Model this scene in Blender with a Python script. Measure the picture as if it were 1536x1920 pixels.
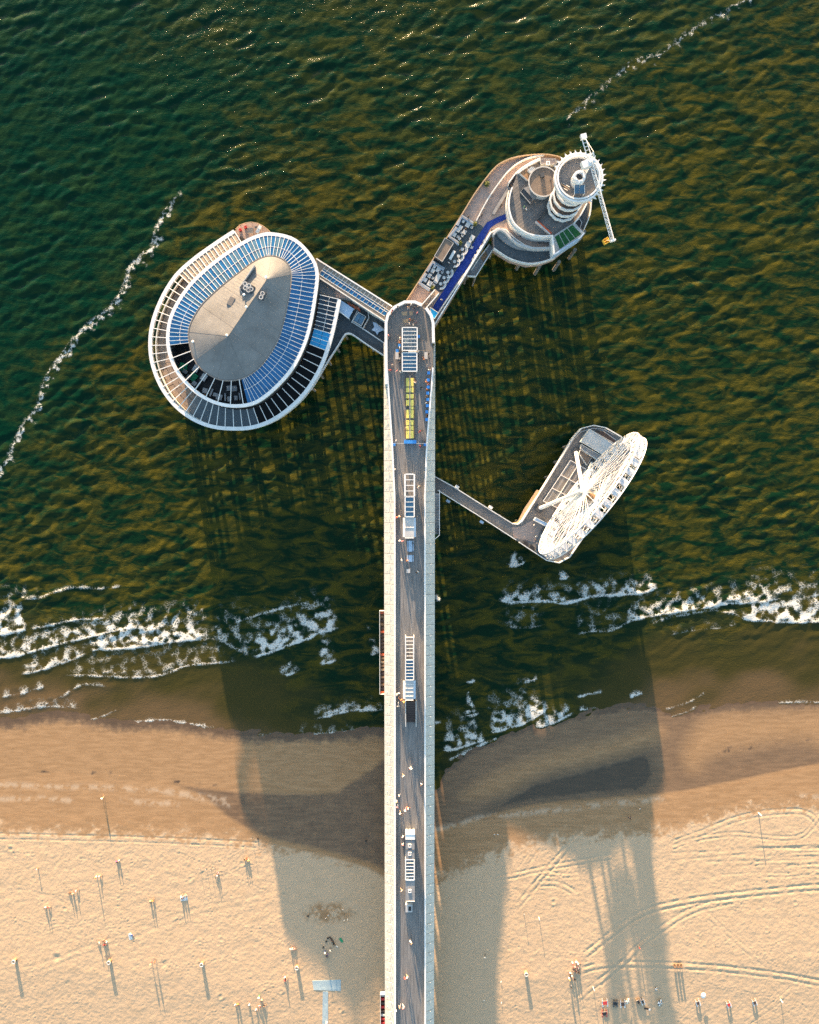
import bpy, bmesh, math, random
import numpy as np
from mathutils import Vector

# ------------------------------------------------------------------ camera, sky, sun, exposure
for o in list(bpy.data.objects):
    bpy.data.objects.remove(o, do_unlink=True)
scene = bpy.context.scene
COL = scene.collection
R = math.radians
F_PX, CAM_H = 1300.0, 205.0
TILT = math.atan(60 / F_PX)
cam_data = bpy.data.cameras.new('camera')
cam = bpy.data.objects.new('camera', cam_data)
COL.objects.link(cam)
cam.location = (0, 0, CAM_H)
cam.rotation_euler = (-TILT, 0, 0)
cam_data.sensor_fit = 'VERTICAL'
cam_data.sensor_height = 24
cam_data.lens = 24 * F_PX / 1920
cam_data.clip_start = 1
cam_data.clip_end = 12000
scene.camera = cam

SUN_EL, SUN_AZ = R(5.7), R(8.8)          # azimuth: degrees west of image-up
sdir = Vector((-math.sin(SUN_AZ) * math.cos(SUN_EL), math.cos(SUN_AZ) * math.cos(SUN_EL), math.sin(SUN_EL)))
world = bpy.data.worlds.new('World')
scene.world = world
world.use_nodes = True
wn = world.node_tree.nodes
bg = wn['Background']
sky = wn.new('ShaderNodeTexSky')
sky.sky_type = 'NISHITA'
sky.sun_disc = False
sky.sun_elevation = SUN_EL
sky.sun_rotation = -SUN_AZ
sky.air_density = 1.0
sky.dust_density = 1.3
sky.ozone_density = 1.3
world.node_tree.links.new(sky.outputs[0], bg.inputs[0])
bg.inputs[1].default_value = 0.13
sl = bpy.data.lights.new('sun', 'SUN')
sl.energy = 5.0
sl.angle = R(0.5)
sl.color = (1.0, 0.675, 0.40)
so = bpy.data.objects.new('sun', sl)
COL.objects.link(so)
so.rotation_euler = sdir.to_track_quat('Z', 'Y').to_euler()
so.location = (0, 0, 300)

scene.view_settings.view_transform = 'Standard'
scene.view_settings.look = 'None'
scene.view_settings.exposure = 2.62
scene.view_settings.gamma = 1
scene.view_settings.use_curve_mapping = False
scene.cycles.use_denoising = False
scene.cycles.sample_clamp_direct = 7
scene.cycles.sample_clamp_indirect = 2
scene.cycles.max_bounces = 5
scene.cycles.diffuse_bounces = 2
scene.cycles.glossy_bounces = 2
scene.cycles.transparent_max_bounces = 12

# ------------------------------------------------------------------ pixel -> place (photo pixels, 1536 x 1920)
ST, CT = math.sin(TILT), math.cos(TILT)
def P(px, py, z=0.0):
    u, v = px - 768.0, 960.0 - py
    dx, dy, dz = u, -ST * F_PX + CT * v, -CT * F_PX - ST * v
    t = (z - CAM_H) / dz
    return (dx * t, dy * t)
def Parr(pts, z=0.0, crop=None):
    out = []
    for p in pts:
        x, y = p[0], p[1]
        if crop: x, y = crop[0] + x * crop[2], crop[1] + y * crop[2]
        out.append(P(x, y, z))
    return out
C1 = (260, 400, 400 / 1536); C2 = (580, 470, 260 / 1248); C3 = (740, 230, 440 / 1536); C4 = (920, 240, 260 / 1536)
C5 = (800, 780, 430 / 1536); CF = (770, 400, 160 / 1536); CW = (960, 790, 270 / 1536); CL = (600, 480, 140 / 1344)
CH = (700, 560, 140 / 1536); CA = (0, 1060, 740 / 1536); CB = (800, 1030, 736 / 1536); CI = (300, 620, 220 / 1536)
def q(crop, x, y): return (crop[0] + x * crop[2], crop[1] + y * crop[2])
def qs(crop, pts): return [q(crop, *p[:2]) for p in pts]

def smooth(pts, n=6, closed=False):
    """Catmull-Rom through the points"""
    pts = [tuple(map(float, p)) for p in pts]
    m = len(pts); out = []
    rng = range(m) if closed else range(m - 1)
    for i in rng:
        if closed: a, b, c, d = (pts[(i + k - 1) % m] for k in range(4))
        else: a, b, c, d = pts[max(i - 1, 0)], pts[i], pts[i + 1], pts[min(i + 2, m - 1)]
        for k in range(n):
            t = k / n
            out.append(tuple(0.5 * (2 * b[j] + (c[j] - a[j]) * t + (2 * a[j] - 5 * b[j] + 4 * c[j] - d[j]) * t * t
                                    + (3 * b[j] - a[j] - 3 * c[j] + d[j]) * t ** 3) for j in range(len(b))))
    if not closed: out.append(pts[-1])
    return out
def resample(pts, n, closed=False):
    p = np.array(pts, float)
    if closed: p = np.vstack([p, p[:1]])
    s = np.concatenate([[0], np.cumsum(np.linalg.norm(np.diff(p, axis=0), axis=1))])
    t = np.linspace(0, s[-1], n + 1 if closed else n)
    if closed: t = t[:-1]
    return [tuple(float(np.interp(a, s, p[:, j])) for j in range(p.shape[1])) for a in t]

# ------------------------------------------------------------------ materials
MATS = {}
def mat(name, col, rough=0.6, metal=0.0, var=0.12, scale=0.6, bump=0.0, bscale=6.0, stretch=None, col2=None, spec=0.5, emit=None):
    if name in MATS: return MATS[name]
    m = bpy.data.materials.new(name); m.use_nodes = True
    nt = m.node_tree; N = nt.nodes; L = nt.links
    b = N['Principled BSDF']
    b.inputs['Roughness'].default_value = rough
    b.inputs['Metallic'].default_value = metal
    b.inputs['Specular IOR Level'].default_value = spec
    geo = N.new('ShaderNodeNewGeometry')
    vec = geo.outputs['Position']
    if stretch:
        mp = N.new('ShaderNodeMapping'); mp.inputs['Scale'].default_value = stretch
        L.new(vec, mp.inputs[0]); vec = mp.outputs[0]
    nz = N.new('ShaderNodeTexNoise'); nz.inputs['Scale'].default_value = scale; nz.inputs['Detail'].default_value = 6
    nz.inputs['Roughness'].default_value = 0.65
    L.new(vec, nz.inputs['Vector'])
    rp = N.new('ShaderNodeValToRGB')
    lo = [c * (1 - var) for c in col]; hi = [min(1, c * (1 + var)) for c in (col2 or col)]
    rp.color_ramp.elements[0].color = (*lo, 1); rp.color_ramp.elements[0].position = 0.32
    rp.color_ramp.elements[1].color = (*hi, 1); rp.color_ramp.elements[1].position = 0.68
    L.new(nz.outputs[0], rp.inputs[0]); L.new(rp.outputs[0], b.inputs['Base Color'])
    if bump:
        n2 = N.new('ShaderNodeTexNoise'); n2.inputs['Scale'].default_value = bscale; n2.inputs['Detail'].default_value = 4
        L.new(vec, n2.inputs['Vector'])
        bp = N.new('ShaderNodeBump'); bp.inputs['Strength'].default_value = bump; bp.inputs['Distance'].default_value = 0.1
        L.new(n2.outputs[0], bp.inputs['Height']); L.new(bp.outputs[0], b.inputs['Normal'])
    MATS[name] = m
    return m
def glassmat(name, tint, refl=0.12, rough=0.03, opacity=0.15):
    m = bpy.data.materials.new(name); m.use_nodes = True
    nt = m.node_tree; N = nt.nodes; L = nt.links
    for n in list(N): N.remove(n)
    out = N.new('ShaderNodeOutputMaterial')
    tr = N.new('ShaderNodeBsdfTransparent'); tr.inputs[0].default_value = (*tint, 1)
    df = N.new('ShaderNodeBsdfDiffuse'); df.inputs[0].default_value = (0.25, 0.3, 0.32, 1)
    gl = N.new('ShaderNodeBsdfGlossy'); gl.inputs['Roughness'].default_value = rough
    m1 = N.new('ShaderNodeMixShader'); m1.inputs[0].default_value = opacity
    m2 = N.new('ShaderNodeMixShader')
    fr = N.new('ShaderNodeFresnel'); fr.inputs[0].default_value = 1.5
    ad = N.new('ShaderNodeMath'); ad.operation = 'ADD'; ad.inputs[1].default_value = refl - 0.04
    L.new(fr.outputs[0], ad.inputs[0]); L.new(ad.outputs[0], m2.inputs[0])
    L.new(tr.outputs[0], m1.inputs[1]); L.new(df.outputs[0], m1.inputs[2])
    L.new(m1.outputs[0], m2.inputs[1]); L.new(gl.outputs[0], m2.inputs[2]); L.new(m2.outputs[0], out.inputs[0])
    MATS[name] = m
    return m
def objcolmat(name, attr, rough=0.8):
    """colour read from a custom property of the object"""
    m = bpy.data.materials.new(name); m.use_nodes = True
    b = m.node_tree.nodes['Principled BSDF']; b.inputs['Roughness'].default_value = rough
    a = m.node_tree.nodes.new('ShaderNodeAttribute'); a.attribute_type = 'OBJECT'; a.attribute_name = attr
    m.node_tree.links.new(a.outputs['Color'], b.inputs['Base Color'])
    MATS[name] = m
    return m

mat('white_paint', (0.72, 0.72, 0.70), 0.45, var=0.10, scale=0.8)
mat('white_old', (0.60, 0.60, 0.57), 0.55, var=0.18, scale=1.2)
mat('white_steel', (0.76, 0.76, 0.75), 0.4, var=0.06)
mat('wheel_white', (0.60, 0.61, 0.62), 0.5, var=0.1)
mat('panel', (0.47, 0.468, 0.415), 0.45, var=0.16, scale=1.1, bump=0.1, bscale=3)
mat('panel_joint', (0.36, 0.36, 0.34), 0.6, var=0.2)
mat('concrete', (0.30, 0.29, 0.26), 0.8, var=0.25, scale=0.5, bump=0.2)
mat('pile', (0.16, 0.15, 0.13), 0.85, var=0.3, scale=0.7)
mat('deck_wood', (0.163, 0.157, 0.150), 0.7, var=0.45, scale=1.0, stretch=(5.0, 0.16, 1), bump=0.15, bscale=3)
mat('deck_wood_head', (0.16, 0.145, 0.13), 0.7, var=0.25, scale=1.2, stretch=(2.5, 0.35, 1), bump=0.15, bscale=3)
mat('deck_pink', (0.36, 0.26, 0.21), 0.7, var=0.16, scale=0.7)
mat('deck_diag', (0.15, 0.145, 0.14), 0.65, var=0.28, scale=1.0, stretch=(1.6, 1.6, 1))
mat('terrace_dark', (0.055, 0.068, 0.075), 0.5, var=0.3, scale=0.8)
mat('terrace_grey', (0.16, 0.15, 0.14), 0.7, var=0.22, scale=0.5)
mat('brown_roof', (0.15, 0.115, 0.088), 0.75, var=0.18, scale=0.7)
mat('gravel', (0.166, 0.169, 0.166), 0.85, var=0.20, scale=0.22, bump=0.35, bscale=12)
mat('gravel_joint', (0.18, 0.16, 0.14), 0.9)
mat('beige_pane', (0.25, 0.205, 0.155), 0.4, var=0.14)
mat('blue_pane', (0.012, 0.098, 0.235), 0.16, var=0.25, scale=0.35, spec=0.7)
mat('bluegrey_pane', (0.055, 0.130, 0.20), 0.2, var=0.25, scale=0.5, spec=0.7)
mat('bright_blue_pane', (0.015, 0.26, 0.52), 0.25, var=0.15, scale=0.3)
mat('navy_pane', (0.008, 0.022, 0.038), 0.12, var=0.3, scale=0.3, spec=0.7)
mat('black_pane', (0.003, 0.0035, 0.004), 0.3, var=0.3, spec=0.15)
mat('black', (0.012, 0.012, 0.013), 0.6)
mat('dark_metal', (0.05, 0.055, 0.06), 0.45, var=0.2)
mat('mid_grey', (0.22, 0.22, 0.22), 0.6, var=0.2)
mat('light_grey', (0.42, 0.42, 0.41), 0.55, var=0.12)
mat('pale_blue', (0.36, 0.47, 0.60), 0.5, var=0.12)
mat('pale_table', (0.42, 0.43, 0.42), 0.5, var=0.12)
mat('blue_carpet', (0.003, 0.027, 0.20), 0.85, var=0.22, scale=1.0)
mat('sky_blue', (0.03, 0.22, 0.60), 0.55, var=0.1)
mat('green_turf', (0.008, 0.085, 0.022), 0.9, var=0.25, scale=2)
mat('green_cloth', (0.012, 0.24, 0.10), 0.7, var=0.12)
mat('orange', (0.62, 0.12, 0.04), 0.6, var=0.1)
mat('red', (0.50, 0.035, 0.03), 0.6, var=0.1)
mat('yellow', (0.72, 0.62, 0.14), 0.55, var=0.1)
mat('yellow_basket', (0.75, 0.45, 0.06), 0.5, var=0.1)
mat('wood', (0.24, 0.14, 0.07), 0.65, var=0.2, scale=2)
mat('dark_wood', (0.055, 0.034, 0.026), 0.6, var=0.3, scale=2)
mat('wood_tan', (0.38, 0.26, 0.15), 0.7, var=0.2, scale=3)
mat('stone', (0.30, 0.235, 0.185), 0.8, var=0.16, scale=0.9)
mat('stone_b', (0.25, 0.20, 0.165), 0.8, var=0.16, scale=0.9)
mat('stone_gap', (0.11, 0.09, 0.075), 0.9)
mat('slate', (0.075, 0.09, 0.10), 0.6, var=0.3, scale=0.9)
mat('foliage', (0.10, 0.12, 0.02), 0.8, var=0.4, scale=4)
mat('tshirt_mat', (0.30, 0.40, 0.44), 0.8, var=0.08)
glassmat('clear_glass', (0.80, 0.86, 0.88), refl=0.06, opacity=0.06)
glassmat('roof_glass', (0.62, 0.70, 0.74), refl=0.10, opacity=0.30)
objcolmat('cloth_top', 'top_colour'); objcolmat('cloth_low', 'low_colour'); objcolmat('hair', 'hair_colour')
mat('skin', (0.28, 0.18, 0.135), 0.6)

# ------------------------------------------------------------------ mesh builder
def ccw(p):
    a = sum(p[i][0] * p[(i + 1) % len(p)][1] - p[(i + 1) % len(p)][0] * p[i][1] for i in range(len(p)))
    return list(p) if a > 0 else list(p)[::-1]
class MB:
    def __init__(s): s.v, s.f = [], []
    def add(s, vs, fs):
        n = len(s.v); s.v += [tuple(map(float, a)) for a in vs]; s.f += [tuple(i + n for i in g) for g in fs]; return s
    def box(s, c, d, rz=0.0, rx=0.0):
        hx, hy, hz = d[0] / 2, d[1] / 2, d[2] / 2
        vs = []
        for z in (-hz, hz):
            for x, y in ((-hx, -hy), (hx, -hy), (hx, hy), (-hx, hy)):
                y2, z2 = y * math.cos(rx) - z * math.sin(rx), y * math.sin(rx) + z * math.cos(rx)
                vs.append((c[0] + x * math.cos(rz) - y2 * math.sin(rz), c[1] + x * math.sin(rz) + y2 * math.cos(rz), c[2] + z2))
        return s.add(vs, [(3, 2, 1, 0), (4, 5, 6, 7), (0, 1, 5, 4), (1, 2, 6, 5), (2, 3, 7, 6), (3, 0, 4, 7)])
    def prism(s, poly, z0, z1):
        p = ccw([a[:2] for a in poly]); n = len(p)
        vs = [(x, y, z0) for x, y in p] + [(x, y, z1) for x, y in p]
        return s.add(vs, [tuple(range(n))[::-1], tuple(range(n, 2 * n))] + [(i, (i + 1) % n, n + (i + 1) % n, n + i) for i in range(n)])
    def slab(s, quad, th):
        """quad of 3-D corners given thickness downwards"""
        q4 = [Vector(a) for a in quad]
        nrm = (q4[1] - q4[0]).cross(q4[2] - q4[0])
        if nrm.z < 0: q4 = q4[::-1]
        n = len(q4)
        vs = list(q4) + [a - Vector((0, 0, th)) for a in q4]
        return s.add(vs, [tuple(range(n)), tuple(range(n, 2 * n))[::-1]] + [((i + 1) % n, i, n + i, n + (i + 1) % n) for i in range(n)])
    def tube(s, a, b, r, n=6, r2=None, caps=True):
        a, b = Vector(a), Vector(b); d = b - a
        if d.length < 1e-6: return s
        d.normalize(); u = d.orthogonal().normalized(); w = d.cross(u)
        r2 = r if r2 is None else r2
        vs = [a + (u * math.cos(6.28318 * k / n) + w * math.sin(6.28318 * k / n)) * r for k in range(n)]
        vs += [b + (u * math.cos(6.28318 * k / n) + w * math.sin(6.28318 * k / n)) * r2 for k in range(n)]
        fs = [(k, (k + 1) % n, n + (k + 1) % n, n + k) for k in range(n)]
        if caps: fs += [tuple(range(n))[::-1], tuple(range(n, 2 * n))]
        return s.add(vs, fs)
    def path(s, pts, r, n=5, closed=False):
        m = len(pts)
        for i in range(m if closed else m - 1): s.tube(pts[i], pts[(i + 1) % m], r, n)
        return s
    def cyl(s, c, r, z0, z1, n=16, r2=None):
        return s.tube((c[0], c[1], z0), (c[0], c[1], z1), r, n, r2)
    def ring(s, c, r0, r1, z0, z1, n=32, a0=0.0, a1=2 * math.pi):
        full = abs(a1 - a0 - 2 * math.pi) < 1e-6
        m = n if full else n + 1
        vs = []
        for k in range(m):
            a = a0 + (a1 - a0) * k / n
            ca, sa = math.cos(a), math.sin(a)
            vs += [(c[0] + r0 * ca, c[1] + r0 * sa, z0), (c[0] + r1 * ca, c[1] + r1 * sa, z0), (c[0] + r1 * ca, c[1] + r1 * sa, z1), (c[0] + r0 * ca, c[1] + r0 * sa, z1)]
        fs = []
        for k in range(n):
            i, j = 4 * k, 4 * ((k + 1) % m)
            fs += [(i + 3, i + 2, j + 2, j + 3), (i, j, j + 1, i + 1), (i + 1, j + 1, j + 2, i + 2), (i, i + 3, j + 3, j)]
        if not full: fs += [(0, 1, 2, 3), tuple(4 * n + k for k in (3, 2, 1, 0))]
        return s.add(vs, fs)
    def ribbon(s, pts, w, z0, z1, closed=False, off=0.0):
        """wall of width w along a plan polyline, z0/z1 numbers or per-point lists"""
        m = len(pts); p = [Vector(a[:2]) for a in pts]; vs = []
        for i in range(m):
            a = p[i - 1] if (i > 0 or closed) else p[i]
            b = p[(i + 1) % m] if (i < m - 1 or closed) else p[i]
            t = (b - a).normalized(); nn = Vector((-t.y, t.x))
            za = z0[i] if isinstance(z0, (list, tuple)) else z0
            zb = z1[i] if isinstance(z1, (list, tuple)) else z1
            l, r = p[i] + nn * (off + w / 2), p[i] + nn * (off - w / 2)
            vs += [(l.x, l.y, za), (r.x, r.y, za), (r.x, r.y, zb), (l.x, l.y, zb)]
        fs = []
        for k in range(m if closed else m - 1):
            i, j = 4 * k, 4 * ((k + 1) % m)
            fs += [(i + 3, i + 2, j + 2, j + 3), (i, j, j + 1, i + 1), (i + 1, j + 1, j + 2, i + 2), (i, i + 3, j + 3, j)]
        if not closed: fs += [(0, 1, 2, 3), tuple(4 * (m - 1) + k for k in (3, 2, 1, 0))]
        return s.add(vs, fs)
    def rail(s, pts, z, h=1.05, step=2.2, r=0.04, rtop=0.06, closed=False):
        n = max(2, int(np.sum(np.linalg.norm(np.diff(np.array(pts), axis=0), axis=1)) / step) + 1)
        rp = resample(pts, n, closed)
        for x, y in rp: s.tube((x, y, z), (x, y, z + h), r, 4, caps=False)
        for zz, rr in ((h, rtop), (h * .5, r * .7)):
            s.path([(x, y, z + zz) for x, y in rp], rr, 4, closed)
        return s
    def build(s, name, material, parent=None, flat=True):
        me = bpy.data.meshes.new(name)
        off = Vector((0, 0, 0))
        if parent is not None: off = Vector(parent.get('_o', (0, 0, 0)))
        me.from_pydata([tuple(Vector(a) - off) for a in s.v], [], s.f)
        me.materials.append(MATS[material]); me.update()
        ob = bpy.data.objects.new(name, me); COL.objects.link(ob)
        if parent is not None:
            ob.parent = parent; ob['_o'] = tuple(off)
        return ob
def tag(o, label=None, cat=None, group=None, kind=None):
    if label: o['label'] = label
    if cat: o['category'] = cat
    if group: o['group'] = group
    if kind: o['kind'] = kind
    return o
def thing(name, label, cat, loc=(0, 0, 0), group=None):
    e = bpy.data.objects.new(name, None); COL.objects.link(e)
    e.empty_display_size = 0.3
    e.location = loc; e['_o'] = tuple(map(float, loc))
    return tag(e, label, cat, group)
def local(name, label, cat, group=None):
    """a thing modelled round the origin, to be moved with place() / dup()"""
    return thing(name, label, cat, (0, 0, 0), group)
def place(o, loc, rz=0.0, sc=1.0):
    o.location = loc; o.rotation_euler = (0, 0, rz); o.scale = (sc, sc, sc)
    return o
def dup(root, loc, rz=0.0, label=None, group=None, sc=1.0):
    r = root.copy(); COL.objects.link(r); place(r, loc, rz, sc)
    if label: r['label'] = label
    if group: r['group'] = group
    for ch in list(root.children):
        c = ch.copy(); COL.objects.link(c); c.parent = r
        for g in list(ch.children):
            d = g.copy(); COL.objects.link(d); d.parent = c
    return r
ORD = ['first', 'second', 'third', 'fourth', 'fifth', 'sixth', 'seventh', 'eighth', 'ninth', 'tenth', 'eleventh', 'twelfth',
       'thirteenth', 'fourteenth', 'fifteenth', 'sixteenth', 'seventeenth', 'eighteenth', 'nineteenth', 'twentieth']
def c3(xy, z): return (xy[0], xy[1], z)
# ------------------------------------------------------------------ ground, sea
rng = np.random.default_rng(7)
def axis(lo, hi, step, far, grow=1.22):
    core = list(np.arange(lo, hi + step * .5, step))
    s, a, b = step, core[0], core[-1]
    left, right = [], []
    while a > -far: s *= grow; a -= s; left.append(a)
    s = step
    while b < far: s *= grow; b += s; right.append(b)
    return np.array(left[::-1] + core + right)
def fft_field(n, size, lam_peak, spread, ang, lam_min, seed, power=2.0):
    """random directional wave field, unit variance"""
    g = np.random.default_rng(seed)
    k = 2 * np.pi * np.fft.fftfreq(n, size / n)
    kx, ky = np.meshgrid(k, k)
    kk = np.hypot(kx, ky) + 1e-9
    kp = 2 * np.pi / lam_peak
    th = np.arctan2(ky, kx) - ang
    s = np.exp(-1.0 * (kp / kk) ** 3) * kk ** (-power) * (np.abs(np.cos(th)) ** spread) * np.exp(-(kk * lam_min / 6.28) ** 2)
    z = np.fft.ifft2((g.normal(size=(n, n)) + 1j * g.normal(size=(n, n))) * s).real
    return z / z.std()
def samp(field, size, X, Y):
    n = field.shape[0]
    fx, fy = (X / size * n) % n, (Y / size * n) % n
    i, j = np.floor(fx).astype(int), np.floor(fy).astype(int)
    a, b = fx - i, fy - j
    i %= n; j %= n; i2, j2 = (i + 1) % n, (j + 1) % n
    return field[j, i] * (1 - a) * (1 - b) + field[j, i2] * a * (1 - b) + field[j2, i] * (1 - a) * b + field[j2, i2] * a * b
def pdist(X, Y, pts, reach):
    """distance, signed side and arc position to a polyline for points nearer than reach"""
    d = np.full(X.shape, 1e9); sd = np.zeros(X.shape); al = np.zeros(X.shape)
    p = np.array(pts, float); L = 0.0
    for a, b in zip(p[:-1], p[1:]):
        t = b - a; ln = np.hypot(*t)
        if ln < 1e-6: continue
        m = (X > min(a[0], b[0]) - reach) & (X < max(a[0], b[0]) + reach) & (Y > min(a[1], b[1]) - reach) & (Y < max(a[1], b[1]) + reach)
        idx = np.nonzero(m)
        if len(idx[0]):
            x, y = X[idx] - a[0], Y[idx] - a[1]
            s = np.clip((x * t[0] + y * t[1]) / ln ** 2, 0, 1)
            ex, ey = x - s * t[0], y - s * t[1]
            dd = np.hypot(ex, ey)
            cur = d[idx]; w = dd < cur
            sel = tuple(i[w] for i in idx)
            d[sel] = dd[w]; sd[sel] = np.sign(t[0] * ey - t[1] * ex)[w]; al[sel] = (L + s * ln)[w]
        L += ln
    return d, sd, al / max(L, 1e-6)
def inpoly(X, Y, poly):
    r = np.zeros(X.shape, bool); n = len(poly)
    for i in range(n):
        (x1, y1), (x2, y2) = poly[i], poly[(i + 1) % n]
        if y1 == y2: continue
        c = ((y1 > Y) != (y2 > Y)) & (X < (x2 - x1) * (Y - y1) / (y2 - y1) + x1)
        r ^= c
    return r
def soft(X, Y, px, z, width, crop=None, n=5):
    """0..1 mask of a pixel polygon with a soft edge (metres)"""
    poly = smooth(Parr(px, z, crop), n, True)
    ins = inpoly(X, Y, poly)
    d, _, _ = pdist(X, Y, poly + [poly[0]], width * 2)
    s = np.where(ins, np.minimum(d, width * 2), -np.minimum(d, width * 2))
    return np.clip(0.5 + s / (2 * width), 0, 1)
def sstep(a, b, x):
    t = np.clip((x - a) / (b - a), 0, 1); return t * t * (3 - 2 * t)
def grid_obj(name, xs, ys, Z, attrs, material):
    nx, ny = len(xs), len(ys)
    X, Y = np.meshgrid(xs, ys)
    co = np.stack([X.ravel(), Y.ravel(), Z.ravel()], 1).astype(np.float32)
    i = np.arange(nx * ny).reshape(ny, nx)
    f = np.stack([i[:-1, :-1], i[:-1, 1:], i[1:, 1:], i[1:, :-1]], -1).reshape(-1, 4)
    me = bpy.data.meshes.new(name)
    me.vertices.add(len(co)); me.vertices.foreach_set('co', co.ravel())
    me.loops.add(f.size); me.loops.foreach_set('vertex_index', f.ravel().astype(np.int32))
    me.polygons.add(len(f)); me.polygons.foreach_set('loop_start', np.arange(0, f.size, 4, dtype=np.int32))
    me.polygons.foreach_set('use_smooth', np.ones(len(f), bool))
    me.update()
    for k, v in attrs.items():
        a = me.attributes.new(k, 'FLOAT', 'POINT'); a.data.foreach_set('value', v.ravel().astype(np.float32))
    me.materials.append(material)
    o = bpy.data.objects.new(name, me); COL.objects.link(o); o['kind'] = 'structure'
    return o
class NT:
    """short hand for shader graphs"""
    def __init__(s, name):
        s.m = bpy.data.materials.new(name); s.m.use_nodes = True
        s.nt = s.m.node_tree; s.N = s.nt.nodes; s.b = s.N['Principled BSDF']
        s.pos = s.N.new('ShaderNodeNewGeometry').outputs['Position']
    def put(s, sock, v):
        if hasattr(v, 'is_linked') or isinstance(v, bpy.types.NodeSocket): s.nt.links.new(v, sock)
        else: sock.default_value = v
    def attr(s, n):
        a = s.N.new('ShaderNodeAttribute'); a.attribute_name = n; return a.outputs['Fac']
    def math(s, op, a, b=0.0, clamp=False):
        n = s.N.new('ShaderNodeMath'); n.operation = op; n.use_clamp = clamp
        s.put(n.inputs[0], a); s.put(n.inputs[1], b); return n.outputs[0]
    def ramp(s, v, a, b, lo=0.0, hi=1.0):
        n = s.N.new('ShaderNodeMapRange'); n.interpolation_type = 'SMOOTHSTEP'
        s.put(n.inputs[0], v); s.put(n.inputs[1], a); s.put(n.inputs[2], b); s.put(n.inputs[3], lo); s.put(n.inputs[4], hi); return n.outputs[0]
    def map(s, scale, rot=0.0):
        n = s.N.new('ShaderNodeMapping'); n.inputs['Scale'].default_value = scale; n.inputs['Rotation'].default_value = (0, 0, rot)
        s.put(n.inputs[0], s.pos); return n.outputs[0]
    def noise(s, scale, detail=4, rough=0.6, vec=None, dist=0.0):
        n = s.N.new('ShaderNodeTexNoise'); n.inputs['Scale'].default_value = scale; n.inputs['Detail'].default_value = detail
        n.inputs['Roughness'].default_value = rough; n.inputs['Distortion'].default_value = dist
        s.put(n.inputs['Vector'], vec or s.pos); return n.outputs[0]
    def voro(s, scale, feat='DISTANCE_TO_EDGE', vec=None):
        n = s.N.new('ShaderNodeTexVoronoi'); n.feature = feat; n.inputs['Scale'].default_value = scale
        s.put(n.inputs['Vector'], vec or s.pos); return n.outputs[0]
    def mix(s, fac, a, b):
        n = s.N.new('ShaderNodeMix'); n.data_type = 'RGBA'
        s.put(n.inputs['Factor'], fac)
        for sock, v in ((n.inputs['A'], a), (n.inputs['B'], b)):
            pass
        ia, ib = [i for i in n.inputs if i.name == 'A' and i.type == 'RGBA'][0], [i for i in n.inputs if i.name == 'B' and i.type == 'RGBA'][0]
        s.put(ia, (*a, 1) if isinstance(a, tuple) else a); s.put(ib, (*b, 1) if isinstance(b, tuple) else b)
        return [o for o in n.outputs if o.type == 'RGBA'][0]
    def warp(s, scale, amt):
        n = s.N.new('ShaderNodeTexNoise'); n.inputs['Scale'].default_value = scale; n.inputs['Detail'].default_value = 3
        s.put(n.inputs['Vector'], s.pos)
        a = s.N.new('ShaderNodeVectorMath'); a.operation = 'SCALE'; a.inputs['Scale'].default_value = amt
        s.put(a.inputs[0], n.outputs['Color'])
        b = s.N.new('ShaderNodeVectorMath'); b.operation = 'ADD'; s.put(b.inputs[0], s.pos); s.put(b.inputs[1], a.outputs[0])
        return b.outputs[0]
    def bump(s, h, strength, dist, normal=None):
        n = s.N.new('ShaderNodeBump'); s.put(n.inputs['Strength'], strength); n.inputs['Distance'].default_value = dist
        s.put(n.inputs['Height'], h)
        if normal is not None: s.put(n.inputs['Normal'], normal)
        return n.outputs[0]

SHORE = [(-400, 1352), (0, 1350), (60, 1344), (111, 1336), (170, 1344), (222, 1353), (308, 1352), (409, 1366), (472, 1376), (554, 1380), (626, 1376), (700, 1368),
         (740, 1385), (780, 1440), (806, 1480), (822, 1476), (838, 1440), (875, 1412), (915, 1391), (992, 1362), (1060, 1346), (1121, 1331), (1207, 1322), (1260, 1334),
         (1350, 1326), (1456, 1319), (1536, 1317), (1950, 1290)]
shore = np.array(smooth(Parr(SHORE, 0), 5))
shore = shore[np.argsort(shore[:, 0])]
def shore_y(X): return np.interp(X, shore[:, 0], shore[:, 1])

# --- beach and sea bed, one sheet
gx = axis(-132, 132, 0.27, 3000); gy = axis(-182, -62, 0.27, 3000)
GX, GY = np.meshgrid(gx, gy)
D = shore_y(GX) - GY                                   # metres inland of the water's edge
n64 = fft_field(512, 130, 14, 0, 0, 1.2, 3, 1.6)
nfine = fft_field(1024, 150, 2.2, 0, 0, 0.55, 5, 1.4)
lowf = fft_field(256, 400, 60, 0, 0, 8, 9, 2.0)
lump = samp(n64, 130, GX, GY)
GZ = np.where(D < 0, np.maximum(D * 0.022, -7.0), 0.0)
inl = np.clip(D, 0, None)
GZ = GZ + np.where(D > 0, 0.012 * np.minimum(inl, 18) + 0.022 * np.clip(inl - 18, 0, 60), 0)
near = (np.abs(GX) < 145) & (GY > -195)
def ln(py_pts):                                        # plan line y(x) from pixels
    a = np.array(smooth(Parr(py_pts, 0.8), 4)); return np.interp(GX, a[:, 0], a[:, 1])
dry_y = ln([(-300, 1562), (0, 1562), (200, 1568), (400, 1575), (500, 1590), (610, 1606), (690, 1626), (760, 1660), (815, 1655), (870, 1632), (960, 1592), (1085, 1572), (1250, 1562), (1400, 1524), (1536, 1520), (1800, 1500)])
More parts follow.
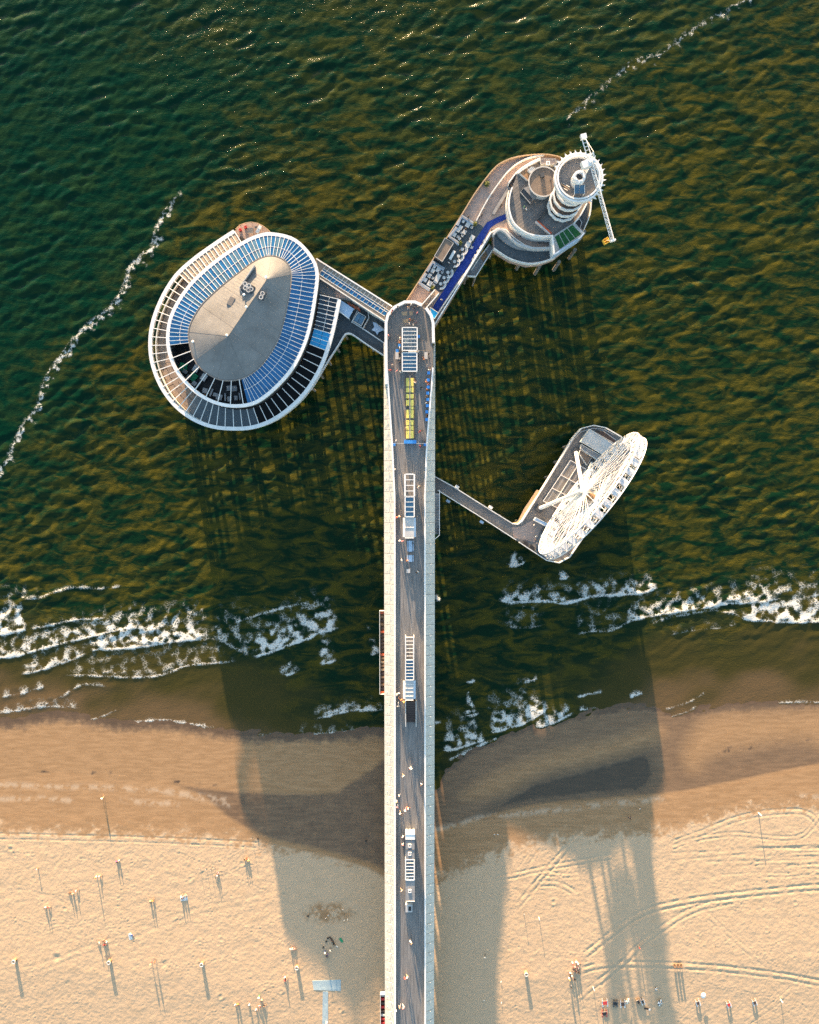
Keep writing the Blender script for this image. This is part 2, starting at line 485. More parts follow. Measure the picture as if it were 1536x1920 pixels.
damp_y = ln([(-300, 1480), (0, 1485), (300, 1490), (450, 1500), (722, 1540), (814, 1562), (848, 1553), (992, 1515), (1135, 1500), (1260, 1490), (1365, 1471), (1536, 1437), (1800, 1400)])
edge_n = samp(n64, 130, GX * 1.7 + 9, GY * 1.7) * 0.7 + samp(nfine, 150, GX, GY) * 0.35
dryness = 0.55 * sstep(-11, 6, dry_y - GY + edge_n * 1.2) + 0.45 * sstep(-2.2, 2.2, dry_y - GY + edge_n * 1.6)               # 1 = dry
swash = 1 - sstep(2.5, 8.0, D + edge_n * 0.5 + samp(lowf, 400, GX, GY) * 0.8)
wet = np.clip(0.42 * (1 - dryness), 0, 1)
wet = np.maximum(wet, (0.88 - 0.42 * sstep(0, 5, D + 0.5 * edge_n)) * swash * (D > -3))
w_left = soft(GX, GY, [(310, 1466), (430, 1479), (540, 1484), (620, 1482), (655, 1464), (690, 1442), (740, 1430), (760, 1640), (690, 1622), (610, 1600), (500, 1575), (430, 1540), (380, 1500)], 0.6, 1.6)
w_right = soft(GX, GY, [(812, 1480), (850, 1430), (950, 1375), (1100, 1335), (1220, 1320), (1340, 1330), (1560, 1312), (1700, 1310), (1700, 1420), (1536, 1437), (1365, 1471), (1260, 1490), (1135, 1500), (992, 1515), (848, 1553), (780, 1575)], 0.6, 1.0)
bar1 = soft(GX, GY, [(868, 1498), (900, 1468), (960, 1436), (1050, 1408), (1150, 1388), (1222, 1366), (1246, 1380), (1200, 1405), (1107, 1432), (1040, 1445), (1001, 1460), (945, 1488)], 0.6, 2.4)
bar2 = soft(GX, GY, [(1340, 1343), (1440, 1338), (1600, 1336), (1600, 1405), (1500, 1385), (1430, 1392), (1340, 1412), (1300, 1440), (1290, 1400)], 0.6, 3.6)
bar3 = soft(GX, GY, [(-60, 1385), (100, 1383), (260, 1386), (420, 1396), (560, 1400), (650, 1398), (660, 1440), (600, 1474), (450, 1470), (300, 1452), (-60, 1440)], 0.6, 1.8)
pool = soft(GX, GY, [(1215, 1408), (1232, 1440), (1215, 1484), (1135, 1496), (992, 1512), (900, 1534), (936, 1502), (1001, 1464), (1107, 1435), (1200, 1408)], 0.6, 2.4)
pool = np.clip(pool + 0.06 * edge_n * (pool > .02) * (pool < .98), 0, 1)
wet = np.maximum(wet, 0.78 * w_left * (0.97 + 0.03 * edge_n))
wet = np.maximum(wet, 0.72 * w_right)
wet = wet * (1 - 0.30 * bar1) * (1 - 0.38 * bar2) * (1 - 0.05 * bar3)
wet = np.maximum(wet, 0.88 * pool)
for cx, cy, rx, ry in ((80, 1448, 30, 4), (140, 1450, 10, 5), (172, 1450, 14, 6), (205, 1450, 8, 6), (330, 1467, 14, 6), (352, 1470, 12, 6), (372, 1472, 9, 6), (400, 1474, 20, 5), (440, 1477, 25, 5),
                       (1400, 1402, 55, 10), (1365, 1412, 40, 8), (1510, 1390, 22, 12), (1440, 1396, 35, 6)):
    a, b = P(cx, cy, 0.6); rr = ((GX - a) / (rx / 6.2)) ** 2 + ((GY - b) / (ry / 6.2)) ** 2
    wet = np.maximum(wet, 0.72 * np.exp(-rr * 0.9) * (0.85 + 0.3 * edge_n))
a, b = P(615, 1711, 1); rr = ((GX - a) / 7) ** 2 + ((GY - b) / 3.2) ** 2
wet = np.maximum(wet, 0.42 * np.exp(-rr) * np.clip(0.8 + 0.5 * edge_n, 0, 1.3))
pale = np.zeros_like(GX)                                # pale dried foam lines on the damp sand
for pts in ([(0, 1472), (90, 1476), (200, 1478), (300, 1484), (400, 1502), (430, 1510)], [(230, 1500), (270, 1506), (330, 1508)], [(820, 1558), (900, 1535), (1000, 1525), (1120, 1511), (1250, 1498)], [(1490, 1494), (1540, 1496)],
            [(300, 1482), (360, 1492), (420, 1500)], [(0, 1500), (60, 1497), (130, 1502)]):
    d, _, _ = pdist(GX, GY, Parr(pts, 0.8), 4)
    pale = np.maximum(pale, np.exp(-(d / 0.9) ** 2) * np.clip(0.5 + 0.7 * edge_n, 0, 1))
# fine relief: footprints on dry sand, tyre tracks
rough = samp(nfine, 150, GX, GY) * 0.009 + lump * 0.010 + samp(nfine, 150, GX * 0.45 + 31, GY * 0.45) * 0.008
GZ = GZ + np.where(near, rough * (0.08 + 0.92 * dryness), 0)
GZ = GZ - 0.10 * pool - 0.02 * w_right + 0.05 * bar1
def track(px, gap=9.5, width=0.30, depth=0.09, crop=None, twin=True):
    global GZ
    depth *= 0.72; width *= 1.1
    mod = np.clip(0.75 + 0.45 * edge_n, 0.15, 1.4)
    pts = smooth([q(crop, *p) for p in px] if crop else px, 6)
    a = np.array(pts); t = np.gradient(a, axis=0); t /= np.linalg.norm(t, axis=1)[:, None] + 1e-9
    nrm = np.stack([-t[:, 1], t[:, 0]], 1)
    for s in ((-.5, .5) if twin else (0,)):
        line = Parr(a + nrm * gap * s, 1.2)
        d, _, _ = pdist(GX, GY, line, 1.6)
        GZ = GZ - mod * np.where(d < 1.6, depth * np.exp(-(d / width) ** 2) - depth * 0.28 * np.exp(-((d - width * 2.0) / (width * .8)) ** 2), 0)
TB = (1140, 1480, 396 / 1536); TA = (800, 1480, 380 / 1536); T0 = (0, 1480, 400 / 1536)
track([(-900, 1568), (-300, 1566), (0, 1570), (130, 1573), (250, 1576), (400, 1582), (480, 1587)], 10, 0.22, 0.07)
track([(480, 400), (700, 320), (900, 240), (1100, 190), (1300, 170), (1420, 175), (1500, 215), (1560, 300)], 10, 0.26, 0.07, TB)
track([(480, 425), (640, 370), (900, 335), (1100, 350), (1300, 365), (1420, 345), (1490, 280), (1560, 190)], 8, 0.24, 0.06, TB)
track([(1900, 700), (1536, 715), (1300, 735), (1000, 765), (700, 800), (400, 855), (200, 930), (0, 1075), (-160, 1200)], 11, 0.34, 0.12, TB)
track([(900, 815), (720, 850), (560, 910), (400, 1010), (250, 1120), (130, 1240), (-60, 1400)], 11, 0.34, 0.10, TB)
track([(1900, 1480), (1536, 1405), (1300, 1360), (1000, 1320), (700, 1290), (400, 1275), (100, 1270), (-60, 1280), (-180, 1310)], 11, 0.34, 0.11, TB)
track([(740, 930), (860, 1040), (1000, 1160), (1160, 1280)], 9, 0.2, 0.05, TB)
track([(1600, 1050), (1480, 1250), (1380, 1400), (1200, 1560), (1000, 1700)], 9, 0.2, 0.05, TB)
track([(700, 880), (860, 690), (1000, 530), (1120, 400), (1200, 330)], 10, 0.28, 0.10, TA)
track([(540, 680), (700, 650), (900, 605), (1150, 560), (1400, 520)], 9, 0.26, 0.08, TA)
track([(700, 600), (770, 500)], 8, 0.26, 0.07, TA, False); track([(780, 570), (860, 460)], 8, 0.26, 0.07, TA, False)
track([(860, 720), (980, 720), (1090, 770), (1120, 800)], 10, 0.28, 0.08, TA)
track([(910, 640), (1040, 660), (1150, 650)], 8, 0.28, 0.07, TA)
track([(1130, 1600), (1260, 1490), (1400, 1380), (1530, 1270)], 10, 0.26, 0.07, TA)
track([(0, 1320), (250, 1290), (420, 1230), (640, 1150), (850, 1080), (1100, 990), (1400, 890), (1900, 780), (2200, 720)], 12, 0.40, 0.028, T0)
g = np.random.default_rng(21)
for k in range(26):                                     # raked, wind-cut lines on the dry sand at the right
    x0, y0 = g.uniform(1255, 1540), g.uniform(1590, 1648)
    l = g.uniform(60, 190); sl_ = g.uniform(-0.10, 0.02)
    track([(x0, y0), (x0 + l * .5, y0 + l * sl_ * .5 + g.uniform(-2, 2)), (x0 + l, y0 + l * sl_)], 0, 0.30, g.uniform(.03, .07), None, False)
for k in range(34):                                     # dug holes and heaps
    x0, y0 = g.uniform(0, 1536), g.uniform(1590, 1920)
    a, b = P(x0, y0, 1.2); rr = np.hypot(GX - a, GY - b); s = g.uniform(.3, .9)
    GZ = GZ + np.where(rr < 4, -0.06 * s * np.exp(-(rr / (.45 * s + .2)) ** 2) + 0.07 * s * np.exp(-((rr - .8 * s - .3) / .35) ** 2), 0)
for x0, y0 in ((309, 1806), (107, 1795), (205, 1797)):
    a, b = P(x0, y0, 1.2); rr = np.hypot(GX - a, GY - b)
    GZ = GZ + np.where(rr < 5, -0.10 * np.exp(-(rr / .9) ** 2) + 0.03 * np.exp(-((rr - 1.6) / .5) ** 2), 0)

def pits(n_, cx, cy, sx_, sy_, seed):
    gg = np.random.default_rng(seed)
    for a, b in zip(gg.normal(cx, sx_, n_), gg.normal(cy, sy_, n_)):
        if not (-10 < a < 1550 and 1580 < b < 1930): continue
        x, y = P(a, b, 1.5); i, j = np.searchsorted(gx, x), np.searchsorted(gy, y)
        w = (slice(j - 4, j + 5), slice(i - 4, i + 5)); rr = np.hypot(GX[w] - x, GY[w] - y)
        GZ[w] += -0.040 * np.exp(-(rr / .26) ** 2) + 0.014 * np.exp(-((rr - .5) / .22) ** 2)
for k in range(60): pits(26, g.uniform(0, 1536), g.uniform(1600, 1920), g.uniform(8, 50), g.uniform(4, 22), 100 + k)
for k in range(26):
    x0, y0, x1, y1 = g.uniform(0, 1536), g.uniform(1590, 1920), g.uniform(-260, 260), g.uniform(-90, 90)
    for t_ in np.linspace(0, 1, int(math.hypot(x1, y1) / 5) + 2): pits(1, x0 + x1 * t_, y0 + y1 * t_, 1.2, 1.0, int(k * 1000 + t_ * 900))
s = NT('sand')
wa, po, pl = s.attr('wet'), s.attr('pool'), s.attr('pale')
grain = s.noise(7.0, 5, 0.75); blot = s.noise(0.35, 5, 0.62); streak = s.noise(1.0, 4, 0.6, s.map((0.22, 1.2, 1)))
dry = s.mix(s.ramp(grain, 0.3, 0.7), (0.430, 0.317, 0.206), (0.505, 0.378, 0.248))
dry = s.mix(s.math('MULTIPLY', s.ramp(blot, 0.45, 0.75), 0.35), dry, (0.37, 0.275, 0.172))
damp = s.mix(s.ramp(streak, 0.3, 0.75), (0.262, 0.162, 0.084), (0.345, 0.218, 0.117))
wetc = s.mix(s.ramp(streak, 0.3, 0.75), (0.070, 0.046, 0.025), (0.110, 0.070, 0.038))
col = s.mix(s.ramp(wa, 0.03, 0.36), dry, damp)
col = s.mix(s.ramp(wa, 0.38, 0.95), col, wetc)
col = s.mix(s.math('MULTIPLY', po, 0.5), col, (0.030, 0.032, 0.021))
col = s.mix(s.math('MULTIPLY', pl, 0.55), col, (0.46, 0.37, 0.27))
weed = s.math('MULTIPLY', s.ramp(s.voro(0.42, 'F1', s.warp(0.9, 0.8)), 0.10, 0.05), s.ramp(s.noise(0.09, 2, 0.5), 0.50, 0.62))
col = s.mix(s.math('MULTIPLY', weed, 0.6), col, (0.09, 0.07, 0.04))
s.put(s.b.inputs['Base Color'], col)
s.put(s.b.inputs['Roughness'], s.ramp(wa, 0.45, 0.97, 0.92, 0.16))
s.put(s.b.inputs['Specular IOR Level'], s.ramp(wa, 0.3, 0.9, 0.15, 0.5))
bn = s.bump(grain, s.ramp(wa, 0.05, 0.5, 0.55, 0.08), 0.05)
bn = s.bump(s.noise(1.8, 4, 0.6), s.ramp(wa, 0.05, 0.4, 0.35, 0.0), 0.12, bn)
s.put(s.b.inputs['Normal'], bn)
grid_obj('beach_ground', gx, gy, GZ, {'wet': np.clip(wet, 0, 1), 'pool': pool, 'pale': np.clip(pale, 0, 1)}, s.m)

# --- the sea
sx = axis(-150, 150, 0.44, 5000); sy = axis(-104, 195, 0.44, 5000)
sx = sx; sy = sy[sy > -112]
SX, SY = np.meshgrid(sx, sy)
SD = SY - shore_y(SX)                                   # metres seaward
w1 = fft_field(1024, 311, 6.5, 4.0, math.atan2(-0.90, 0.36), 1.8, 11, 2.0)
w2 = fft_field(1024, 233, 4.0, 1.2, math.atan2(-0.8, 0.75), 1.0, 12, 1.9)
w3 = fft_field(512, 420, 55, 1, math.atan2(-0.9, 0.3), 8, 13, 2.0)
group_ = np.clip(0.75 + 0.4 * samp(w3, 420, SX, SY), 0.25, 1.7)
core = (np.abs(SX) < 152) & (SY < 197)
dep = sstep(6, 46, SD)
wav = (0.072 * samp(w1, 311, SX, SY) * group_ + 0.030 * samp(w2, 233, SX, SY)) * (0.10 + 0.90 * dep)
SZ = np.where(core, wav, 0) - 0.02
foam = np.zeros_like(SX); lace = np.zeros_like(SX)
fn = samp(fft_field(512, 120, 6, 0, 0, 1.2, 31, 1.7), 120, SX, SY)
fn2 = samp(fft_field(512, 90, 3, 0, 0, .8, 32, 1.4), 90, SX, SY)
def breaker(px, L, strength=1.0, crest=0.35, crop=None, line=0.42, fade=0.12, lc=1.0):
    """a breaking wave: a sharp foaming front along the line, lace trailing out to sea"""
    global foam, lace, SZ
    pts = Parr(smooth([q(crop, *p) for p in px] if crop else px, 5), 0)
    L = L * 1.3
    d, sd, al = pdist(SX, SY, pts, L * 1.6 + 4)
    m = d < L * 1.6 + 3.9
    sea = np.where(sd > 0, d, -d)                       # + = seaward
    env = np.clip(al / fade, 0, 1) * np.clip((1 - al) / fade, 0, 1)
    env = env * np.clip(0.9 + 0.25 * fn, 0.3, 1.2)
    front = np.exp(-((sea - 0.15) / line) ** 2) * env
    tail = np.where(sea > 0, np.exp(-(sea / L) ** 1.4), np.exp(-(sea / 0.4) ** 2)) * env
    foam = np.where(m, np.maximum(foam, front * strength), foam)
    lace = np.where(m, np.maximum(lace, tail * np.clip(0.78 + 0.42 * fn, 0, 1.2) * strength * lc), lace)
    SZ = SZ + np.where(m, 0.45 * crest * env * np.where(sea > 0, np.exp(-(sea / 2.6) ** 2), np.exp(-(sea / 0.8) ** 2)), 0)
B = breaker
B([(-120, 1195), (0, 1190), (30, 1185), (56, 1180)], 7.5, 1.0, .4, lc=1.1, fade=.05)
B([(50, 1181), (90, 1174), (140, 1163), (180, 1161), (207, 1158)], .8, .75, .4)
B([(-120, 1240), (0, 1233), (30, 1231), (72, 1219), (115, 1207), (150, 1199), (197, 1188), (240, 1178), (290, 1178), (328, 1174)], 4.2, .9, .35, lc=.95)
B([(164, 1219), (220, 1217), (275, 1212), (328, 1203), (362, 1200), (394, 1199)], 6.5, 1.0, .45, fade=.06, lc=1.0)
B([(388, 1196), (420, 1205), (445, 1218), (468, 1231)], 9, .5, .1, lc=1.0)
B([(466, 1231), (480, 1231), (512, 1222), (545, 1209), (580, 1197), (600, 1186), (645, 1177)], 6.5, 1.0, .4, lc=1.0)
B([(430, 1172), (470, 1158), (510, 1146), (550, 1136), (588, 1130)], .7, .6, .35)
B([(596, 1245), (615, 1243), (636, 1237)], 11, .9, .2, lc=.95, fade=.3); B([(692, 1228), (704, 1226), (716, 1222)], 7, .8, .2, fade=.3)
B([(36, 1265), (70, 1259), (104, 1248), (140, 1236), (170, 1221)], 3.5, .7, .25)
B([(108, 1268), (160, 1267), (220, 1270), (280, 1270), (320, 1261), (350, 1249), (400, 1244), (455, 1239)], 9, .62, .25, lc=.62)
B([(0, 1307), (40, 1301), (90, 1286)], 1.5, .6, .2); B([(30, 1332), (80, 1323), (110, 1311), (150, 1286), (180, 1285), (210, 1288)], .7, .5, .2)
B([(-60, 1337), (20, 1335), (55, 1329), (100, 1325), (160, 1330)], 1.8, .6, .08)
B([(215, 1358), (270, 1353), (310, 1351), (350, 1357), (410, 1366)], .8, .6, .05); B([(160, 1352), (190, 1345), (225, 1329)], .5, .4, .05)
B([(520, 1246), (532, 1266), (552, 1262), (566, 1252)], 6, .8, .1, lc=.9, fade=.3)
B([(585, 1350), (620, 1342), (660, 1333), (690, 1332), (722, 1331)], 2.2, .85, .15); B([(550, 1378), (600, 1376), (640, 1374), (690, 1369)], 2.5, .55, .03, lc=.7)
B([(300, 1372), (380, 1369), (440, 1374), (500, 1379), (560, 1380)], .7, .45, .02)
B([(60, 1118), (78, 1120), (100, 1112), (140, 1102), (190, 1104), (240, 1098)], .7, .55, .4); B([(26, 1114), (50, 1122), (80, 1122)], 3, .55, .3, fade=.3)
# right of the pier
B([(948, 1056), (962, 1062), (978, 1058), (988, 1050)], 6, .95, .15, lc=1.0, fade=.2)
B([(1040, 1084), (1056, 1085), (1070, 1080)], 2, .9, .2, fade=.3)
B([(930, 1124), (960, 1130), (1000, 1128), (1030, 1128), (1057, 1132), (1090, 1124), (1115, 1118), (1160, 1116), (1205, 1112), (1238, 1100)], 3.4, 1.0, .45, fade=.05, lc=.9)
B([(920, 1160), (960, 1176), (1000, 1176), (1040, 1170)], 11, .35, .05, lc=1.0, fade=.3)
B([(1080, 1190), (1110, 1184), (1150, 1182), (1190, 1160)], 9, .5, .1, lc=.75)
B([(1170, 1168), (1200, 1160), (1240, 1152), (1290, 1145), (1330, 1138), (1370, 1132), (1420, 1130), (1470, 1122)], 4.2, .85, .4, fade=.06, lc=.9)
B([(1385, 1160), (1430, 1164), (1480, 1167), (1530, 1166), (1700, 1160)], 8, 1.0, .4, fade=.05, lc=1.05)
B([(1215, 1172), (1260, 1158), (1330, 1146), (1370, 1150), (1395, 1160)], 2, .5, .15)
B([(1240, 1196), (1290, 1184), (1350, 1178), (1395, 1166)], 6, .35, .05, lc=.55)
B([(872, 1280), (884, 1279), (893, 1276)], 1.5, .8, .1, fade=.3); B([(978, 1282), (995, 1277), (1012, 1272)], 1.5, .7, .1, fade=.3)
B([(870, 1342), (888, 1342), (900, 1337)], 7, .95, .1, lc=1.0, fade=.25)
B([(917, 1375), (950, 1367), (980, 1358), (1010, 1342), (1035, 1322)], 6.5, .95, .15, lc=1.0)
B([(1000, 1363), (1030, 1360), (1055, 1348), (1078, 1336)], 3, .85, .1); B([(1080, 1308), (1110, 1301), (1132, 1298)], .8, .7, .1); B([(1085, 1332), (1120, 1327)], .8, .7, .05)
B([(1180, 1308), (1195, 1304), (1207, 1299)], 1, .8, .1); B([(828, 1407), (850, 1406), (880, 1397), (912, 1386)], 6, .95, .08, lc=.95)
B([(838, 1427), (870, 1414), (905, 1396), (940, 1383)], .7, .7, .03); B([(812, 1484), (830, 1480), (850, 1470), (870, 1455)], .6, .5, .02)
B([(815, 1128), (828, 1122)], 3, .9, .2, fade=.4); B([(815, 1357), (830, 1354)], .8, .7, .1); B([(1240, 1332), (1290, 1318), (1330, 1294)], .5, .4, .08); B([(1255, 1346), (1290, 1335), (1310, 1322)], .5, .4, .05)
B([(1450, 1318), (1500, 1317), (1560, 1318)], .6, .5, .03)
# the two ragged foam lines where greener water meets the silt
FL = [(-120, 960), (0, 880), (20, 850), (40, 805), (70, 765), (90, 705), (130, 650), (165, 610), (210, 575), (236, 530), (245, 498), (285, 465), (300, 415), (345, 352), (362, 335)]
FR = [(1066, 222), (1110, 180), (1150, 147), (1190, 115), (1240, 98), (1290, 60), (1340, 32), (1400, 0), (1460, -40)]
for line, w0, st in ((FL, .62, .80), (FR, 0.55, .55)):
    pts = Parr(smooth(line, 5), 0)
    d, sd, al = pdist(SX, SY, pts, 7)
    dd = np.abs(np.where(sd > 0, d, -d) + fn * 0.35 + fn2 * .2)
    wv = w0 * np.clip(1.0 + 0.45 * fn, .35, 2)
    e = np.exp(-(dd / wv) ** 2) * np.clip(0.85 + 0.4 * fn2, 0.1, 1.1) * np.clip(al / .04, 0, 1) * np.clip((1 - al) / .15, 0, 1)
    foam = np.where(d < 6.5, np.maximum(foam, st * 0.66 * e), foam)
    lace = np.where(d < 6.5, np.maximum(lace, st * .95 * np.exp(-(dd / (wv * 1.7)) ** 2) * np.clip(0.8 + .5 * fn2, 0, 1.2) * np.clip((1 - al) / .1, 0, 1)), lace)
front = Parr(smooth(FL + [(430, 285), (600, 250), (850, 270), (1000, 262)] + FR, 4), 0)
front = np.array(front)
# greener on the seaward side of the front
d, sd, al = pdist(SX, SY, front, 60)
fside = np.where(d < 59, np.where(sd > 0, d, -d), np.where(SY > np.interp(SX, front[:, 0], np.maximum.accumulate(front[:, 1])), 60, -60))
green = sstep(-22, 9, fside + fn * 2.5 + 5 * samp(w3, 420, SX, SY)) * (0.45 + 0.5 * sstep(-30, -75, SX + 12 * samp(w3, 420, SX * .7, SY * .7)))
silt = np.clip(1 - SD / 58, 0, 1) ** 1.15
silt = silt * (1 - 0.55 * np.exp(-((SX - 12) / 52) ** 4))  # silt colour cut around the pier to paint its shadowed water darker
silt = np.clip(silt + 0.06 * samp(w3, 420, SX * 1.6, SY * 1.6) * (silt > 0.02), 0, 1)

s = NT('sea_water')
fo, la, gr, si = s.attr('foam'), s.attr('lace'), s.attr('green'), s.attr('silt')
wv = s.warp(0.8, 1.3)
cell = s.voro(1.15, 'DISTANCE_TO_EDGE', wv); cell2 = s.voro(2.9, 'DISTANCE_TO_EDGE', s.warp(1.7, 0.6))
fine = s.noise(3.2, 5, 0.7)
blotch = s.noise(0.42, 5, 0.65, dist=0.6)
f1 = s.math('SUBTRACT', 1.0, s.math('MULTIPLY', cell, 2.4), True); f2 = s.math('SUBTRACT', 1.0, s.math('MULTIPLY', cell2, 2.4), True)
nf = s.math('ADD', s.math('ADD', s.math('MULTIPLY', f1, 0.40), s.math('MULTIPLY', f2, 0.26)), s.math('MULTIPLY', fine, 0.42))
nf = s.math('ADD', nf, s.math('MULTIPLY', s.math('SUBTRACT', blotch, 0.5), 0.16))
cov = s.math('MAXIMUM', fo, s.math('MULTIPLY', la, 0.72))
thr = s.math('SUBTRACT', 1.02, s.math('MULTIPLY', cov, 0.80))
lacy = s.math('MULTIPLY', s.ramp(s.math('SUBTRACT', nf, thr), -0.16, 0.26), s.ramp(cov, 0.04, 0.25))
solid = lacy
# scattered whitecap flecks
fl = s.noise(0.9, 6, 0.72, s.map((0.8, 1.5, 1), R(-24)))
fleck = s.math('MULTIPLY', s.ramp(fl, 0.775, 0.83), s.ramp(si, 0.25, 0.0, 0.0, 0.55))
fm = s.math('MAXIMUM', s.math('MAXIMUM', lacy, solid), fleck)
lit_swirl = s.noise(0.34, 6, 0.62, s.map((0.38, 1.0, 1), R(-22)), 0.7)
deep = s.mix(gr, (0.0024, 0.0165, 0.0072), (0.0005, 0.0180, 0.0092))
deep = s.mix(s.ramp(lit_swirl, 0.40, 0.66), deep, s.mix(gr, (0.0520, 0.0480, 0.0070), (0.0060, 0.0270, 0.0100)))  # olive patches paint sunlit wave slopes into the water colour
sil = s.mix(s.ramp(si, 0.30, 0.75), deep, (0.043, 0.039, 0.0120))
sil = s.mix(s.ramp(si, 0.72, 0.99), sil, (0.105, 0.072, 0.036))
sil = s.mix(s.math('MULTIPLY', s.ramp(la, 0.12, 0.95), s.ramp(blotch, 0.25, 0.75, 0.20, 0.55)), sil, (0.21, 0.23, 0.20))
col = s.mix(s.math('MULTIPLY', fm, 0.8), sil, (0.62, 0.64, 0.62))
s.put(s.b.inputs['Base Color'], col)
s.put(s.b.inputs['Roughness'], s.ramp(fm, 0.0, 0.6, 0.11, 0.8))
s.b.inputs['IOR'].default_value = 1.33
s.b.inputs['Specular IOR Level'].default_value = 0.14
rip = s.noise(1.5, 5, 0.62, s.map((0.75, 1.35, 1), R(-24)), 0.5)
wind = s.ramp(s.noise(0.028, 3, 0.55), 0.32, 0.68, 0.45, 1.2)
rip2 = s.noise(3.6, 3, 0.6)
bn = s.bump(rip, s.math('MULTIPLY', s.ramp(si, 0.3, 0.9, 0.8, 0.30), wind), 0.15)
bn = s.bump(rip2, s.ramp(si, 0.3, 0.9, 0.7, 0.3), 0.07, bn)
bn = s.bump(fm, 0.7, 0.10, bn)
s.put(s.b.inputs['Normal'], bn)
keep = sy > -110
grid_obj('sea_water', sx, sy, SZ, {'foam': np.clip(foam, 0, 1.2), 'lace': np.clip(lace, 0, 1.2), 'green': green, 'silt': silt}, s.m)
# ------------------------------------------------------------------ the pier
ZD = 15.2                                               # promenade deck
def ypx(py, z=ZD): return P(768, py, z)[1]
def lerp_tab(tab, v):
    xs, ys = zip(*tab); return float(np.interp(v, xs, ys))
IN_L = [(600, 723.5), (650, 724.2), (700, 727), (760, 731), (832, 736), (930, 740.6), (1100, 741.3), (2400, 741.8)]
IN_R = [(600, 813), (650, 812.6), (700, 811), (760, 806), (832, 800), (930, 796.4), (1100, 796.6), (2400, 797.2)]
Y_END = ypx(2150)
def in_x(py, tab): return P(lerp_tab(tab, py), py, ZD)[0]
W_OUT = 6.83
pier = thing('pier', 'long straight promenade pier with grey plank deck and pale sloping side panels', 'pier', (0, ypx(1300), 0))
head = Parr(qs(CH, [(285, 560), (285, 490), (318, 345), (445, 195), (645, 90), (855, 90), (990, 145), (1080, 200), (1178, 345), (1218, 495), (1218, 560)]), ZD)
def deck_strip(pa, pb, n):
    L_, R_ = [], []
    for py in np.linspace(pa, pb, n): L_.append((in_x(py, IN_L), ypx(py))); R_.append((in_x(py, IN_R), ypx(py)))
    return L_, R_
L1, R1 = deck_strip(640, 1000, 14)
b = MB(); b.prism(head + [R1[0]] + [L1[0]], ZD - .4, ZD); b.build('head_deck', 'deck_wood_head', pier)
b = MB(); b.prism([(head[0][0], L1[0][1])] + L1[1:] + R1[1:][::-1] + [(head[-1][0], R1[0][1])], ZD - .4, ZD - .004); b.build('wide_deck', 'deck_wood', pier)
b = MB(); b.prism([L1[-1], R1[-1], (in_x(2150, IN_R), Y_END), (in_x(2150, IN_L), Y_END)], ZD - .4, ZD - .008); b.build('narrow_deck', 'deck_wood', pier)
# ring pattern and pale hatches set into the head deck
cxh, cyh = P(770, 607, ZD)
b = MB()
for r0 in (2.2, 3.9, 5.2): b.ring((cxh, cyh), r0, r0 + .16, ZD + .004, ZD + .02, 28, R(20), R(160))
b.build('ring_inlay', 'terrace_grey', pier)
for pts in ([(575, 280), (700, 255), (705, 350), (590, 345)], [(740, 255), (810, 250), (815, 345), (745, 345)], [(610, 440), (715, 400), (725, 490), (620, 500)]):
    MB().prism(Parr(qs(CH, pts), ZD), ZD + .004, ZD + .03).build('hatch', 'wood_tan', pier)
# parapets
PA = Parr(qs(CH, [(268, 1755), (262, 900), (264, 490), (300, 335), (435, 175), (645, 65), (855, 65), (1000, 128)]), ZD + .9)
PB = Parr(qs(CH, [(1085, 185), (1190, 340), (1232, 500), (1240, 900)]), ZD + .9)
b = MB(); b.ribbon(PA, .75, ZD - .9, ZD + .95); b.build('head_parapet', 'white_paint', pier)
b = MB(); b.ribbon(PB, .75, ZD - .9, ZD + .95); b.build('head_parapet', 'white_paint', pier)
for tab, sgn in ((IN_L, -1), (IN_R, 1)):
    pys = list(np.linspace(690, 1000, 10)) + [2150]
    b = MB(); b.ribbon([(in_x(p_, tab) + sgn * .05, ypx(p_)) for p_ in pys], .42, ZD - .5, ZD + .85); b.build('parapet', 'white_paint', pier)
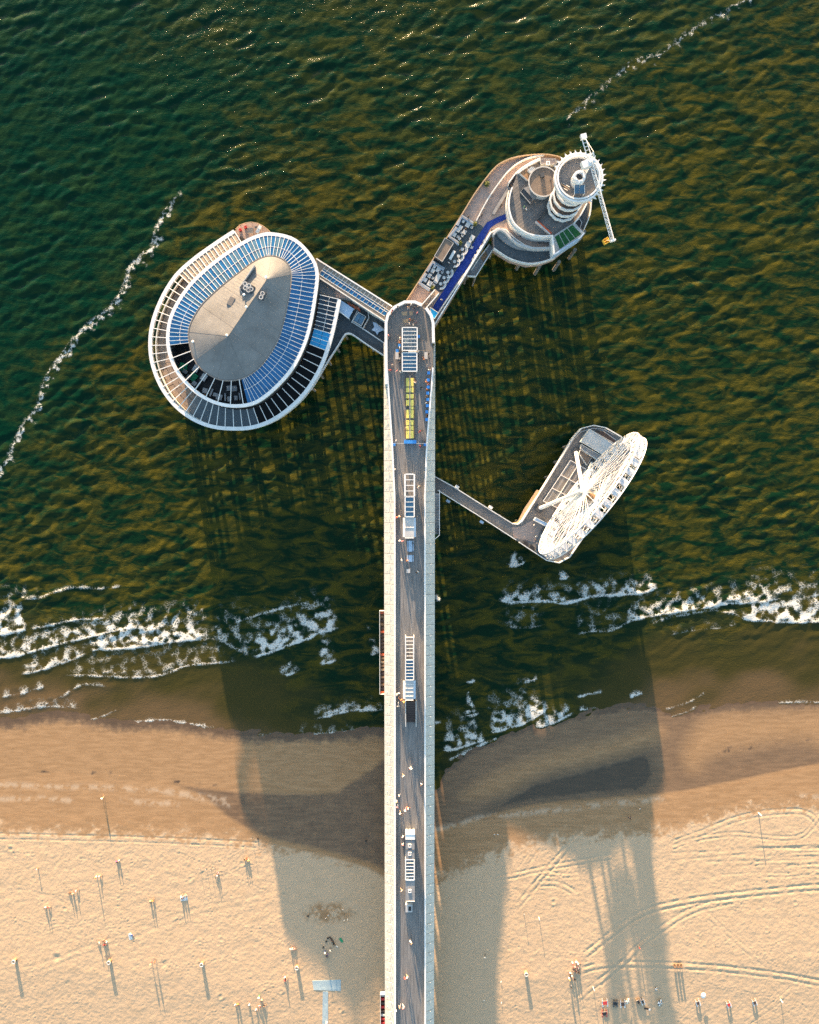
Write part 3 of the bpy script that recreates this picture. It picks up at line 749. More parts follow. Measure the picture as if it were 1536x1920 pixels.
# side panels, one by one
PITCH = 2.83
y0 = ypx(668); k = 0
fix = None
for sgn, tab in ((-1, IN_L), (1, IN_R)):
    base = MB(); ys = np.linspace(y0 + 3, Y_END, 60)
    A = []
    for ya, yb in zip(ys[:-1], ys[1:]):
        pa = [(lerp_tab(tab, 900 - yy * (F_PX / (CAM_H - ZD))), yy) for yy in (ya, yb)]
        xi = [sgn * max(0.3, abs(P(p_[0], 900, ZD)[0])) for p_ in pa]
        base.slab([(xi[0], ya, ZD + .25), (sgn * W_OUT, ya, ZD - 1.15), (sgn * W_OUT, yb, ZD - 1.15), (xi[1], yb, ZD + .25)], .12)
    base.build('panel_support', 'panel_joint', pier)
    y = y0; i = 0
    while y > Y_END + PITCH:
        ya, yb = y, y - PITCH + .10
        py_a, py_b = 900 - ya * (F_PX / (CAM_H - ZD)), 900 - yb * (F_PX / (CAM_H - ZD))
        xa, xb = P(lerp_tab(tab, py_a), 900, ZD)[0] + sgn * .25, P(lerp_tab(tab, py_b), 900, ZD)[0] + sgn * .25
        wid = W_OUT - abs(xa)
        if wid > .25:
            m = MB()
            m.slab([(xa, ya, ZD + .43), (sgn * (W_OUT + .12), ya, ZD - 1.0), (sgn * (W_OUT + .12), yb, ZD - 1.0), (xb, yb, ZD + .43)], .10)
            po_ = m.build('side_panel', 'panel', pier)
            f0, f1 = .30, .62
            lm = MB()
            xq = xa + sgn * wid * .35; zq = ZD + .43 - 1.43 * .35
            lm.box((xq, ya - .14, zq + .07), (wid * .62, .16, .05)); lm.build('batten', 'white_old', po_)
            MB().box((xa + sgn * wid * .28, ya - 1.0, ZD + .06), (.14, .8, .16)).build('bracket', 'white_old', po_)
            MB().box((xa + sgn * wid * .76, ya - 1.9, ZD - .62), (.22, .22, .16)).build('lamp', 'white_old', po_)
        y -= PITCH; i += 1
    b = MB(); b.ribbon([(sgn * (W_OUT + .1), y0 + 4), (sgn * (W_OUT + .1), Y_END)], .16, ZD - 1.9, ZD - 1.14); b.build('gutter', 'white_old', pier)
# enclosed lower walkway and its frames
b = MB(); b.box((0, (ypx(600) + Y_END) / 2, ZD - 2.2), (10.6, ypx(600) - Y_END, 3.4)); b.build('lower_walkway', 'dark_metal', pier)
b = MB(); b.box((0, (ypx(600) + Y_END) / 2, ZD - 4.15), (11.4, ypx(600) - Y_END, .5)); b.build('lower_floor', 'concrete', pier)
y = ypx(610)
while y > Y_END:
    b = MB(); b.box((0, y, ZD - 4.8), (11.2, .9, .8)); b.build('cross_beam', 'concrete', pier)
    for sx_ in (-3.9, 3.9):
        b = MB(); b.cyl((sx_, y), .5, -6, ZD - 5.1, 10); b.build('pile', 'pile', pier)
    y -= 13.0

# stairs down from the right side
st = thing('side_staircase', 'narrow steel staircase with white handrail against the right flank of the pier', 'staircase', c3(P(818, 965, ZD - 3), 0))
xa, xb = W_OUT + .12, W_OUT + 1.45
ya, yb = ypx(925, ZD - 2), ypx(1003, ZD - 2)
n = 26
for i in range(n):
    y = ya + (yb - ya) * (i + .5) / n
    z = ZD - 1.5 - 3.4 * (i / n if i < 10 else (10 / n if i < 15 else (i - 5) / n))
    b = MB(); b.box(((xa + xb) / 2, y, z), (xb - xa - .1, abs(yb - ya) / n * .8, .09)); b.build('step', 'mid_grey', st)
b = MB(); b.rail([(xb, ya + 1), (xb, yb), (xa, yb - 1.2)], ZD - 3.2, 1.7, 1.6, .05, .10); b.build('handrail', 'white_paint', st)
b = MB(); b.ribbon([(xb - .08, ya), (xb - .08, yb)], .12, ZD - 5.0, ZD - 3.3); b.build('stringer', 'dark_metal', st)

# low side terraces on the left flank
def side_terrace(pa, pb, label, matw, n_t, cols):
    t = thing('side_terrace', label, 'terrace', c3(P(719, (pa + pb) / 2, ZD - 3), 0))
    x1, x0 = -W_OUT - .05, -W_OUT - 1.5
    ya, yb = ypx(pa, ZD - 2.5), ypx(pb, ZD - 2.5)
    MB().box(((x0 + x1) / 2, (ya + yb) / 2, ZD - 3.1), (x1 - x0, abs(yb - ya), .3)).build('floor', matw, t)
    b = MB(); b.ribbon([(x1, ya), (x0, ya), (x0, yb), (x1, yb)], .14, ZD - 3.0, ZD - 2.0); b.build('balustrade', 'white_old', t)
    rs = random.Random(int(pa))
    for i in range(n_t):
        y = ya + (yb - ya) * (i + .6) / n_t
        bench = MB(); bench.box(((x0 + x1) / 2, y, ZD - 2.7), (1.1, .55, .45))
        bench.build('bench', rs.choice(cols), t)
    return t
side_terrace(1145, 1301, 'narrow brown wooden seating terrace clinging to the left flank above the surf', 'wood', 22, ['wood_tan', 'orange', 'dark_wood', 'white_old', 'wood', 'dark_wood'])
side_terrace(1862, 2040, 'narrow terrace with red benches on the left flank above the sand', 'dark_wood', 24, ['red', 'red', 'white_old', 'dark_wood', 'red'])

# ---- pavilions on the deck
def rect(x0, x1, y0_, y1, z):
    a, b_ = P(x0, y0_, z), P(x1, y1, z); return (a[0] + b_[0]) / 2, (a[1] + b_[1]) / 2, abs(b_[0] - a[0]), abs(a[1] - b_[1])
def glass_pavilion(label, x0, x1, ya, yb, h, nb, roof='roof_glass', frame='white_paint', slats=0, wall='clear_glass', fw=.16):
    z1 = ZD + h
    cx, cy, w, l = rect(x0, x1, ya, yb, z1)
    t = thing('pavilion', label, 'pavilion', (cx, cy, ZD))
    for sx_ in (-1, 1):
        for j in range(nb + 1):
            y = cy + l / 2 - l * j / nb
            if j in (0, nb) or nb <= 4 or j % 2 == 0:
                MB().box((cx + sx_ * (w / 2 - fw / 2), y + (fw / 2 if j == nb else -fw / 2 if j == 0 else 0), ZD + (h - .1) / 2), (fw, fw, h - .1)).build('post', frame, t)
        MB().box((cx + sx_ * (w / 2 - fw * .6), cy, z1 - .02), (fw * 1.7, l, .24)).build('beam', frame, t)
    for j in range(nb + 1):
        y = cy + l / 2 - l * j / nb
        MB().box((cx, y, z1 - .03), (w - fw * 3.0, fw * (1.4 if j in (0, nb) else .8), .2)).build('rafter', frame, t)
        if j < nb and roof:
            MB().box((cx, y - l / nb / 2, z1 - .06), (w - fw * 3.2, l / nb - fw * 1.1, .05)).build('roof_pane', roof, t)
            for k in range(slats):
                MB().box((cx - w / 2 + fw * 2 + (w - fw * 4) * (k + .5) / slats, y - l / nb / 2, z1 - .02), (.05, l / nb - fw * 1.5, .04)).build('slat', 'light_grey', t)
    if wall:
        for sx_ in (-1, 1):
            MB().box((cx + sx_ * (w / 2 - fw / 2), cy, ZD + .9), (.04, l - fw * 2.2, 1.7)).build('side_pane', wall, t)
    return t
glass_pavilion('square white-framed glass pavilion with slatted roof nearest the rounded pier head', 753.8, 783, 614, 657, 3.1, 6, 'roof_glass', slats=4)
t = glass_pavilion('white-framed pavilion with bluish glass roof just below the slatted one', 753.8, 782.5, 661.5, 696, 3.0, 5, 'bluegrey_pane')
glass_pavilion('open white steel pergola frame without roof halfway along the pier', 758.5, 778, 889, 931, 3.0, 4, None, wall=None, fw=.24)
glass_pavilion('narrow dark glass-roofed pavilion joined below the open pergola', 759, 777.5, 932, 969, 3.0, 4, 'bluegrey_pane')
def low_kiosk(label, x0, x1, ya, yb, h, roofm, frame='white_paint', ribs=3, wallm='white_old', skylights=0, wing=0.0):
    z1 = ZD + h
    cx, cy, w, l = rect(x0, x1, ya, yb, z1)
    t = thing('kiosk', label, 'kiosk', (cx, cy, ZD))
    MB().box((cx, cy, ZD + h / 2 - .12), (w - wing * 2 - .1, l - .1, h - .25)).build('wall', wallm, t)
    rf = MB().box((cx, cy, z1 - .06), (w - wing * 2, l, .13)).build('roof', roofm, t)
    for k in range(ribs + 1):
        MB().box((cx, cy + l / 2 - l * k / max(ribs, 1), z1 + .05), (w - wing * 2 - .1, .12, .08)).build('rib', frame, rf)
    if wing:
        for sx_ in (-1, 1): MB().slab([(cx + sx_ * (w / 2 - wing), cy - l / 2 + .3, z1 - .1), (cx + sx_ * w / 2, cy - l / 2 + .3, z1 - .5), (cx + sx_ * w / 2, cy + l / 2 - .2, z1 - .5), (cx + sx_ * (w / 2 - wing), cy + l / 2 - .2, z1 - .1)], .06).build('awning', 'pale_blue' if sx_ > 0 else 'white_old', t)
    for k in range(skylights):
        yy = cy + l / 2 - l * (k + .7) / (skylights + .4)
        s_ = MB().ring((cx - .1, yy), .38, .62, z1, z1 + .22, 4, R(45), R(405)).build('skylight', 'white_paint', rf)
    return t
low_kiosk('white-roofed kiosk with pale blue side awning halfway along the pier', 755.5, 780, 969.5, 1009, 2.8, 'light_grey', ribs=2, wing=.55)
glass_pavilion('open white pergola over the stairway where the shallows begin', 760, 776.5, 1195, 1237, 3.0, 6, None, wall=None, fw=.14)
glass_pavilion('dark glass-roofed pavilion joined below the pergola over the shallows', 760, 776.5, 1238, 1275, 3.0, 6, 'bluegrey_pane', fw=.14)
low_kiosk('kiosk with pale blue wings and ribbed grey roof above the dark steps', 755.8, 779.5, 1275.5, 1313, 2.8, 'light_grey', ribs=5, wing=.6)
t = thing('stepped_tribune', 'dark brown stepped seating tribune on the pier above the water edge', 'tribune', c3(P(770, 1335, ZD), ZD))
for i in range(9):
    cx, cy, w, l = rect(761.5 + (i > 3) * .7, 779 + (i > 3) * .3, 1315 + i * 4.7, 1319 + i * 4.7, ZD + 1.5)
    MB().box((cx, cy, ZD + (1.9 - i * .19) / 2), (w, l, 1.9 - i * .19)).build('step', 'dark_wood', t)
MB().ribbon(Parr([(760.6, 1314), (761, 1362)], ZD + 1.6), .16, ZD + .1, ZD + 1.9).build('side_rail', 'white_old', t)
MB().ribbon(Parr([(780.2, 1314), (780.4, 1362)], ZD + 1.6), .16, ZD + .1, ZD + 1.9).build('side_rail', 'white_old', t)
t = low_kiosk('white container kiosk front end of the long row near the beach', 760.2, 778.2, 1564, 1574.5, 2.9, 'white_paint', ribs=0)
t = low_kiosk('dark flat-roofed kiosk with two square skylights near the beach', 760.5, 777.5, 1575, 1611, 2.8, 'mid_grey', frame='dark_metal', ribs=2, wallm='dark_metal', skylights=2)
glass_pavilion('white-framed glass pavilion between the two skylight kiosks', 760, 777.5, 1612, 1650, 2.9, 6, 'roof_glass')
low_kiosk('dark flat-roofed kiosk with one square skylight lowest on the pier', 760.5, 778, 1651, 1690, 2.8, 'mid_grey', frame='white_old', ribs=1, wallm='white_old', skylights=1)
t = thing('vending_cart', 'small grey vending cart below the single-skylight kiosk', 'cart', c3(P(767, 1704, ZD), ZD))
cx, cy, w, l = rect(760.5, 773.5, 1697, 1711, ZD + 1.4)
MB().box((cx, cy, ZD + .75), (w, l, 1.1)).build('body', 'light_grey', t); MB().box((cx + .25, cy, ZD + 1.36), (w * .4, l * .55, .1)).build('hatch', 'black', t)
for sx_ in (-1, 1):
    for sy_ in (-1, 1): MB().tube((cx + sx_ * (w / 2 - .1), cy + sy_ * l * .3, ZD + .2), (cx + sx_ * (w / 2 + .02), cy + sy_ * l * .3, ZD + .2), .2, 10).build('wheel', 'black', t)
MB().path([(cx - .2, cy - l / 2, ZD + .9), (cx - .3, cy - l / 2 - .8, ZD + 1.0), (cx + .2, cy - l / 2 - .8, ZD + 1.0), (cx + .2, cy - l / 2, ZD + .9)], .04).build('handle', 'mid_grey', t)

# inside of the two head pavilions: counters
for (x0, x1, ya, yb, m_, lab) in ((757, 766, 637, 645, 'white_old', 'white serving counter under the slatted glass roof'), (766, 781, 657.6, 661, 'white_paint', 'white bar counter in the gap between the two head pavilions'),
                                  (758, 766, 688, 694, 'light_grey', 'grey serving counter under the bluish glass roof')):
    cx, cy, w, l = rect(x0, x1, ya, yb, ZD + 1.1)
    t = thing('bar_counter', lab, 'counter', (cx, cy, ZD))
    MB().box((cx, cy, ZD + .5), (w - .15, l - .1, 1.0)).build('body', 'dark_metal', t); MB().box((cx, cy, ZD + 1.05), (w, l, .08)).build('top', m_, t)

# tables
def make_table(top, w, l, name='picnic_table', bench=True, z=.76, frame='dark_metal'):
    t = local(name, 'x', 'table')
    MB().box((0, 0, z), (w, l, .06)).build('table_top', top, t)
    for s1 in (-1, 1):
        for s2 in (-1, 1): MB().box((s1 * (w / 2 - .1), s2 * (l / 2 - .12), z / 2 - .02), (.07, .07, z - .05)).build('leg', frame, t)
    if bench:
        for s1 in (-1, 1): MB().box((s1 * (w / 2 + .28), 0, .44), (.26, l * .95, .05)).build('bench', top if bench == 2 else 'wood', t)
    return t
yt = make_table('yellow', .82, 1.75)
segs = [(1146, 1222), (1232, 1276), (1290, 1330), (1342, 1398), (1404, 1428), (1432, 1508), (1524, 1572), (1578, 1614), (1620, 1690)]
first = True
for row, xx, nm in ((0, 886, 'left'), (1, 925, 'right')):
    for i, (a, b_) in enumerate(segs):
        if row == 0 and i in (4,): continue
        px, py = q(C2, xx, (a + b_) / 2)
        ln_ = (b_ - a) * C2[2] / 6.72
        lab = f'yellow picnic table with benches, {ORD[i]} from the sea end of the {nm} row'
        r = yt if first else dup(yt, (0, 0, 0)); first = False
        place(r, c3(P(px, py, ZD + .7), ZD)); r.scale = (1, ln_ / 1.75 * .96, 1)
        r['label'] = lab; r['group'] = 'yellow picnic tables on the promenade'
t = thing('table_divider', 'thin white rail dividing the two rows of yellow tables', 'rail', c3(P(768.8, 765, ZD), ZD))
MB().rail(Parr([(768.8, 705), (768.8, 822)], ZD + 1), ZD, 1.1, 2.5, .05, .08).build('rail', 'white_old', t)
t = thing('blue_stage', 'long bright blue counter closing the lower end of the yellow tables', 'counter', c3(P(769, 828.5, ZD), ZD))
cx, cy, w, l = rect(758, 780.5, 825.5, 831.5, ZD + 1)
MB().box((cx, cy, ZD + .5), (w, l, 1.0)).build('body', 'sky_blue', t); MB().box((cx, cy, ZD + 1.04), (w + .1, l + .06, .06)).build('top', 'sky_blue', t)
for xa_, xb_ in ((737, 758), (781, 799.5)):
    t = thing('light_string', 'thin pale string stretched between the pier edge and the blue counter, ' + ('left part' if xa_ < 760 else 'right part'), 'string', c3(P((xa_ + xb_) / 2, 831.5, ZD), ZD))
    a, b_ = P(xa_, 831.3, ZD + 1.6), P(xb_, 831.6, ZD + 1.6)
    MB().path([c3(a, ZD), c3(a, ZD + 1.6), c3(b_, ZD + 1.5), c3(b_, ZD)], .045, 4).build('cord', 'white_old', t)
a, b_ = P(783, 657, ZD + 2.4), P(808, 656.6, ZD + 1.8)
t = thing('light_string', 'thin pale string from the slatted pavilion to the right pier edge', 'string', c3(a, ZD)); MB().path([c3(a, ZD), c3(a, ZD + 2.4), c3(b_, ZD + 1.8), c3(b_, ZD)], .045, 4).build('cord', 'wood_tan', t)
bl = make_table('sky_blue', .75, .8, 'side_table', False)
blue = [(q(C2, *p_)) for p_ in ((1075, 1100), (1072, 1163), (1070, 1228), (1066, 1282), (1066, 1340), (1063, 1395), (1058, 1450), (1057, 1520))]
first = True
for i, (px, py) in enumerate(blue):
    r = bl if first else dup(bl, (0, 0, 0)); first = False
    place(r, c3(P(px, py, ZD + .7), ZD)); r['label'] = f'small square blue table on the right edge of the promenade, {ORD[i]} from the sea end'; r['group'] = 'blue tables along the right edge'
for (px, py, lab) in ((749.2, 647.5, 'blue table left of the slatted pavilion'), (745, 657.5, 'blue table at the left gap between the head pavilions'), (785, 631, 'blue table against the right side of the slatted pavilion'),
                      (739, 833.5, 'blue box at the left end of the string below the yellow tables'), (797.2, 833.5, 'blue box at the right end of the string below the yellow tables')):
    r = dup(bl, c3(P(px, py, ZD + .7), ZD), 0, lab, 'blue tables along the right edge', 1.0); del r['group']
wt = make_table('pale_blue', 1.0, 3.0, 'picnic_table', 2)
place(wt, c3(P(769.5, 1024, ZD + .7), ZD)); wt['label'] = 'long pale picnic table just below the white-roofed kiosk'
r = dup(wt, c3(P(769.5, 1047, ZD + .7), ZD), 0, 'shorter pale picnic table, second below the white-roofed kiosk'); r.scale = (1, .62, 1)
gt = make_table('light_grey', 1.0, 1.1, 'small_table', False)
place(gt, c3(P(765.8, 1070.5, ZD + .7), ZD)); gt['label'] = 'small square grey table alone below the pale picnic tables'
for (px, py, lab) in ((744.5, 667, 'grey slatted bench table left of the bluish pavilion'), (799, 666.5, 'pale high table by the right edge beside the bluish pavilion')):
    dup(gt, c3(P(px, py, ZD + .7), ZD), 0, lab).scale = (.9, 1.7, 1)
# ------------------------------------------------------------------ oval glass-ringed building
def to_px(pts, crop): return qs(crop, pts)
BEAM = qs(C1, [(960, 150), (1120, 190), (1240, 310), (1285, 430), (1270, 600), (1235, 800), (1190, 950), (1110, 1110), (1000, 1240), (880, 1340), (780, 1380), (650, 1385), (520, 1350), (400, 1275), (300, 1170),
               (240, 1060), (212, 930), (225, 780), (280, 650), (370, 520), (480, 410), (620, 300), (760, 210), (860, 165)])
GRAV = qs(C1, [(960, 305), (1060, 345), (1100, 430), (1090, 560), (1060, 720), (1010, 900), (930, 1040), (850, 1130), (760, 1185), (660, 1205), (560, 1190), (450, 1120), (390, 1030), (360, 900), (365, 820),
               (400, 740), (470, 640), (600, 520), (730, 420), (850, 335)])
OUTER = qs(C1, [(690, 130), (560, 215), (400, 330), (270, 450), (170, 610), (105, 780), (85, 930), (100, 1080), (160, 1240), (260, 1380), (390, 1480), (530, 1535), (680, 1550), (820, 1540), (960, 1490), (1090, 1400),
                (1200, 1290), (1290, 1150), (1350, 1010), (1400, 840), (1445, 620)])
ZB, ZG, ZR, ZO, ZF = 18.2, 19.1, 22.0, 13.4, 9.2
beam = smooth(Parr(BEAM, ZB), 5, True)
grav = smooth(Parr(GRAV, ZG), 5, True)
outer = smooth(Parr(OUTER, ZO), 5)
oc = P(455, 600, ZB)
oval = thing('oval_building', 'oval seaside restaurant with gravel roof, blue glass ring and white rims', 'building', (oc[0], oc[1], 0))
# gravel roof: a ridge with rounded ends
RA, RB = Vector(P(*q(C1, 925, 475), ZR)), Vector(P(*q(C1, 645, 885), ZR))
gp = resample(grav, 96, True)
def on_ridge(p):
    d = RB - RA; t = max(0, min(1, (Vector(p) - RA).dot(d) / d.length_squared)); return RA + d * t
m = MB(); n = len(gp); vs = []
for p_ in gp:
    r_ = on_ridge(p_); vs += [(p_[0], p_[1], ZG), (r_.x, r_.y, ZR)]
m.add(vs, [(2 * i, 2 * i + 1, 2 * ((i + 1) % n) + 1, 2 * ((i + 1) % n)) for i in range(n)])
roof = m.build('gravel_roof', 'gravel', oval)
MB().ribbon(gp, .3, ZG - .5, ZG + .12, True).build('roof_edge', 'gravel_joint', oval)
MB().path([(RA.x, RA.y, ZR), (RB.x, RB.y, ZR)], .06, 4).build('ridge_seam', 'gravel_joint', roof)
for i in range(0, n, 8):
    r_ = on_ridge(gp[i]); MB().tube((gp[i][0], gp[i][1], ZG + .01), (r_.x, r_.y, ZR + .01), .022, 4).build('membrane_seam', 'gravel_joint', roof)
# ring beam
br = resample(beam, 100, True)
MB().ribbon(br, .9, ZB - .5, ZB + .18, True).build('ring_beam', 'white_paint', oval)
def ray_out(p, d, poly, closed=True):
    best = None; m_ = len(poly)
    for i in range(m_ if closed else m_ - 1):
        a, b_ = poly[i], poly[(i + 1) % m_]
        ex, ey = b_[0] - a[0], b_[1] - a[1]
        den = d[0] * ey - d[1] * ex
        if abs(den) < 1e-9: continue
        t = ((a[0] - p[0]) * ey - (a[1] - p[1]) * ex) / den
        u = ((a[0] - p[0]) * d[1] - (a[1] - p[1]) * d[0]) / den
        if t > 0.01 and -1e-6 <= u <= 1 + 1e-6 and (best is None or t < best): best = t
    return None if best is None else (p[0] + d[0] * best, p[1] + d[1] * best)
def normals(pts):
    out = []; m_ = len(pts); o_ = ccw(pts) == list(pts)
    for i in range(m_):
        a, b_ = pts[i - 1], pts[(i + 1) % m_]
        t = Vector((b_[0] - a[0], b_[1] - a[1])).normalized()
        nn = Vector((t.y, -t.x)) if o_ else Vector((-t.y, t.x)); out.append(nn)
    return out
NC = 112
bc = resample(beam, NC, True); bn_ = normals(bc)
inner = [ray_out(p_, (-nn.x, -nn.y), gp) for p_, nn in zip(bc, bn_)]
# smooth the inner hits so the rafters fan evenly
ang = lambda p_: math.atan2(p_[1] - oc[1], p_[0] - oc[0])
def back_px(p_, z):
    dx, dy, dz = p_[0], p_[1], z - CAM_H
    depth = -(dy * -ST + dz * -CT) * -1
    vx, vy = dx, dy * CT - dz * ST * 1.0
    fwd = dy * -ST + dz * -CT; up = dy * CT + dz * -ST
    return 768 + F_PX * dx / fwd, 960 - F_PX * up / fwd
def is_open(p_):
    x, y = back_px(p_, ZB)
    return (y > 652 and x < 330) or (y > 672 and x < 467)
for i in range(NC):
    j = (i + 1) % NC
    A_, B_, a_, b_ = bc[i], bc[j], inner[i], inner[j]
    if None in (a_, b_): continue
    op = is_open(A_)
    if not op or i % 3 == 0:
        m = MB(); m.tube((A_[0], A_[1], ZB + .12), (a_[0], a_[1], ZG + .10), .062 if not op else .12, 4); m.build('rafter', 'white_paint', oval)
    if op: continue
    f = .58
    M1 = (A_[0] + (a_[0] - A_[0]) * f, A_[1] + (a_[1] - A_[1]) * f); M2 = (B_[0] + (b_[0] - B_[0]) * f, B_[1] + (b_[1] - B_[1]) * f)
    zm = ZB + (ZG - ZB) * f
    x, y = back_px(A_, ZB)
    ncl = (Vector(bn_[i]).x)
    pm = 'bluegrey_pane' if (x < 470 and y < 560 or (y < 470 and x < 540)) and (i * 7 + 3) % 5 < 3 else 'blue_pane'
    MB().slab([(A_[0], A_[1], ZB + .02), (B_[0], B_[1], ZB + .02), (M2[0], M2[1], zm + .02), (M1[0], M1[1], zm + .02)], .05).build('glass_pane', pm, oval)
    MB().slab([(M1[0], M1[1], zm + .02), (M2[0], M2[1], zm + .02), (b_[0], b_[1], ZG), (a_[0], a_[1], ZG)], .05).build('glass_pane', pm, oval)
    MB().tube((M1[0], M1[1], zm + .07), (M2[0], M2[1], zm + .07), .055, 4).build('purlin', 'white_paint', oval)
# facade under the ring beam and under the gravel roof, floor of the building
MB().ribbon(resample(beam, 60, True), .2, ZF + .01, ZB - .52, True).build('upper_facade', 'dark_metal', oval)
core_p = [(oc[0] + (p_[0] - oc[0]) * .93, oc[1] + (p_[1] - oc[1]) * .93) for p_ in resample(grav, 40, True)]
MB().ribbon(core_p, .25, 12.6, ZG - .52, True).build('core_wall', 'black', oval)
MB().prism(resample(beam, 60, True), 12.2, 12.6).build('upper_floor', 'black', oval)
# ---- outer ring
oo = resample(outer, 140)
MB().ribbon(oo, 1.0, ZO - .7, ZO + .2).build('outer_rim', 'white_paint', oval)
fl = resample(outer, 70) + [P(*q(C1, 1275, 560), ZF), P(*q(C1, 1240, 330), ZF), P(*q(C1, 960, 160), ZF), P(*q(C1, 800, 190), ZF)]
fl2 = [(p_[0] + (oc[0] - p_[0]) * .015, p_[1] + (oc[1] - p_[1]) * .015) for p_ in fl]
MB().prism(fl2, 8.2, ZF).build('terrace_floor', 'stone_gap', oval)
MB().ribbon([(p_[0] + (oc[0] - p_[0]) * .012, p_[1] + (oc[1] - p_[1]) * .012) for p_ in resample(outer, 60)], .3, 7.6, ZF + 1.0).build('outer_balustrade', 'white_old', oval)
NO = 54
op_ = resample(outer, NO)
cells = []
for i, p_ in enumerate(op_):
    a, b_ = op_[max(i - 1, 0)], op_[min(i + 1, NO - 1)]
    t = Vector((b_[0] - a[0], b_[1] - a[1])).normalized()
    # inward = to the left or right, whichever points at the centre
    nn = Vector((-t.y, t.x))
    if nn.dot(Vector((oc[0] - p_[0], oc[1] - p_[1]))) < 0: nn = -nn
    cells.append((p_, ray_out(p_, (nn.x, nn.y), br)))
for i in range(NO):
    p_, h_ = cells[i]
    if h_ is None: continue
    L_ = Vector(h_) - Vector(p_)
    if L_.length > 12: continue
    s_ = i / (NO - 1)
    inn = Vector(p_) + L_ * ((L_.length - .5) / L_.length)
    ZI = ZO + .75
    MB().tube((p_[0], p_[1], ZO + .1), (inn.x, inn.y, ZI + .1), .12, 4).build('rafter', 'white_paint', oval)
    if i == NO - 1: continue
    p2, h2 = cells[i + 1]
    if h2 is None: continue
    L2 = Vector(h2) - Vector(p2)
    if L2.length > 12: continue
    in2 = Vector(p2) + L2 * ((L2.length - .5) / L2.length)
    def cellquad(f0, f1, th=.05, dz=0):
        lp = lambda a, b_, f: (a[0] + (b_.x - a[0]) * f, a[1] + (b_.y - a[1]) * f, ZO + (ZI - ZO) * f + dz)
        return [lp(p_, inn, f0), lp(p2, in2, f0), lp(p2, in2, f1), lp(p_, inn, f1)]
    x, y = back_px(p_, ZO)
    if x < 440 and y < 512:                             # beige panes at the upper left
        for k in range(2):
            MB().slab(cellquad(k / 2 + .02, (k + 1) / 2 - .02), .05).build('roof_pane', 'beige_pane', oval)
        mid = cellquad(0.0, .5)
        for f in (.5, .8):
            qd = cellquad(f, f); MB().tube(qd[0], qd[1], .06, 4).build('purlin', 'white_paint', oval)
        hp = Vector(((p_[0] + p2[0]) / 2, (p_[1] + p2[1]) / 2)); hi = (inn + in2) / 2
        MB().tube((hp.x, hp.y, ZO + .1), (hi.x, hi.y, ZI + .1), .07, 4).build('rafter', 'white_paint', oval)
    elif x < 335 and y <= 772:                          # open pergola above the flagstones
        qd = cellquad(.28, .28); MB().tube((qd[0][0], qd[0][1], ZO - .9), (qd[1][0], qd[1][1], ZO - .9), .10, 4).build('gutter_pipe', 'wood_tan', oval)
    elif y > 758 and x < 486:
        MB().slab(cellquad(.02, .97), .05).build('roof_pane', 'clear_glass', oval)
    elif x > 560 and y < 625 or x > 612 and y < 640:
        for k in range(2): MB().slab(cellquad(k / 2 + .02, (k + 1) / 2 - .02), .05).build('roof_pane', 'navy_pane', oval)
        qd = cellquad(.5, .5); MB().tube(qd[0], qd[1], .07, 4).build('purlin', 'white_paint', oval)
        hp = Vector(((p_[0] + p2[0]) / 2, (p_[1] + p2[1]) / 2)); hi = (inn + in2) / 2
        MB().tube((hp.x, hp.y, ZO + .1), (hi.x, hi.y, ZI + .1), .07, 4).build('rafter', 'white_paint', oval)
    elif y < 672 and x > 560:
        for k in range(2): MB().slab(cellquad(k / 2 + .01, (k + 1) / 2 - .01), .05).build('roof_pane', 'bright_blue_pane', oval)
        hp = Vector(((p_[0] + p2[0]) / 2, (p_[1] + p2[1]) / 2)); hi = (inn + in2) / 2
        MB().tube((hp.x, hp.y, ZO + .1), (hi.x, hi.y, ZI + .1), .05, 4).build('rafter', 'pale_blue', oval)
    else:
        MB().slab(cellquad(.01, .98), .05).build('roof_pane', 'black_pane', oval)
# flagstones on the open terrace (left) and slate at the bottom
rs = random.Random(5)
NS = 74
fp = resample(outer, NS)
for i in range(NS - 1):
    x, y = back_px(fp[i], ZO)
    if x > 500 or (x < 440 and y < 500): continue
    a, b_ = Vector(fp[i]), Vector(fp[i + 1]); t = (b_ - a).normalized(); nn = Vector((-t.y, t.x))
    if nn.dot(Vector(oc) - a) < 0: nn = -nn
    rows = 4; W_ = 6.1
    for k in range(rows):
        o_ = rs.uniform(-.12, .12); f0, f1 = .7 + W_ * k / rows, .7 + W_ * (k + 1) / rows
        j = lambda: rs.uniform(-.13, .13)
        g_ = .06
        qd = [a + t * (g_ + o_ + j()) + nn * (f0 + g_ + j()), b_ + t * (-g_ + o_ + j()) + nn * (f0 + g_ + j()), b_ + t * (-g_ + o_ + j()) + nn * (f1 - g_ + j()), a + t * (g_ + o_ + j()) + nn * (f1 - g_ + j())]
        zt = ZF + rs.uniform(.03, .05)
        mt = 'slate' if (x > 345 and y > 735) else rs.choice(['stone', 'stone', 'stone_b'])
        MB().slab([(v.x, v.y, zt) for v in qd], .03).build('flagstone', mt, oval)
# piles and beams
for p_ in resample([(oc[0] + (a[0] - oc[0]) * .9, oc[1] + (a[1] - oc[1]) * .9) for a in resample(outer, 60)], 16) + resample([(oc[0] + (a[0] - oc[0]) * .62, oc[1] + (a[1] - oc[1]) * .62) for a in br], 10, True):
    MB().cyl(p_, .55, -7, 8.2, 10).build('pile', 'pile', oval)
MB().prism([(oc[0] + (a[0] - oc[0]) * .95, oc[1] + (a[1] - oc[1]) * .95) for a in fl], 7.4, 8.19).build('underside', 'concrete', oval)

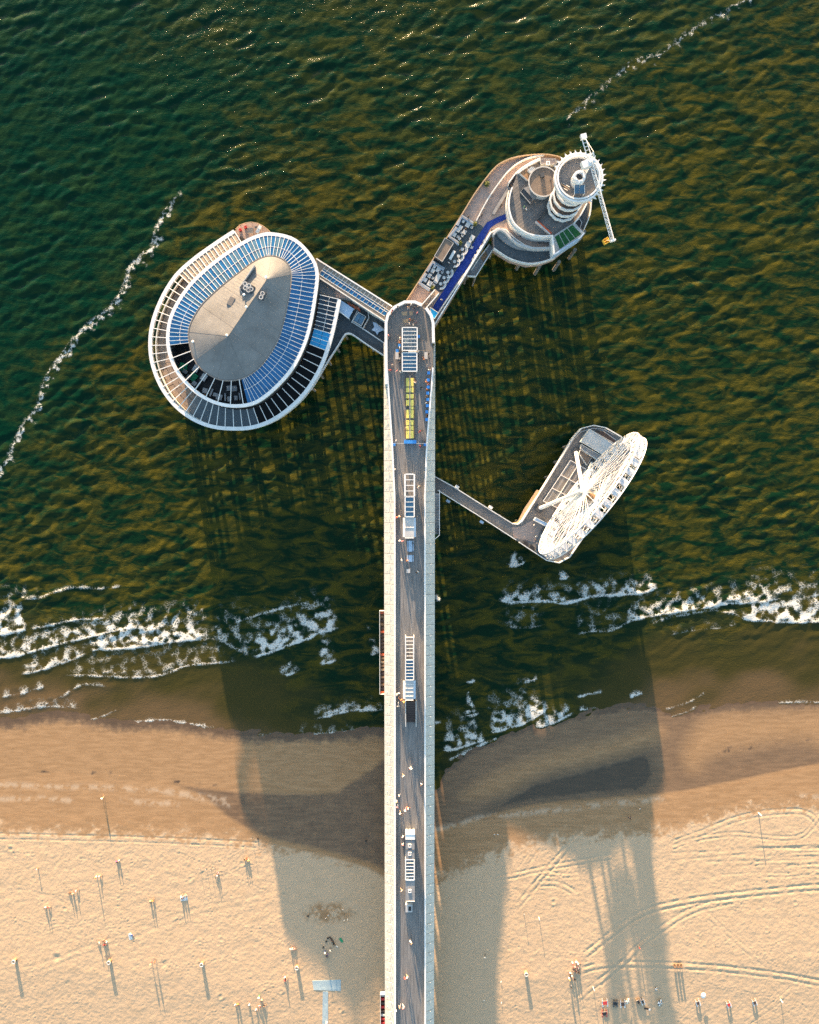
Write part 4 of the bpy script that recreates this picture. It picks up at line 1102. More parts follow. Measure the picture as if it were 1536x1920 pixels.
# rooftop plant
def on_roof(p_):
    r_ = on_ridge(p_); e = ray_out((r_.x, r_.y), tuple((Vector(p_) - r_).normalized()), gp) if (Vector(p_) - r_).length > .05 else None
    if e is None: return ZR
    f = (Vector(p_) - r_).length / max((Vector(e) - r_).length, .01); return ZR + (ZG - ZR) * f
def roof_unit(px, py, w, l, h, fans, rz, label, body='light_grey'):
    x, y = P(px, py, 21.0); z = on_roof((x, y))
    t = thing('cooling_unit', label, 'cooling unit', (x, y, z - .25))
    cs, sn = math.cos(rz), math.sin(rz)
    loc = lambda u, v: (x + u * cs - v * sn, y + u * sn + v * cs)
    MB().box((x, y, z + h / 2 + .1), (w, l, h - .1), rz).build('body', body, t)
    MB().box((x, y, z - .05), (w + .3, l + .3, .4), rz).build('plinth', 'mid_grey', t)
    for (u, v) in fans:
        c_ = loc(u * w, v * l)
        fr_ = MB().ring(c_, .34, .58, z + h + .02, z + h + .3, 14).build('fan_housing', 'light_grey', t)
        MB().cyl(c_, .34, z + h + .06, z + h + .1, 10).build('fan', 'black', fr_); MB().cyl(c_, .13, z + h + .12, z + h + .2, 8).build('fan_hub', 'light_grey', fr_)
    return t
rzr = math.atan2(RA.y - RB.y, RA.x - RB.x)
roof_unit(*q(C1, 790, 538), 3.3, 2.1, .7, [(-.3, .22), (.05, .25), (.33, .0), (.18, -.28), (-.12, -.22)], R(-28), 'large roof cooling unit with five round fans on the sunlit gravel', 'dark_metal')
roof_unit(*q(C1, 895, 600), 1.6, 2.3, .6, [(0, .22), (0, -.22)], R(-22), 'two-fan roof cooling unit on the shaded gravel slope', 'dark_metal')
x, y = P(*q(C1, 667, 634), 20.6); z = on_roof((x, y))
t = thing('roof_hatch', 'flat rectangular grey hatch on the sunlit gravel roof', 'hatch', (x, y, z - .2)); MB().box((x, y, z - .05), (1.5, 2.4, .5), R(-28)).build('kerb', 'mid_grey', t); MB().box((x, y, z + .26), (1.3, 2.2, .1), R(-28)).build('lid', 'gravel_joint', t)
pts = Parr(qs(C1, [(835, 375), (725, 538), (762, 595)]), 20.9)
t = thing('screen_wall', 'thin bent screen wall beside the five-fan cooling unit', 'wall', c3(pts[1], 20)); MB().ribbon(pts, .2, 19.6, 21.1).build('panel', 'light_grey', t)
for (cx_, cy_, lab) in ((645, 885, 'chrome vent pipe at the lower end of the gravel roof ridge'), (783, 684, 'chrome vent pipe midway along the gravel roof ridge'), (925, 470, 'chrome vent pipe at the upper end of the roof ridge'), (380, 917, 'small vent pipe at the left edge of the gravel roof'),
                        (762, 590, 'thin vent pipe beside the bent screen wall')):
    x, y = P(*q(C1, cx_, cy_), 21.4); z = on_roof((x, y))
    t = thing('vent_pipe', lab, 'vent', (x, y, z - .2)); MB().cyl((x, y), .15, z - .2, z + .8, 8).build('pipe', 'mid_grey', t); MB().tube((x, y, z + .82), (x, y, z + 1.05), .34, 10, .1).build('cowl', 'white_steel', t)

# furniture seen through the open rafters
def obox(name, label, cat, px, py, w, l, h, rz, m1, m2=None, z=12.6, leg=True):
    x, y = P(px, py, z + h); t = thing(name, label, cat, (x, y, z))
    cs, sn = math.cos(rz), math.sin(rz)
    if leg:
        for s1 in (-1, 1):
            for s2 in (-1, 1):
                u, v = s1 * (w / 2 - .08), s2 * (l / 2 - .08)
                MB().box((x + u * cs - v * sn, y + u * sn + v * cs, z + h / 2 - .03), (.07, .07, h - .06), rz).build('leg', 'dark_metal', t)
        MB().box((x, y, z + h), (w, l, .08), rz).build('table_top', m1, t)
    else:
        MB().box((x, y, z + h * .3), (w, l, h * .55), rz).build('seat', m1, t)
        MB().box((x - (l / 2 - .1) * -sn, y - (l / 2 - .1) * cs, z + h * .72), (w, .2, h * .55), rz).build('backrest', m2 or m1, t)
    return t
for (cx_, cy_, w, l, rz, nm, lab, m1, sofa) in (
        (300, 470, 2.1, 2.1, -.2, 'lounge_sofa', 'green lounge sofa under the open rafters, upper of two', 'green_cloth', 1), (430, 600, 2.0, 2.1, -.7, 'lounge_sofa', 'green lounge sofa under the open rafters, lower of two', 'green_cloth', 1),
        (330, 535, 1.3, 1.0, -.6, 'low_table', 'grey low table between the two green sofas', 'mid_grey', 0), (372, 610, 1.1, 1.4, -.7, 'low_table', 'grey low table left of the lower green sofa', 'mid_grey', 0),
        (470, 495, 1.5, 1.9, -.55, 'slatted_table', 'white slatted table beside the upper green sofa', 'white_old', 0), (575, 610, 1.5, 1.9, -.6, 'slatted_table', 'white slatted table beside the lower green sofa', 'white_old', 0),
        (450, 690, 1.2, 1.2, -.7, 'low_table', 'grey square table below the lower green sofa', 'light_grey', 0), (590, 785, 1.4, 1.4, -.2, 'low_table', 'grey square table at the bottom left of the open ring', 'light_grey', 0),
        (505, 710, .5, 2.2, -.6, 'bench', 'narrow pale bench right of the lower green sofa', 'light_grey', 0), (672, 810, .5, 2.2, -.4, 'bench', 'narrow pale bench at the bottom of the open ring', 'light_grey', 0),
        (757, 848, 2.6, 1.0, -.3, 'long_table', 'long pale table at the bottom of the open ring', 'light_grey', 0), (770, 890, 1.6, .6, -.2, 'bench', 'short pale bench below the long table', 'light_grey', 0), (855, 870, .45, 2.1, 0, 'bench', 'narrow upright bench right of the long table', 'light_grey', 0),
        (905, 895, .9, 1.4, 0, 'low_table', 'white square table at the bottom right of the open ring', 'light_grey', 0), (905, 750, 1.5, 1.4, .1, 'lounge_sofa', 'grey sofa under the gravel roof edge, left of a pair', 'light_grey', 1), (970, 755, 1.4, 1.5, .1, 'lounge_sofa', 'grey sofa under the gravel roof edge, right of a pair', 'light_grey', 1),
        (995, 880, .9, 1.2, .1, 'low_table', 'white square table last before the blue panes', 'light_grey', 0), (1045, 860, .4, 1.9, .1, 'bench', 'narrow bench last before the blue panes', 'light_grey', 0)):
    obox(nm, lab, 'sofa' if sofa else ('bench' if 'bench' in nm else 'table'), *q(CI, cx_, cy_), w, l, .8, rz, m1, None, 12.6, not sofa)

# small crescent terrace at the top
t = thing('roof_terrace', 'small pink half-round terrace peeping out above the oval building', 'terrace', c3(P(470, 430, 10), 0))
tp = smooth(Parr(qs(C1, [(700, 120), (740, 82), (800, 66), (860, 75), (915, 110), (960, 150), (960, 190), (760, 215), (690, 150)]), 11.2), 3, True)
MB().prism(tp, 10.4, 11.2).build('floor', 'deck_pink', t); MB().rail(smooth(Parr(qs(C1, [(700, 115), (735, 82), (800, 64), (865, 74), (920, 108), (962, 148)]), 12), 3), 11.2, 1.0, 1.6, .05, .09).build('railing', 'wood_tan', t)
for p_ in resample(tp, 6, True): MB().cyl((p_[0] * .99, p_[1] * .99), .3, -6, 10.4, 8).build('pile', 'pile', t)
for (cx_, cy_, w, l, rz, nm, lab, m1) in ((730, 115, .7, .7, .4, 'chair', 'red chair on the pink half-round terrace, left of two', 'red'), (768, 95, .7, .7, .4, 'chair', 'red chair on the pink half-round terrace, right of two', 'red'),
                                      (805, 125, 1.6, 1.6, 0, 'table', 'pale table at the middle of the pink half-round terrace', 'stone'), (865, 115, .9, 2.3, -.5, 'bench', 'white bench on the right of the pink half-round terrace', 'white_old'), (745, 185, 1.6, .9, -.6, 'table', 'black and white table at the foot of the pink terrace', 'black'),
                                      (845, 100, .8, .5, .2, 'table', 'small dark table beside the white bench on the pink terrace', 'dark_metal')):
    obox(nm, lab, nm, *q(C1, cx_, cy_), w, l, .75, rz, m1, None, 11.2, nm != 'chair')

# ---- link building between oval and pier
ZL = 13.4
lk = thing('link_building', 'long glazed link roof joining the oval building to the pier head', 'building', c3(P(665, 550, 0), 0))
lp = [P(*q(CL, a, b_), ZL) for a, b_ in ((-75, 35), (0, 85), (1310, 905), (1175, 1160), (870, 975), (600, 800), (0, 400), (-60, 365))]
MB().prism(lp, 8.6, ZL - .4).build('wall', 'white_old', lk)
MB().prism(lp, ZL - .39, ZL - .1).build('roof', 'beige_pane', lk)
MB().ribbon(Parr(qs(CL, [(-60, 50), (0, 92), (1300, 910)]), ZL), .3, ZL - .3, ZL + .25).build('white_edge', 'white_paint', lk)
MB().ribbon(Parr(qs(CL, [(0, 400), (600, 795), (870, 975), (1175, 1170)]), ZL), .28, ZL - .3, ZL + .15).build('lower_edge', 'white_old', lk)
U0, U1, V0, V1 = (60, 225), (1240, 985), (-20, 330), (1165, 1080)
nc_ = 18
for i in range(nc_):
    fa, fb = i / nc_, (i + 1) / nc_
    lp2 = lambda a, b_, f: (a[0] + (b_[0] - a[0]) * f, a[1] + (b_[1] - a[1]) * f)
    for r_, (g0, g1) in enumerate(((0, .34), (.34, 1))):
        a, b_ = lp2(U0, U1, fa + .012), lp2(U0, U1, fb - .002); c_, d_ = lp2(V0, V1, fa + .012), lp2(V0, V1, fb - .002)
        qd = [lp2(a, c_, g0 + .03), lp2(b_, d_, g0 + .03), lp2(b_, d_, g1 - .02), lp2(a, c_, g1 - .02)]
        MB().prism([P(*q(CL, *p_), ZL) for p_ in qd], ZL - .095, ZL + .02).build('glass_pane', 'blue_pane' if r_ else 'bluegrey_pane', lk)
    a, c_ = lp2((110, 175), (1290, 930), fa), lp2(V0, V1, fa)
    MB().tube(c3(P(*q(CL, *a), ZL), ZL + .05), c3(P(*q(CL, *c_), ZL), ZL + .05), .055, 4).build('glazing_bar', 'white_paint', lk)
for f in (0, .34, 1.0):
    a, b_ = lp2(U0, V0, f), lp2(U1, V1, f); MB().tube(c3(P(*q(CL, *a), ZL), ZL + .05), c3(P(*q(CL, *b_), ZL), ZL + .05), .06, 4).build('purlin', 'white_paint', lk)
# sandy roof between
MB().prism([P(*q(CL, *p_), 12.2) for p_ in ((-40, 380), (0, 420), (595, 800), (330, 765), (0, 670), (-40, 660))], 8.8, 12.2).build('sandy_roof', 'gravel', lk)
MB().prism([P(*q(CL, *p_), 12.3) for p_ in ((265, 620), (420, 690), (520, 760), (290, 745))], 12.21, 12.26).build('plank_strip', 'deck_pink', lk)
# walkway on the lee side
lw = thing('lee_walkway', 'dark bluish walkway bending between the pier and the oval building', 'walkway', c3(P(680, 630, 0), 0))
RAILP = smooth(qs(CL, [(1175, 1800), (880, 1610), (620, 1430), (540, 1390), (490, 1390), (440, 1420), (330, 1600), (130, 1910), (-60, 2230), (-170, 2400)]), 4)
wk = Parr(RAILP, 9.4)
MB().prism(wk + [P(*q(CL, *p_), 9.4) for p_ in ((-20, 1950), (200, 1300), (330, 770), (600, 790), (870, 970), (1180, 1170))], 8.6, 9.4).build('floor', 'terrace_dark', lw)
MB().ribbon(Parr(RAILP, 10.4), .22, 8.7, 10.45).build('white_parapet', 'white_paint', lw)
MB().ribbon(Parr(qs(CL, [(1165, 1720), (900, 1550), (640, 1370), (540, 1330), (470, 1340), (400, 1400), (330, 1510)]), 9.5), .12, 9.4, 9.5).build('kerb', 'dark_metal', lw)
MB().ribbon(Parr(qs(CL, [(1170, 1575), (780, 1310), (570, 1180)]), 10), .22, 9.3, 10.1).build('white_parapet', 'white_paint', lw)
for p_ in resample(wk, 8): MB().cyl((p_[0], p_[1] + .8), .35, -6, 8.6, 8).build('pile', 'pile', lw)
for p_ in Parr(qs(CL, [(1020, 1400), (760, 1100), (450, 1150), (300, 1500)]), 8): MB().cyl(p_, .35, -6, 8.6, 8).build('pile', 'pile', lw)
t = thing('canopy', 'pale blue flat canopy beside the navy panes of the oval building', 'canopy', c3(P(*q(CL, 470, 960), 9.4), 9.4))
cp = [P(*q(CL, *p_), 11.8) for p_ in ((365, 785), (612, 950), (520, 1125), (335, 985))]
MB().prism(cp, 11.6, 11.8).build('roof', 'pale_blue', t); MB().ribbon([cp[3], cp[2]], .25, 11.5, 11.9).build('edge', 'white_paint', t)
for p_ in cp: MB().cyl((p_[0] + .1, p_[1]), .09, 9.4, 11.6, 6).build('post', 'white_old', t)
t = thing('rooflight_box', 'small square rooflight hut with dark glass and white rim on the link terrace', 'hut', c3(P(*q(CL, 700, 1130), 9.4), 9.4))
cp = [P(*q(CL, *p_), 12) for p_ in ((590, 1165), (690, 1010), (825, 1090), (745, 1255))]
MB().prism(cp, 9.4, 11.7).build('wall', 'dark_metal', t); MB().ribbon(cp, .14, 11.6, 12.0, True).build('rim', 'white_old', t)
cc = (sum(p_[0] for p_ in cp) / 4, sum(p_[1] for p_ in cp) / 4)
for i in range(2):
    a, b_, c_, d_ = [Vector(p_) for p_ in cp]
    f0, f1 = (.06, .48) if i == 0 else (.52, .94)
    MB().slab([c3(a.lerp(d_, f0).lerp(b_.lerp(c_, f0), .08), 11.85), c3(a.lerp(d_, f1).lerp(b_.lerp(c_, f1), .08), 11.85), c3(a.lerp(d_, f1).lerp(b_.lerp(c_, f1), .92), 11.85), c3(a.lerp(d_, f0).lerp(b_.lerp(c_, f0), .92), 11.85)], .05).build('glass_pane', 'bluegrey_pane', t)
MB().ribbon([P(*q(CL, *p_), 10.6) for p_ in ((570, 1190), (710, 905), (860, 985), (880, 1110), (765, 1315))], .2, 9.45, 10.6).build('low_wall', 'white_old', t)
t = thing('timber_screen', 'orange timber slats between the pale canopy and the link roof', 'screen', c3(P(*q(CL, 620, 880), 9.4), 9.4))
for i in range(9):
    a, b_ = P(*q(CL, 480 + i * 26, 815 + i * 14), 11), P(*q(CL, 520 + i * 26, 880 + i * 15), 11)
    MB().ribbon([a, b_], .16, 10.6, 11.2).build('slat', 'orange' if i % 3 else 'wood', t)
for (a, b_, w, m_, lab) in (((1010, 1220), (1170, 1340), .45, 'white_old', 'white low wall beside the pier in the sunken link terrace'),):
    t = thing('low_wall', lab, 'wall', c3(P(*q(CL, *a), 9.4), 9.4)); MB().ribbon([P(*q(CL, *a), 10.4), P(*q(CL, *b_), 10.4)], w, 9.41, 10.4).build('wall', m_, t)
t = thing('blue_awning', 'dull blue star-shaped shade cloth on the sunken link terrace', 'awning', c3(P(*q(CL, 1040, 1290), 9.4), 9.4))
MB().prism([P(*q(CL, *p_), 10.6) for p_ in ((950, 1190), (1010, 1200), (1090, 1290), (1150, 1330), (1060, 1370), (1030, 1420), (1000, 1360), (930, 1330), (980, 1280))], 10.5, 10.55).build('cloth', 'pale_blue', t); MB().cyl(P(*q(CL, 1040, 1300), 10), .06, 9.4, 10.5, 6).build('pole', 'dark_metal', t)
# ------------------------------------------------------------------ arm and round platform with the jump tower
ZA = 11.4
arm = thing('tower_platform', 'angled arm and round deck platform carrying the jump tower', 'platform', c3(P(960, 430, 0), 0))
AL = [(1230, 40), (1180, 120), (870, 610)]
OUT = qs(C3, [(75, 1165), (260, 880), (440, 600), (520, 470), (600, 360), (650, 300), (700, 260), (800, 222), (880, 208), (960, 205), (1060, 217), (1110, 240), (1200, 300), (1270, 420), (1290, 520), (1280, 600), (1240, 700),
               (1150, 800), (1050, 880), (960, 912), (870, 920), (760, 890), (690, 848), (650, 820), (640, 690), (480, 975), (262, 1335), (200, 1300), (100, 1250)])
out = Parr(OUT, ZA)
MB().prism(out, 7.6, ZA).build('lower_deck', 'deck_pink', arm)
# lower dark deck crescent and grey deck at the lower right
MB().prism(Parr(qs(C3, [(650, 825), (690, 850), (760, 892), (870, 915), (960, 905), (1040, 880), (1020, 840), (900, 830), (800, 780), (740, 720), (690, 690), (655, 720)]), ZA), ZA + .003, ZA + .03).build('dark_deck', 'terrace_dark', arm)
MB().prism(Parr(qs(C3, [(1285, 540), (1275, 600), (1235, 700), (1180, 655), (1225, 590), (1250, 510)]), ZA), ZA + .003, ZA + .03).build('dark_deck', 'terrace_dark', arm)
MB().ribbon(smooth(Parr(qs(C3, [(80, 1160), (260, 880), (440, 600), (520, 470), (600, 360), (650, 300), (700, 260), (800, 222), (960, 205), (1060, 217), (1110, 240), (1200, 300)]), ZA + 1), 3), .28, ZA - .3, ZA + 1.0).build('sea_parapet', 'wood_tan', arm)
MB().ribbon(smooth(Parr(qs(C3, [(1290, 500), (1280, 600), (1240, 700)]), ZA + 1), 3), .25, ZA - .5, ZA + 1.0).build('lee_parapet', 'white_old', arm)
MB().ribbon(smooth(Parr(qs(C3, [(1050, 880), (960, 912), (870, 920), (760, 890), (690, 848), (650, 820)]), ZA + 1), 3), .25, ZA - .5, ZA + 1.0).build('lee_parapet', 'white_old', arm)
# mid ramps (white curved kerbs running up round the platform)
MB().ribbon(smooth(Parr(qs(C3, [(535, 640), (610, 500), (700, 370), (760, 300), (830, 250), (900, 222), (980, 212)]), ZA + .9), 4), .3, ZA, ZA + .9).build('kerb', 'white_old', arm)
MB().ribbon(smooth(Parr(qs(C3, [(745, 400), (800, 330), (870, 280), (950, 240)]), 13.30), 4), .3, ZA, 14.20).build('kerb', 'white_paint', arm)
MB().prism(Parr(qs(C3, [(745, 415), (760, 430), (655, 600), (635, 595)]), ZA + .6), ZA, ZA + .6).build('planter', 'mid_grey', arm)
# right edge of the arm
MB().ribbon(Parr(qs(C3, [(262, 1320), (470, 985), (630, 720), (680, 690), (730, 700), (790, 760), (850, 800), (930, 825), (1030, 822)]), ZA + 1), .26, ZA - .8, ZA + 1.05).build('white_parapet', 'white_paint', arm)
MB().ribbon(Parr(qs(CF, [(505, 1780), (1060, 960), (1440, 330)]), ZA + .6), .3, ZA, ZA + .6).build('inner_kerb', 'white_old', arm)
MB().prism(Parr(qs(CF, [(500, 1775), (1000, 1000), (1030, 940), (1340, 480), (1450, 320), (1500, 280), (1520, 300), (1080, 1010), (560, 1830)]), ZA), ZA + .003, ZA + .02).build('grey_path', 'mid_grey', arm)
# terrace floor + carpet
MB().prism(Parr(qs(CF, [(905, 30), (1300, 235), (1310, 260), (1000, 760), (560, 1420), (350, 1400), (150, 1265)]), ZA), ZA + .006, ZA + .06).build('terrace_floor', 'terrace_dark', arm)
# piles
cpt = P(1020, 400, ZA)
for r_, n_ in ((12.5, 14), (6.5, 8)):
    for k in range(n_):
        a = 2 * math.pi * k / n_ + .2
        MB().cyl((cpt[0] + r_ * math.cos(a), cpt[1] - .5 + r_ * math.sin(a)), .5, -7, 7.6, 10).build('pile', 'pile', arm)
for f in np.linspace(.05, .95, 6):
    for o_ in (-1, 1):
        a, b_ = P(790, 590, ZA), P(905, 420, ZA)
        x, y = a[0] + (b_[0] - a[0]) * f, a[1] + (b_[1] - a[1]) * f
        MB().cyl((x + o_ * 3.2 * .83, y - o_ * 3.2 * -.55), .45, -7, 7.6, 10).build('pile', 'pile', arm)
t = thing('blue_carpet', 'deep blue carpet running along the arm to the round platform', 'carpet', c3(P(870, 500, ZA), ZA))
MB().prism(Parr(qs(CF, [(400, 1690), (590, 1390), (870, 950), (1100, 580), (1310, 260), (1380, 160), (1560, 70), (1740, 0), (1770, 80), (1540, 190), (1440, 260), (1380, 370), (1040, 950), (1060, 975), (1010, 1060), (940, 1080), (490, 1770)]), ZA + .1), ZA + .03, ZA + .1).build('carpet', 'blue_carpet', t)
# landing stage on the lee side
t = thing('landing_stage', 'small grey landing stage with white rail on the lee side of the arm', 'landing', c3(P(*q(CF, 1150, 1050), 8), 0))
lp = [P(*q(CF, *p_), 8.2) for p_ in ((1010, 1120), (1070, 1020), (1420, 540), (1490, 640), (1170, 1150), (1020, 1140))]
MB().prism(lp, 7.6, 8.2).build('floor', 'mid_grey', t); MB().ribbon([lp[3], lp[4], lp[5]], .2, 8.1, 9.2).build('rail', 'white_paint', t); MB().ribbon([P(*q(CF, *p_), 9.4) for p_ in ((1100, 1010), (1250, 780), (1420, 560))], .2, 8.2, 9.4).build('rail', 'white_old', t)
MB().prism([P(*q(CF, *p_), 8.3) for p_ in ((1260, 810), (1350, 680), (1390, 760), (1310, 870))], 8.21, 8.3).build('plank_patch', 'wood', t)
for p_ in lp[:5]: MB().cyl((p_[0] * .995, p_[1]), .3, -6, 7.6, 8).build('pile', 'pile', t)
# steps and gangway next to the pier head
t = thing('head_gangway', 'sandy timber gangway with white handrails from the pier head to the arm', 'gangway', c3(P(805, 560, ZA), 0))
MB().prism([P(*q(CF, *p_), 12.6) for p_ in ((440, 1360), (520, 1430), (290, 1700), (250, 1830), (110, 1710), (200, 1640), (350, 1460))], 11.4, 12.6).build('floor', 'stone', t)
for pts in (((435, 1370), (350, 1470), (205, 1640), (100, 1700)), ((510, 1435), (285, 1695), (245, 1825))): MB().ribbon([P(*q(CF, *p_), 13.7) for p_ in pts], .2, 12.2, 13.7).build('handrail', 'white_paint', t)
t = thing('timber_ramp', 'orange timber ramp at the foot of the sea wall beside the pier head', 'ramp', c3(P(780, 545, ZA), 0))
rp_ = [P(*q(CF, *p_), 9.0) for p_ in ((110, 1310), (270, 1400), (130, 1610), (-20, 1560), (-20, 1500))]
MB().prism(rp_, 8.4, 9.75).build('floor', 'wood', t)
for k in range(4):
    f = (k + .5) / 4
    a, b_ = Vector(rp_[0]).lerp(Vector(rp_[4]), f), Vector(rp_[1]).lerp(Vector(rp_[2]), f); MB().ribbon([a, b_], .2, 9.76, 9.85).build('cleat', 'wood_tan', t)
for p_ in rp_: MB().cyl((p_[0] + .2, p_[1]), .25, -6, 8.4, 8).build('pile', 'pile', t)
t = thing('glass_lobby', 'small pale blue glass lobby roof at the lower end of the carpet', 'lobby', c3(P(*q(CF, 430, 1790), ZA), ZA))
lp = [P(*q(CF, *p_), 13.8) for p_ in ((345, 1690), (500, 1790), (430, 1900), (380, 1850))]
MB().prism(lp, ZA, 13.60).build('wall', 'roof_glass', t); MB().prism(lp, 13.61, 13.75).build('roof', 'bright_blue_pane', t); MB().ribbon(lp, .16, 13.50, 13.90, True).build('rim', 'white_old', t)

# terrace kiosk + planters
t = thing('terrace_kiosk', 'flat brown-roofed kiosk on the dark arm terrace', 'kiosk', c3(P(*q(CF, 600, 660), ZA), ZA))
kp = [P(*q(CF, *p_), 14.20) for p_ in ((622, 445), (772, 535), (572, 868), (432, 768))]
MB().prism(kp, ZA, 14.00).build('wall', 'dark_metal', t); MB().prism(kp, 14.01, 14.16).build('roof', 'brown_roof', t); MB().ribbon(kp, .14, 13.95, 14.30, True).build('rim', 'light_grey', t)
pl_ = 0
for pts, lab in ((((840, 215), (925, 50), (1140, 190)), 'pale angled planter wall at the tower end of the terrace'), (((835, 250), (700, 415), (880, 550)), 'pale angled planter wall above the terrace kiosk'),
                 (((300, 1040), (400, 875), (600, 1005)), 'pale angled planter wall below the terrace kiosk'), (((285, 1080), (165, 1250), (345, 1375)), 'pale angled planter wall at the pier end of the terrace')):
    p_ = [P(*q(CF, *a), ZA + 1.0) for a in pts]
    t = thing('planter_wall', lab, 'planter', c3(p_[1], ZA)); MB().ribbon(p_, .75, ZA + .061, ZA + 1.0).build('wall', 'pale_blue', t); MB().ribbon(p_, .45, ZA + .99, ZA + 1.06).build('soil', 'mid_grey', t)
def bush(px, py, z, r, label):
    x, y = P(px, py, z + .6); t = thing('potted_bush', label, 'plant', (x, y, z))
    MB().tube((x, y, z + .06), (x, y, z + .5), r * .5, 10, r * .65).build('pot', 'dark_metal', t)
    g_ = random.Random(int(px * 7 + py)); m = MB()
    for k in range(160):
        th, ph, rr = g_.uniform(0, 6.28), math.acos(g_.uniform(-.5, 1)), r * g_.uniform(.5, 1.05)
        c_ = Vector((x + rr * math.sin(ph) * math.cos(th), y + rr * math.sin(ph) * math.sin(th), z + .75 + rr * math.cos(ph) * .9))
        a, b_ = Vector((g_.uniform(-1, 1), g_.uniform(-1, 1), g_.uniform(-.5, .5))).normalized() * .2, Vector((g_.uniform(-1, 1), g_.uniform(-1, 1), g_.uniform(-.5, .8))).normalized() * .12
        m.add([c_ - a, c_ + b_, c_ + a, c_ - b_], [(0, 1, 2, 3)])
    m.build('foliage', 'foliage', t); return t
bush(*q(CF, 1155, 190), ZA, .62, 'yellow-green bush at the tower end of the dark terrace'); bush(*q(CF, 890, 540), ZA, .62, 'yellow-green bush beside the terrace kiosk'); bush(*q(CF, 400, 1340), ZA, .62, 'yellow-green bush at the pier end of the dark terrace')
bush(913, 345, ZA, .8, 'yellow-green bush on the sunny planks by the sea parapet'); 
# furniture
RZT = R(60) - R(90)
tb = make_table('pale_table', 1.0, 1.0, 'lounge_table', False)
def chair_proto():
    t = local('lounge_chair', 'x', 'chair')
    MB().box((0, 0, .42), (.62, .6, .14)).build('seat', 'pale_table', t); MB().box((0, -.3, .72), (.62, .1, .5)).build('backrest', 'pale_table', t)
    for s1 in (-1, 1):
        MB().box((s1 * .3, 0, .55), (.08, .6, .1)).build('armrest', 'pale_table', t)
        for s2 in (-1, 1): MB().box((s1 * .27, s2 * .25, .18), (.06, .06, .36)).build('leg', 'dark_metal', t)
    return t
ch = chair_proto()
tabs = [(1030, 210, 75), (950, 150, 42), (900, 258, 62), (860, 312, 58), (790, 385, 62), (880, 460, 40), (970, 340, 64), (1110, 440, 74), (1075, 500, 52), (1030, 568, 82), (430, 965, 46), (400, 1037, 62), (500, 1020, 76),
        (340, 1130, 60), (265, 1200, 62), (345, 1265, 78), (500, 1135, 78), (460, 1215, 76)]
order = sorted(tabs, key=lambda a: -a[1]); first = True; fch = True; nchair = 0
chairs = []
for i, (cx_, cy_, s_) in enumerate(order):
    x, y = P(*q(CF, cx_, cy_), ZA + .7)
    r = tb if first else dup(tb, (0, 0, 0)); first = False
    sc_ = s_ * CF[2] / 6.65
    place(r, (x, y, ZA + .06), RZT); r.scale = (sc_, sc_ * 1.15, 1)
    r['label'] = f'pale square table on the dark arm terrace, {ORD[i]} counted from the pier head'; r['group'] = 'square tables on the arm terrace'
    if s_ > 55:
        a = RZT + (0 if i % 2 else math.pi / 2)
        o_ = sc_ * .62 + .45
        chairs.append((x + o_ * math.sin(a), y - o_ * math.cos(a), a))
for i, (x, y, a) in enumerate(chairs):
    r = ch if fch else dup(ch, (0, 0, 0)); fch = False
    place(r, (x, y, ZA + .06), a); r['label'] = f'pale armchair at a square table on the arm terrace, {ORD[i]} from the pier'; r['group'] = 'armchairs on the arm terrace'
# curved sofas with round tables beside the carpet
sof = local('curved_sofa', 'x', 'sofa'); MB().ring((0, 0), .75, 1.35, .1, .5, 14, R(-75), R(75)).build('seat', 'pale_table', sof); MB().ring((0, 0), 1.2, 1.42, .5, .85, 14, R(-75), R(75)).build('backrest', 'white_old', sof)
rt = local('round_table', 'x', 'table'); MB().cyl((0, 0), .45, .62, .68, 16).build('table_top', 'pale_table', rt); MB().cyl((0, 0), .07, .05, .62, 8).build('leg', 'dark_metal', rt); MB().cyl((0, 0), .25, 0, .05, 10).build('foot', 'dark_metal', rt)
first = True
for i, (cx_, cy_) in enumerate(sorted([(955, 665), (888, 785), (815, 885), (695, 1080), (625, 1175), (565, 1285)], key=lambda a: -a[1])):
    x, y = P(*q(CF, cx_, cy_), ZA + .7)
    a, b_ = (sof, rt) if first else (dup(sof, (0, 0, 0)), dup(rt, (0, 0, 0))); first = False
    place(a, (x - .25, y + .1, ZA + .06), R(-32)); place(b_, (x - .35, y + .25, ZA + .06))
    a['label'] = f'curved white sofa along the blue carpet, {ORD[i]} from the pier head'; a['group'] = 'curved sofas beside the carpet'
    b_['label'] = f'round pale table in front of the curved white sofa, {ORD[i]} from the pier head'; b_['group'] = 'round tables beside the carpet'
x, y = P(*q(CF, 750, 752), ZA + 1)
t = thing('bar_counter', 'long narrow white bar counter right of the brown-roofed terrace kiosk', 'counter', (x, y, ZA + .06)); MB().box((x, y, ZA + .55), (.6, 2.4, .9), R(-30)).build('body', 'light_grey', t); MB().box((x, y, ZA + 1.04), (.75, 2.6, .08), R(-30)).build('top', 'white_paint', t)
# seats along the lee path
bs = make_table('pale_table', .8, .8, 'path_bench', False, .5)
for i, (cx_, cy_) in enumerate([(1130, 830), (1165, 770), (1220, 680), (1270, 610), (1335, 500)]):
    r = bs if i == 0 else dup(bs, (0, 0, 0)); place(r, c3(P(*q(CF, cx_, cy_), ZA + .5), ZA + .02), RZT); r['label'] = f'small pale bench on the grey path right of the carpet, {ORD[i]} from the pier head'; r['category'] = 'bench'; r['group'] = 'benches along the grey path'

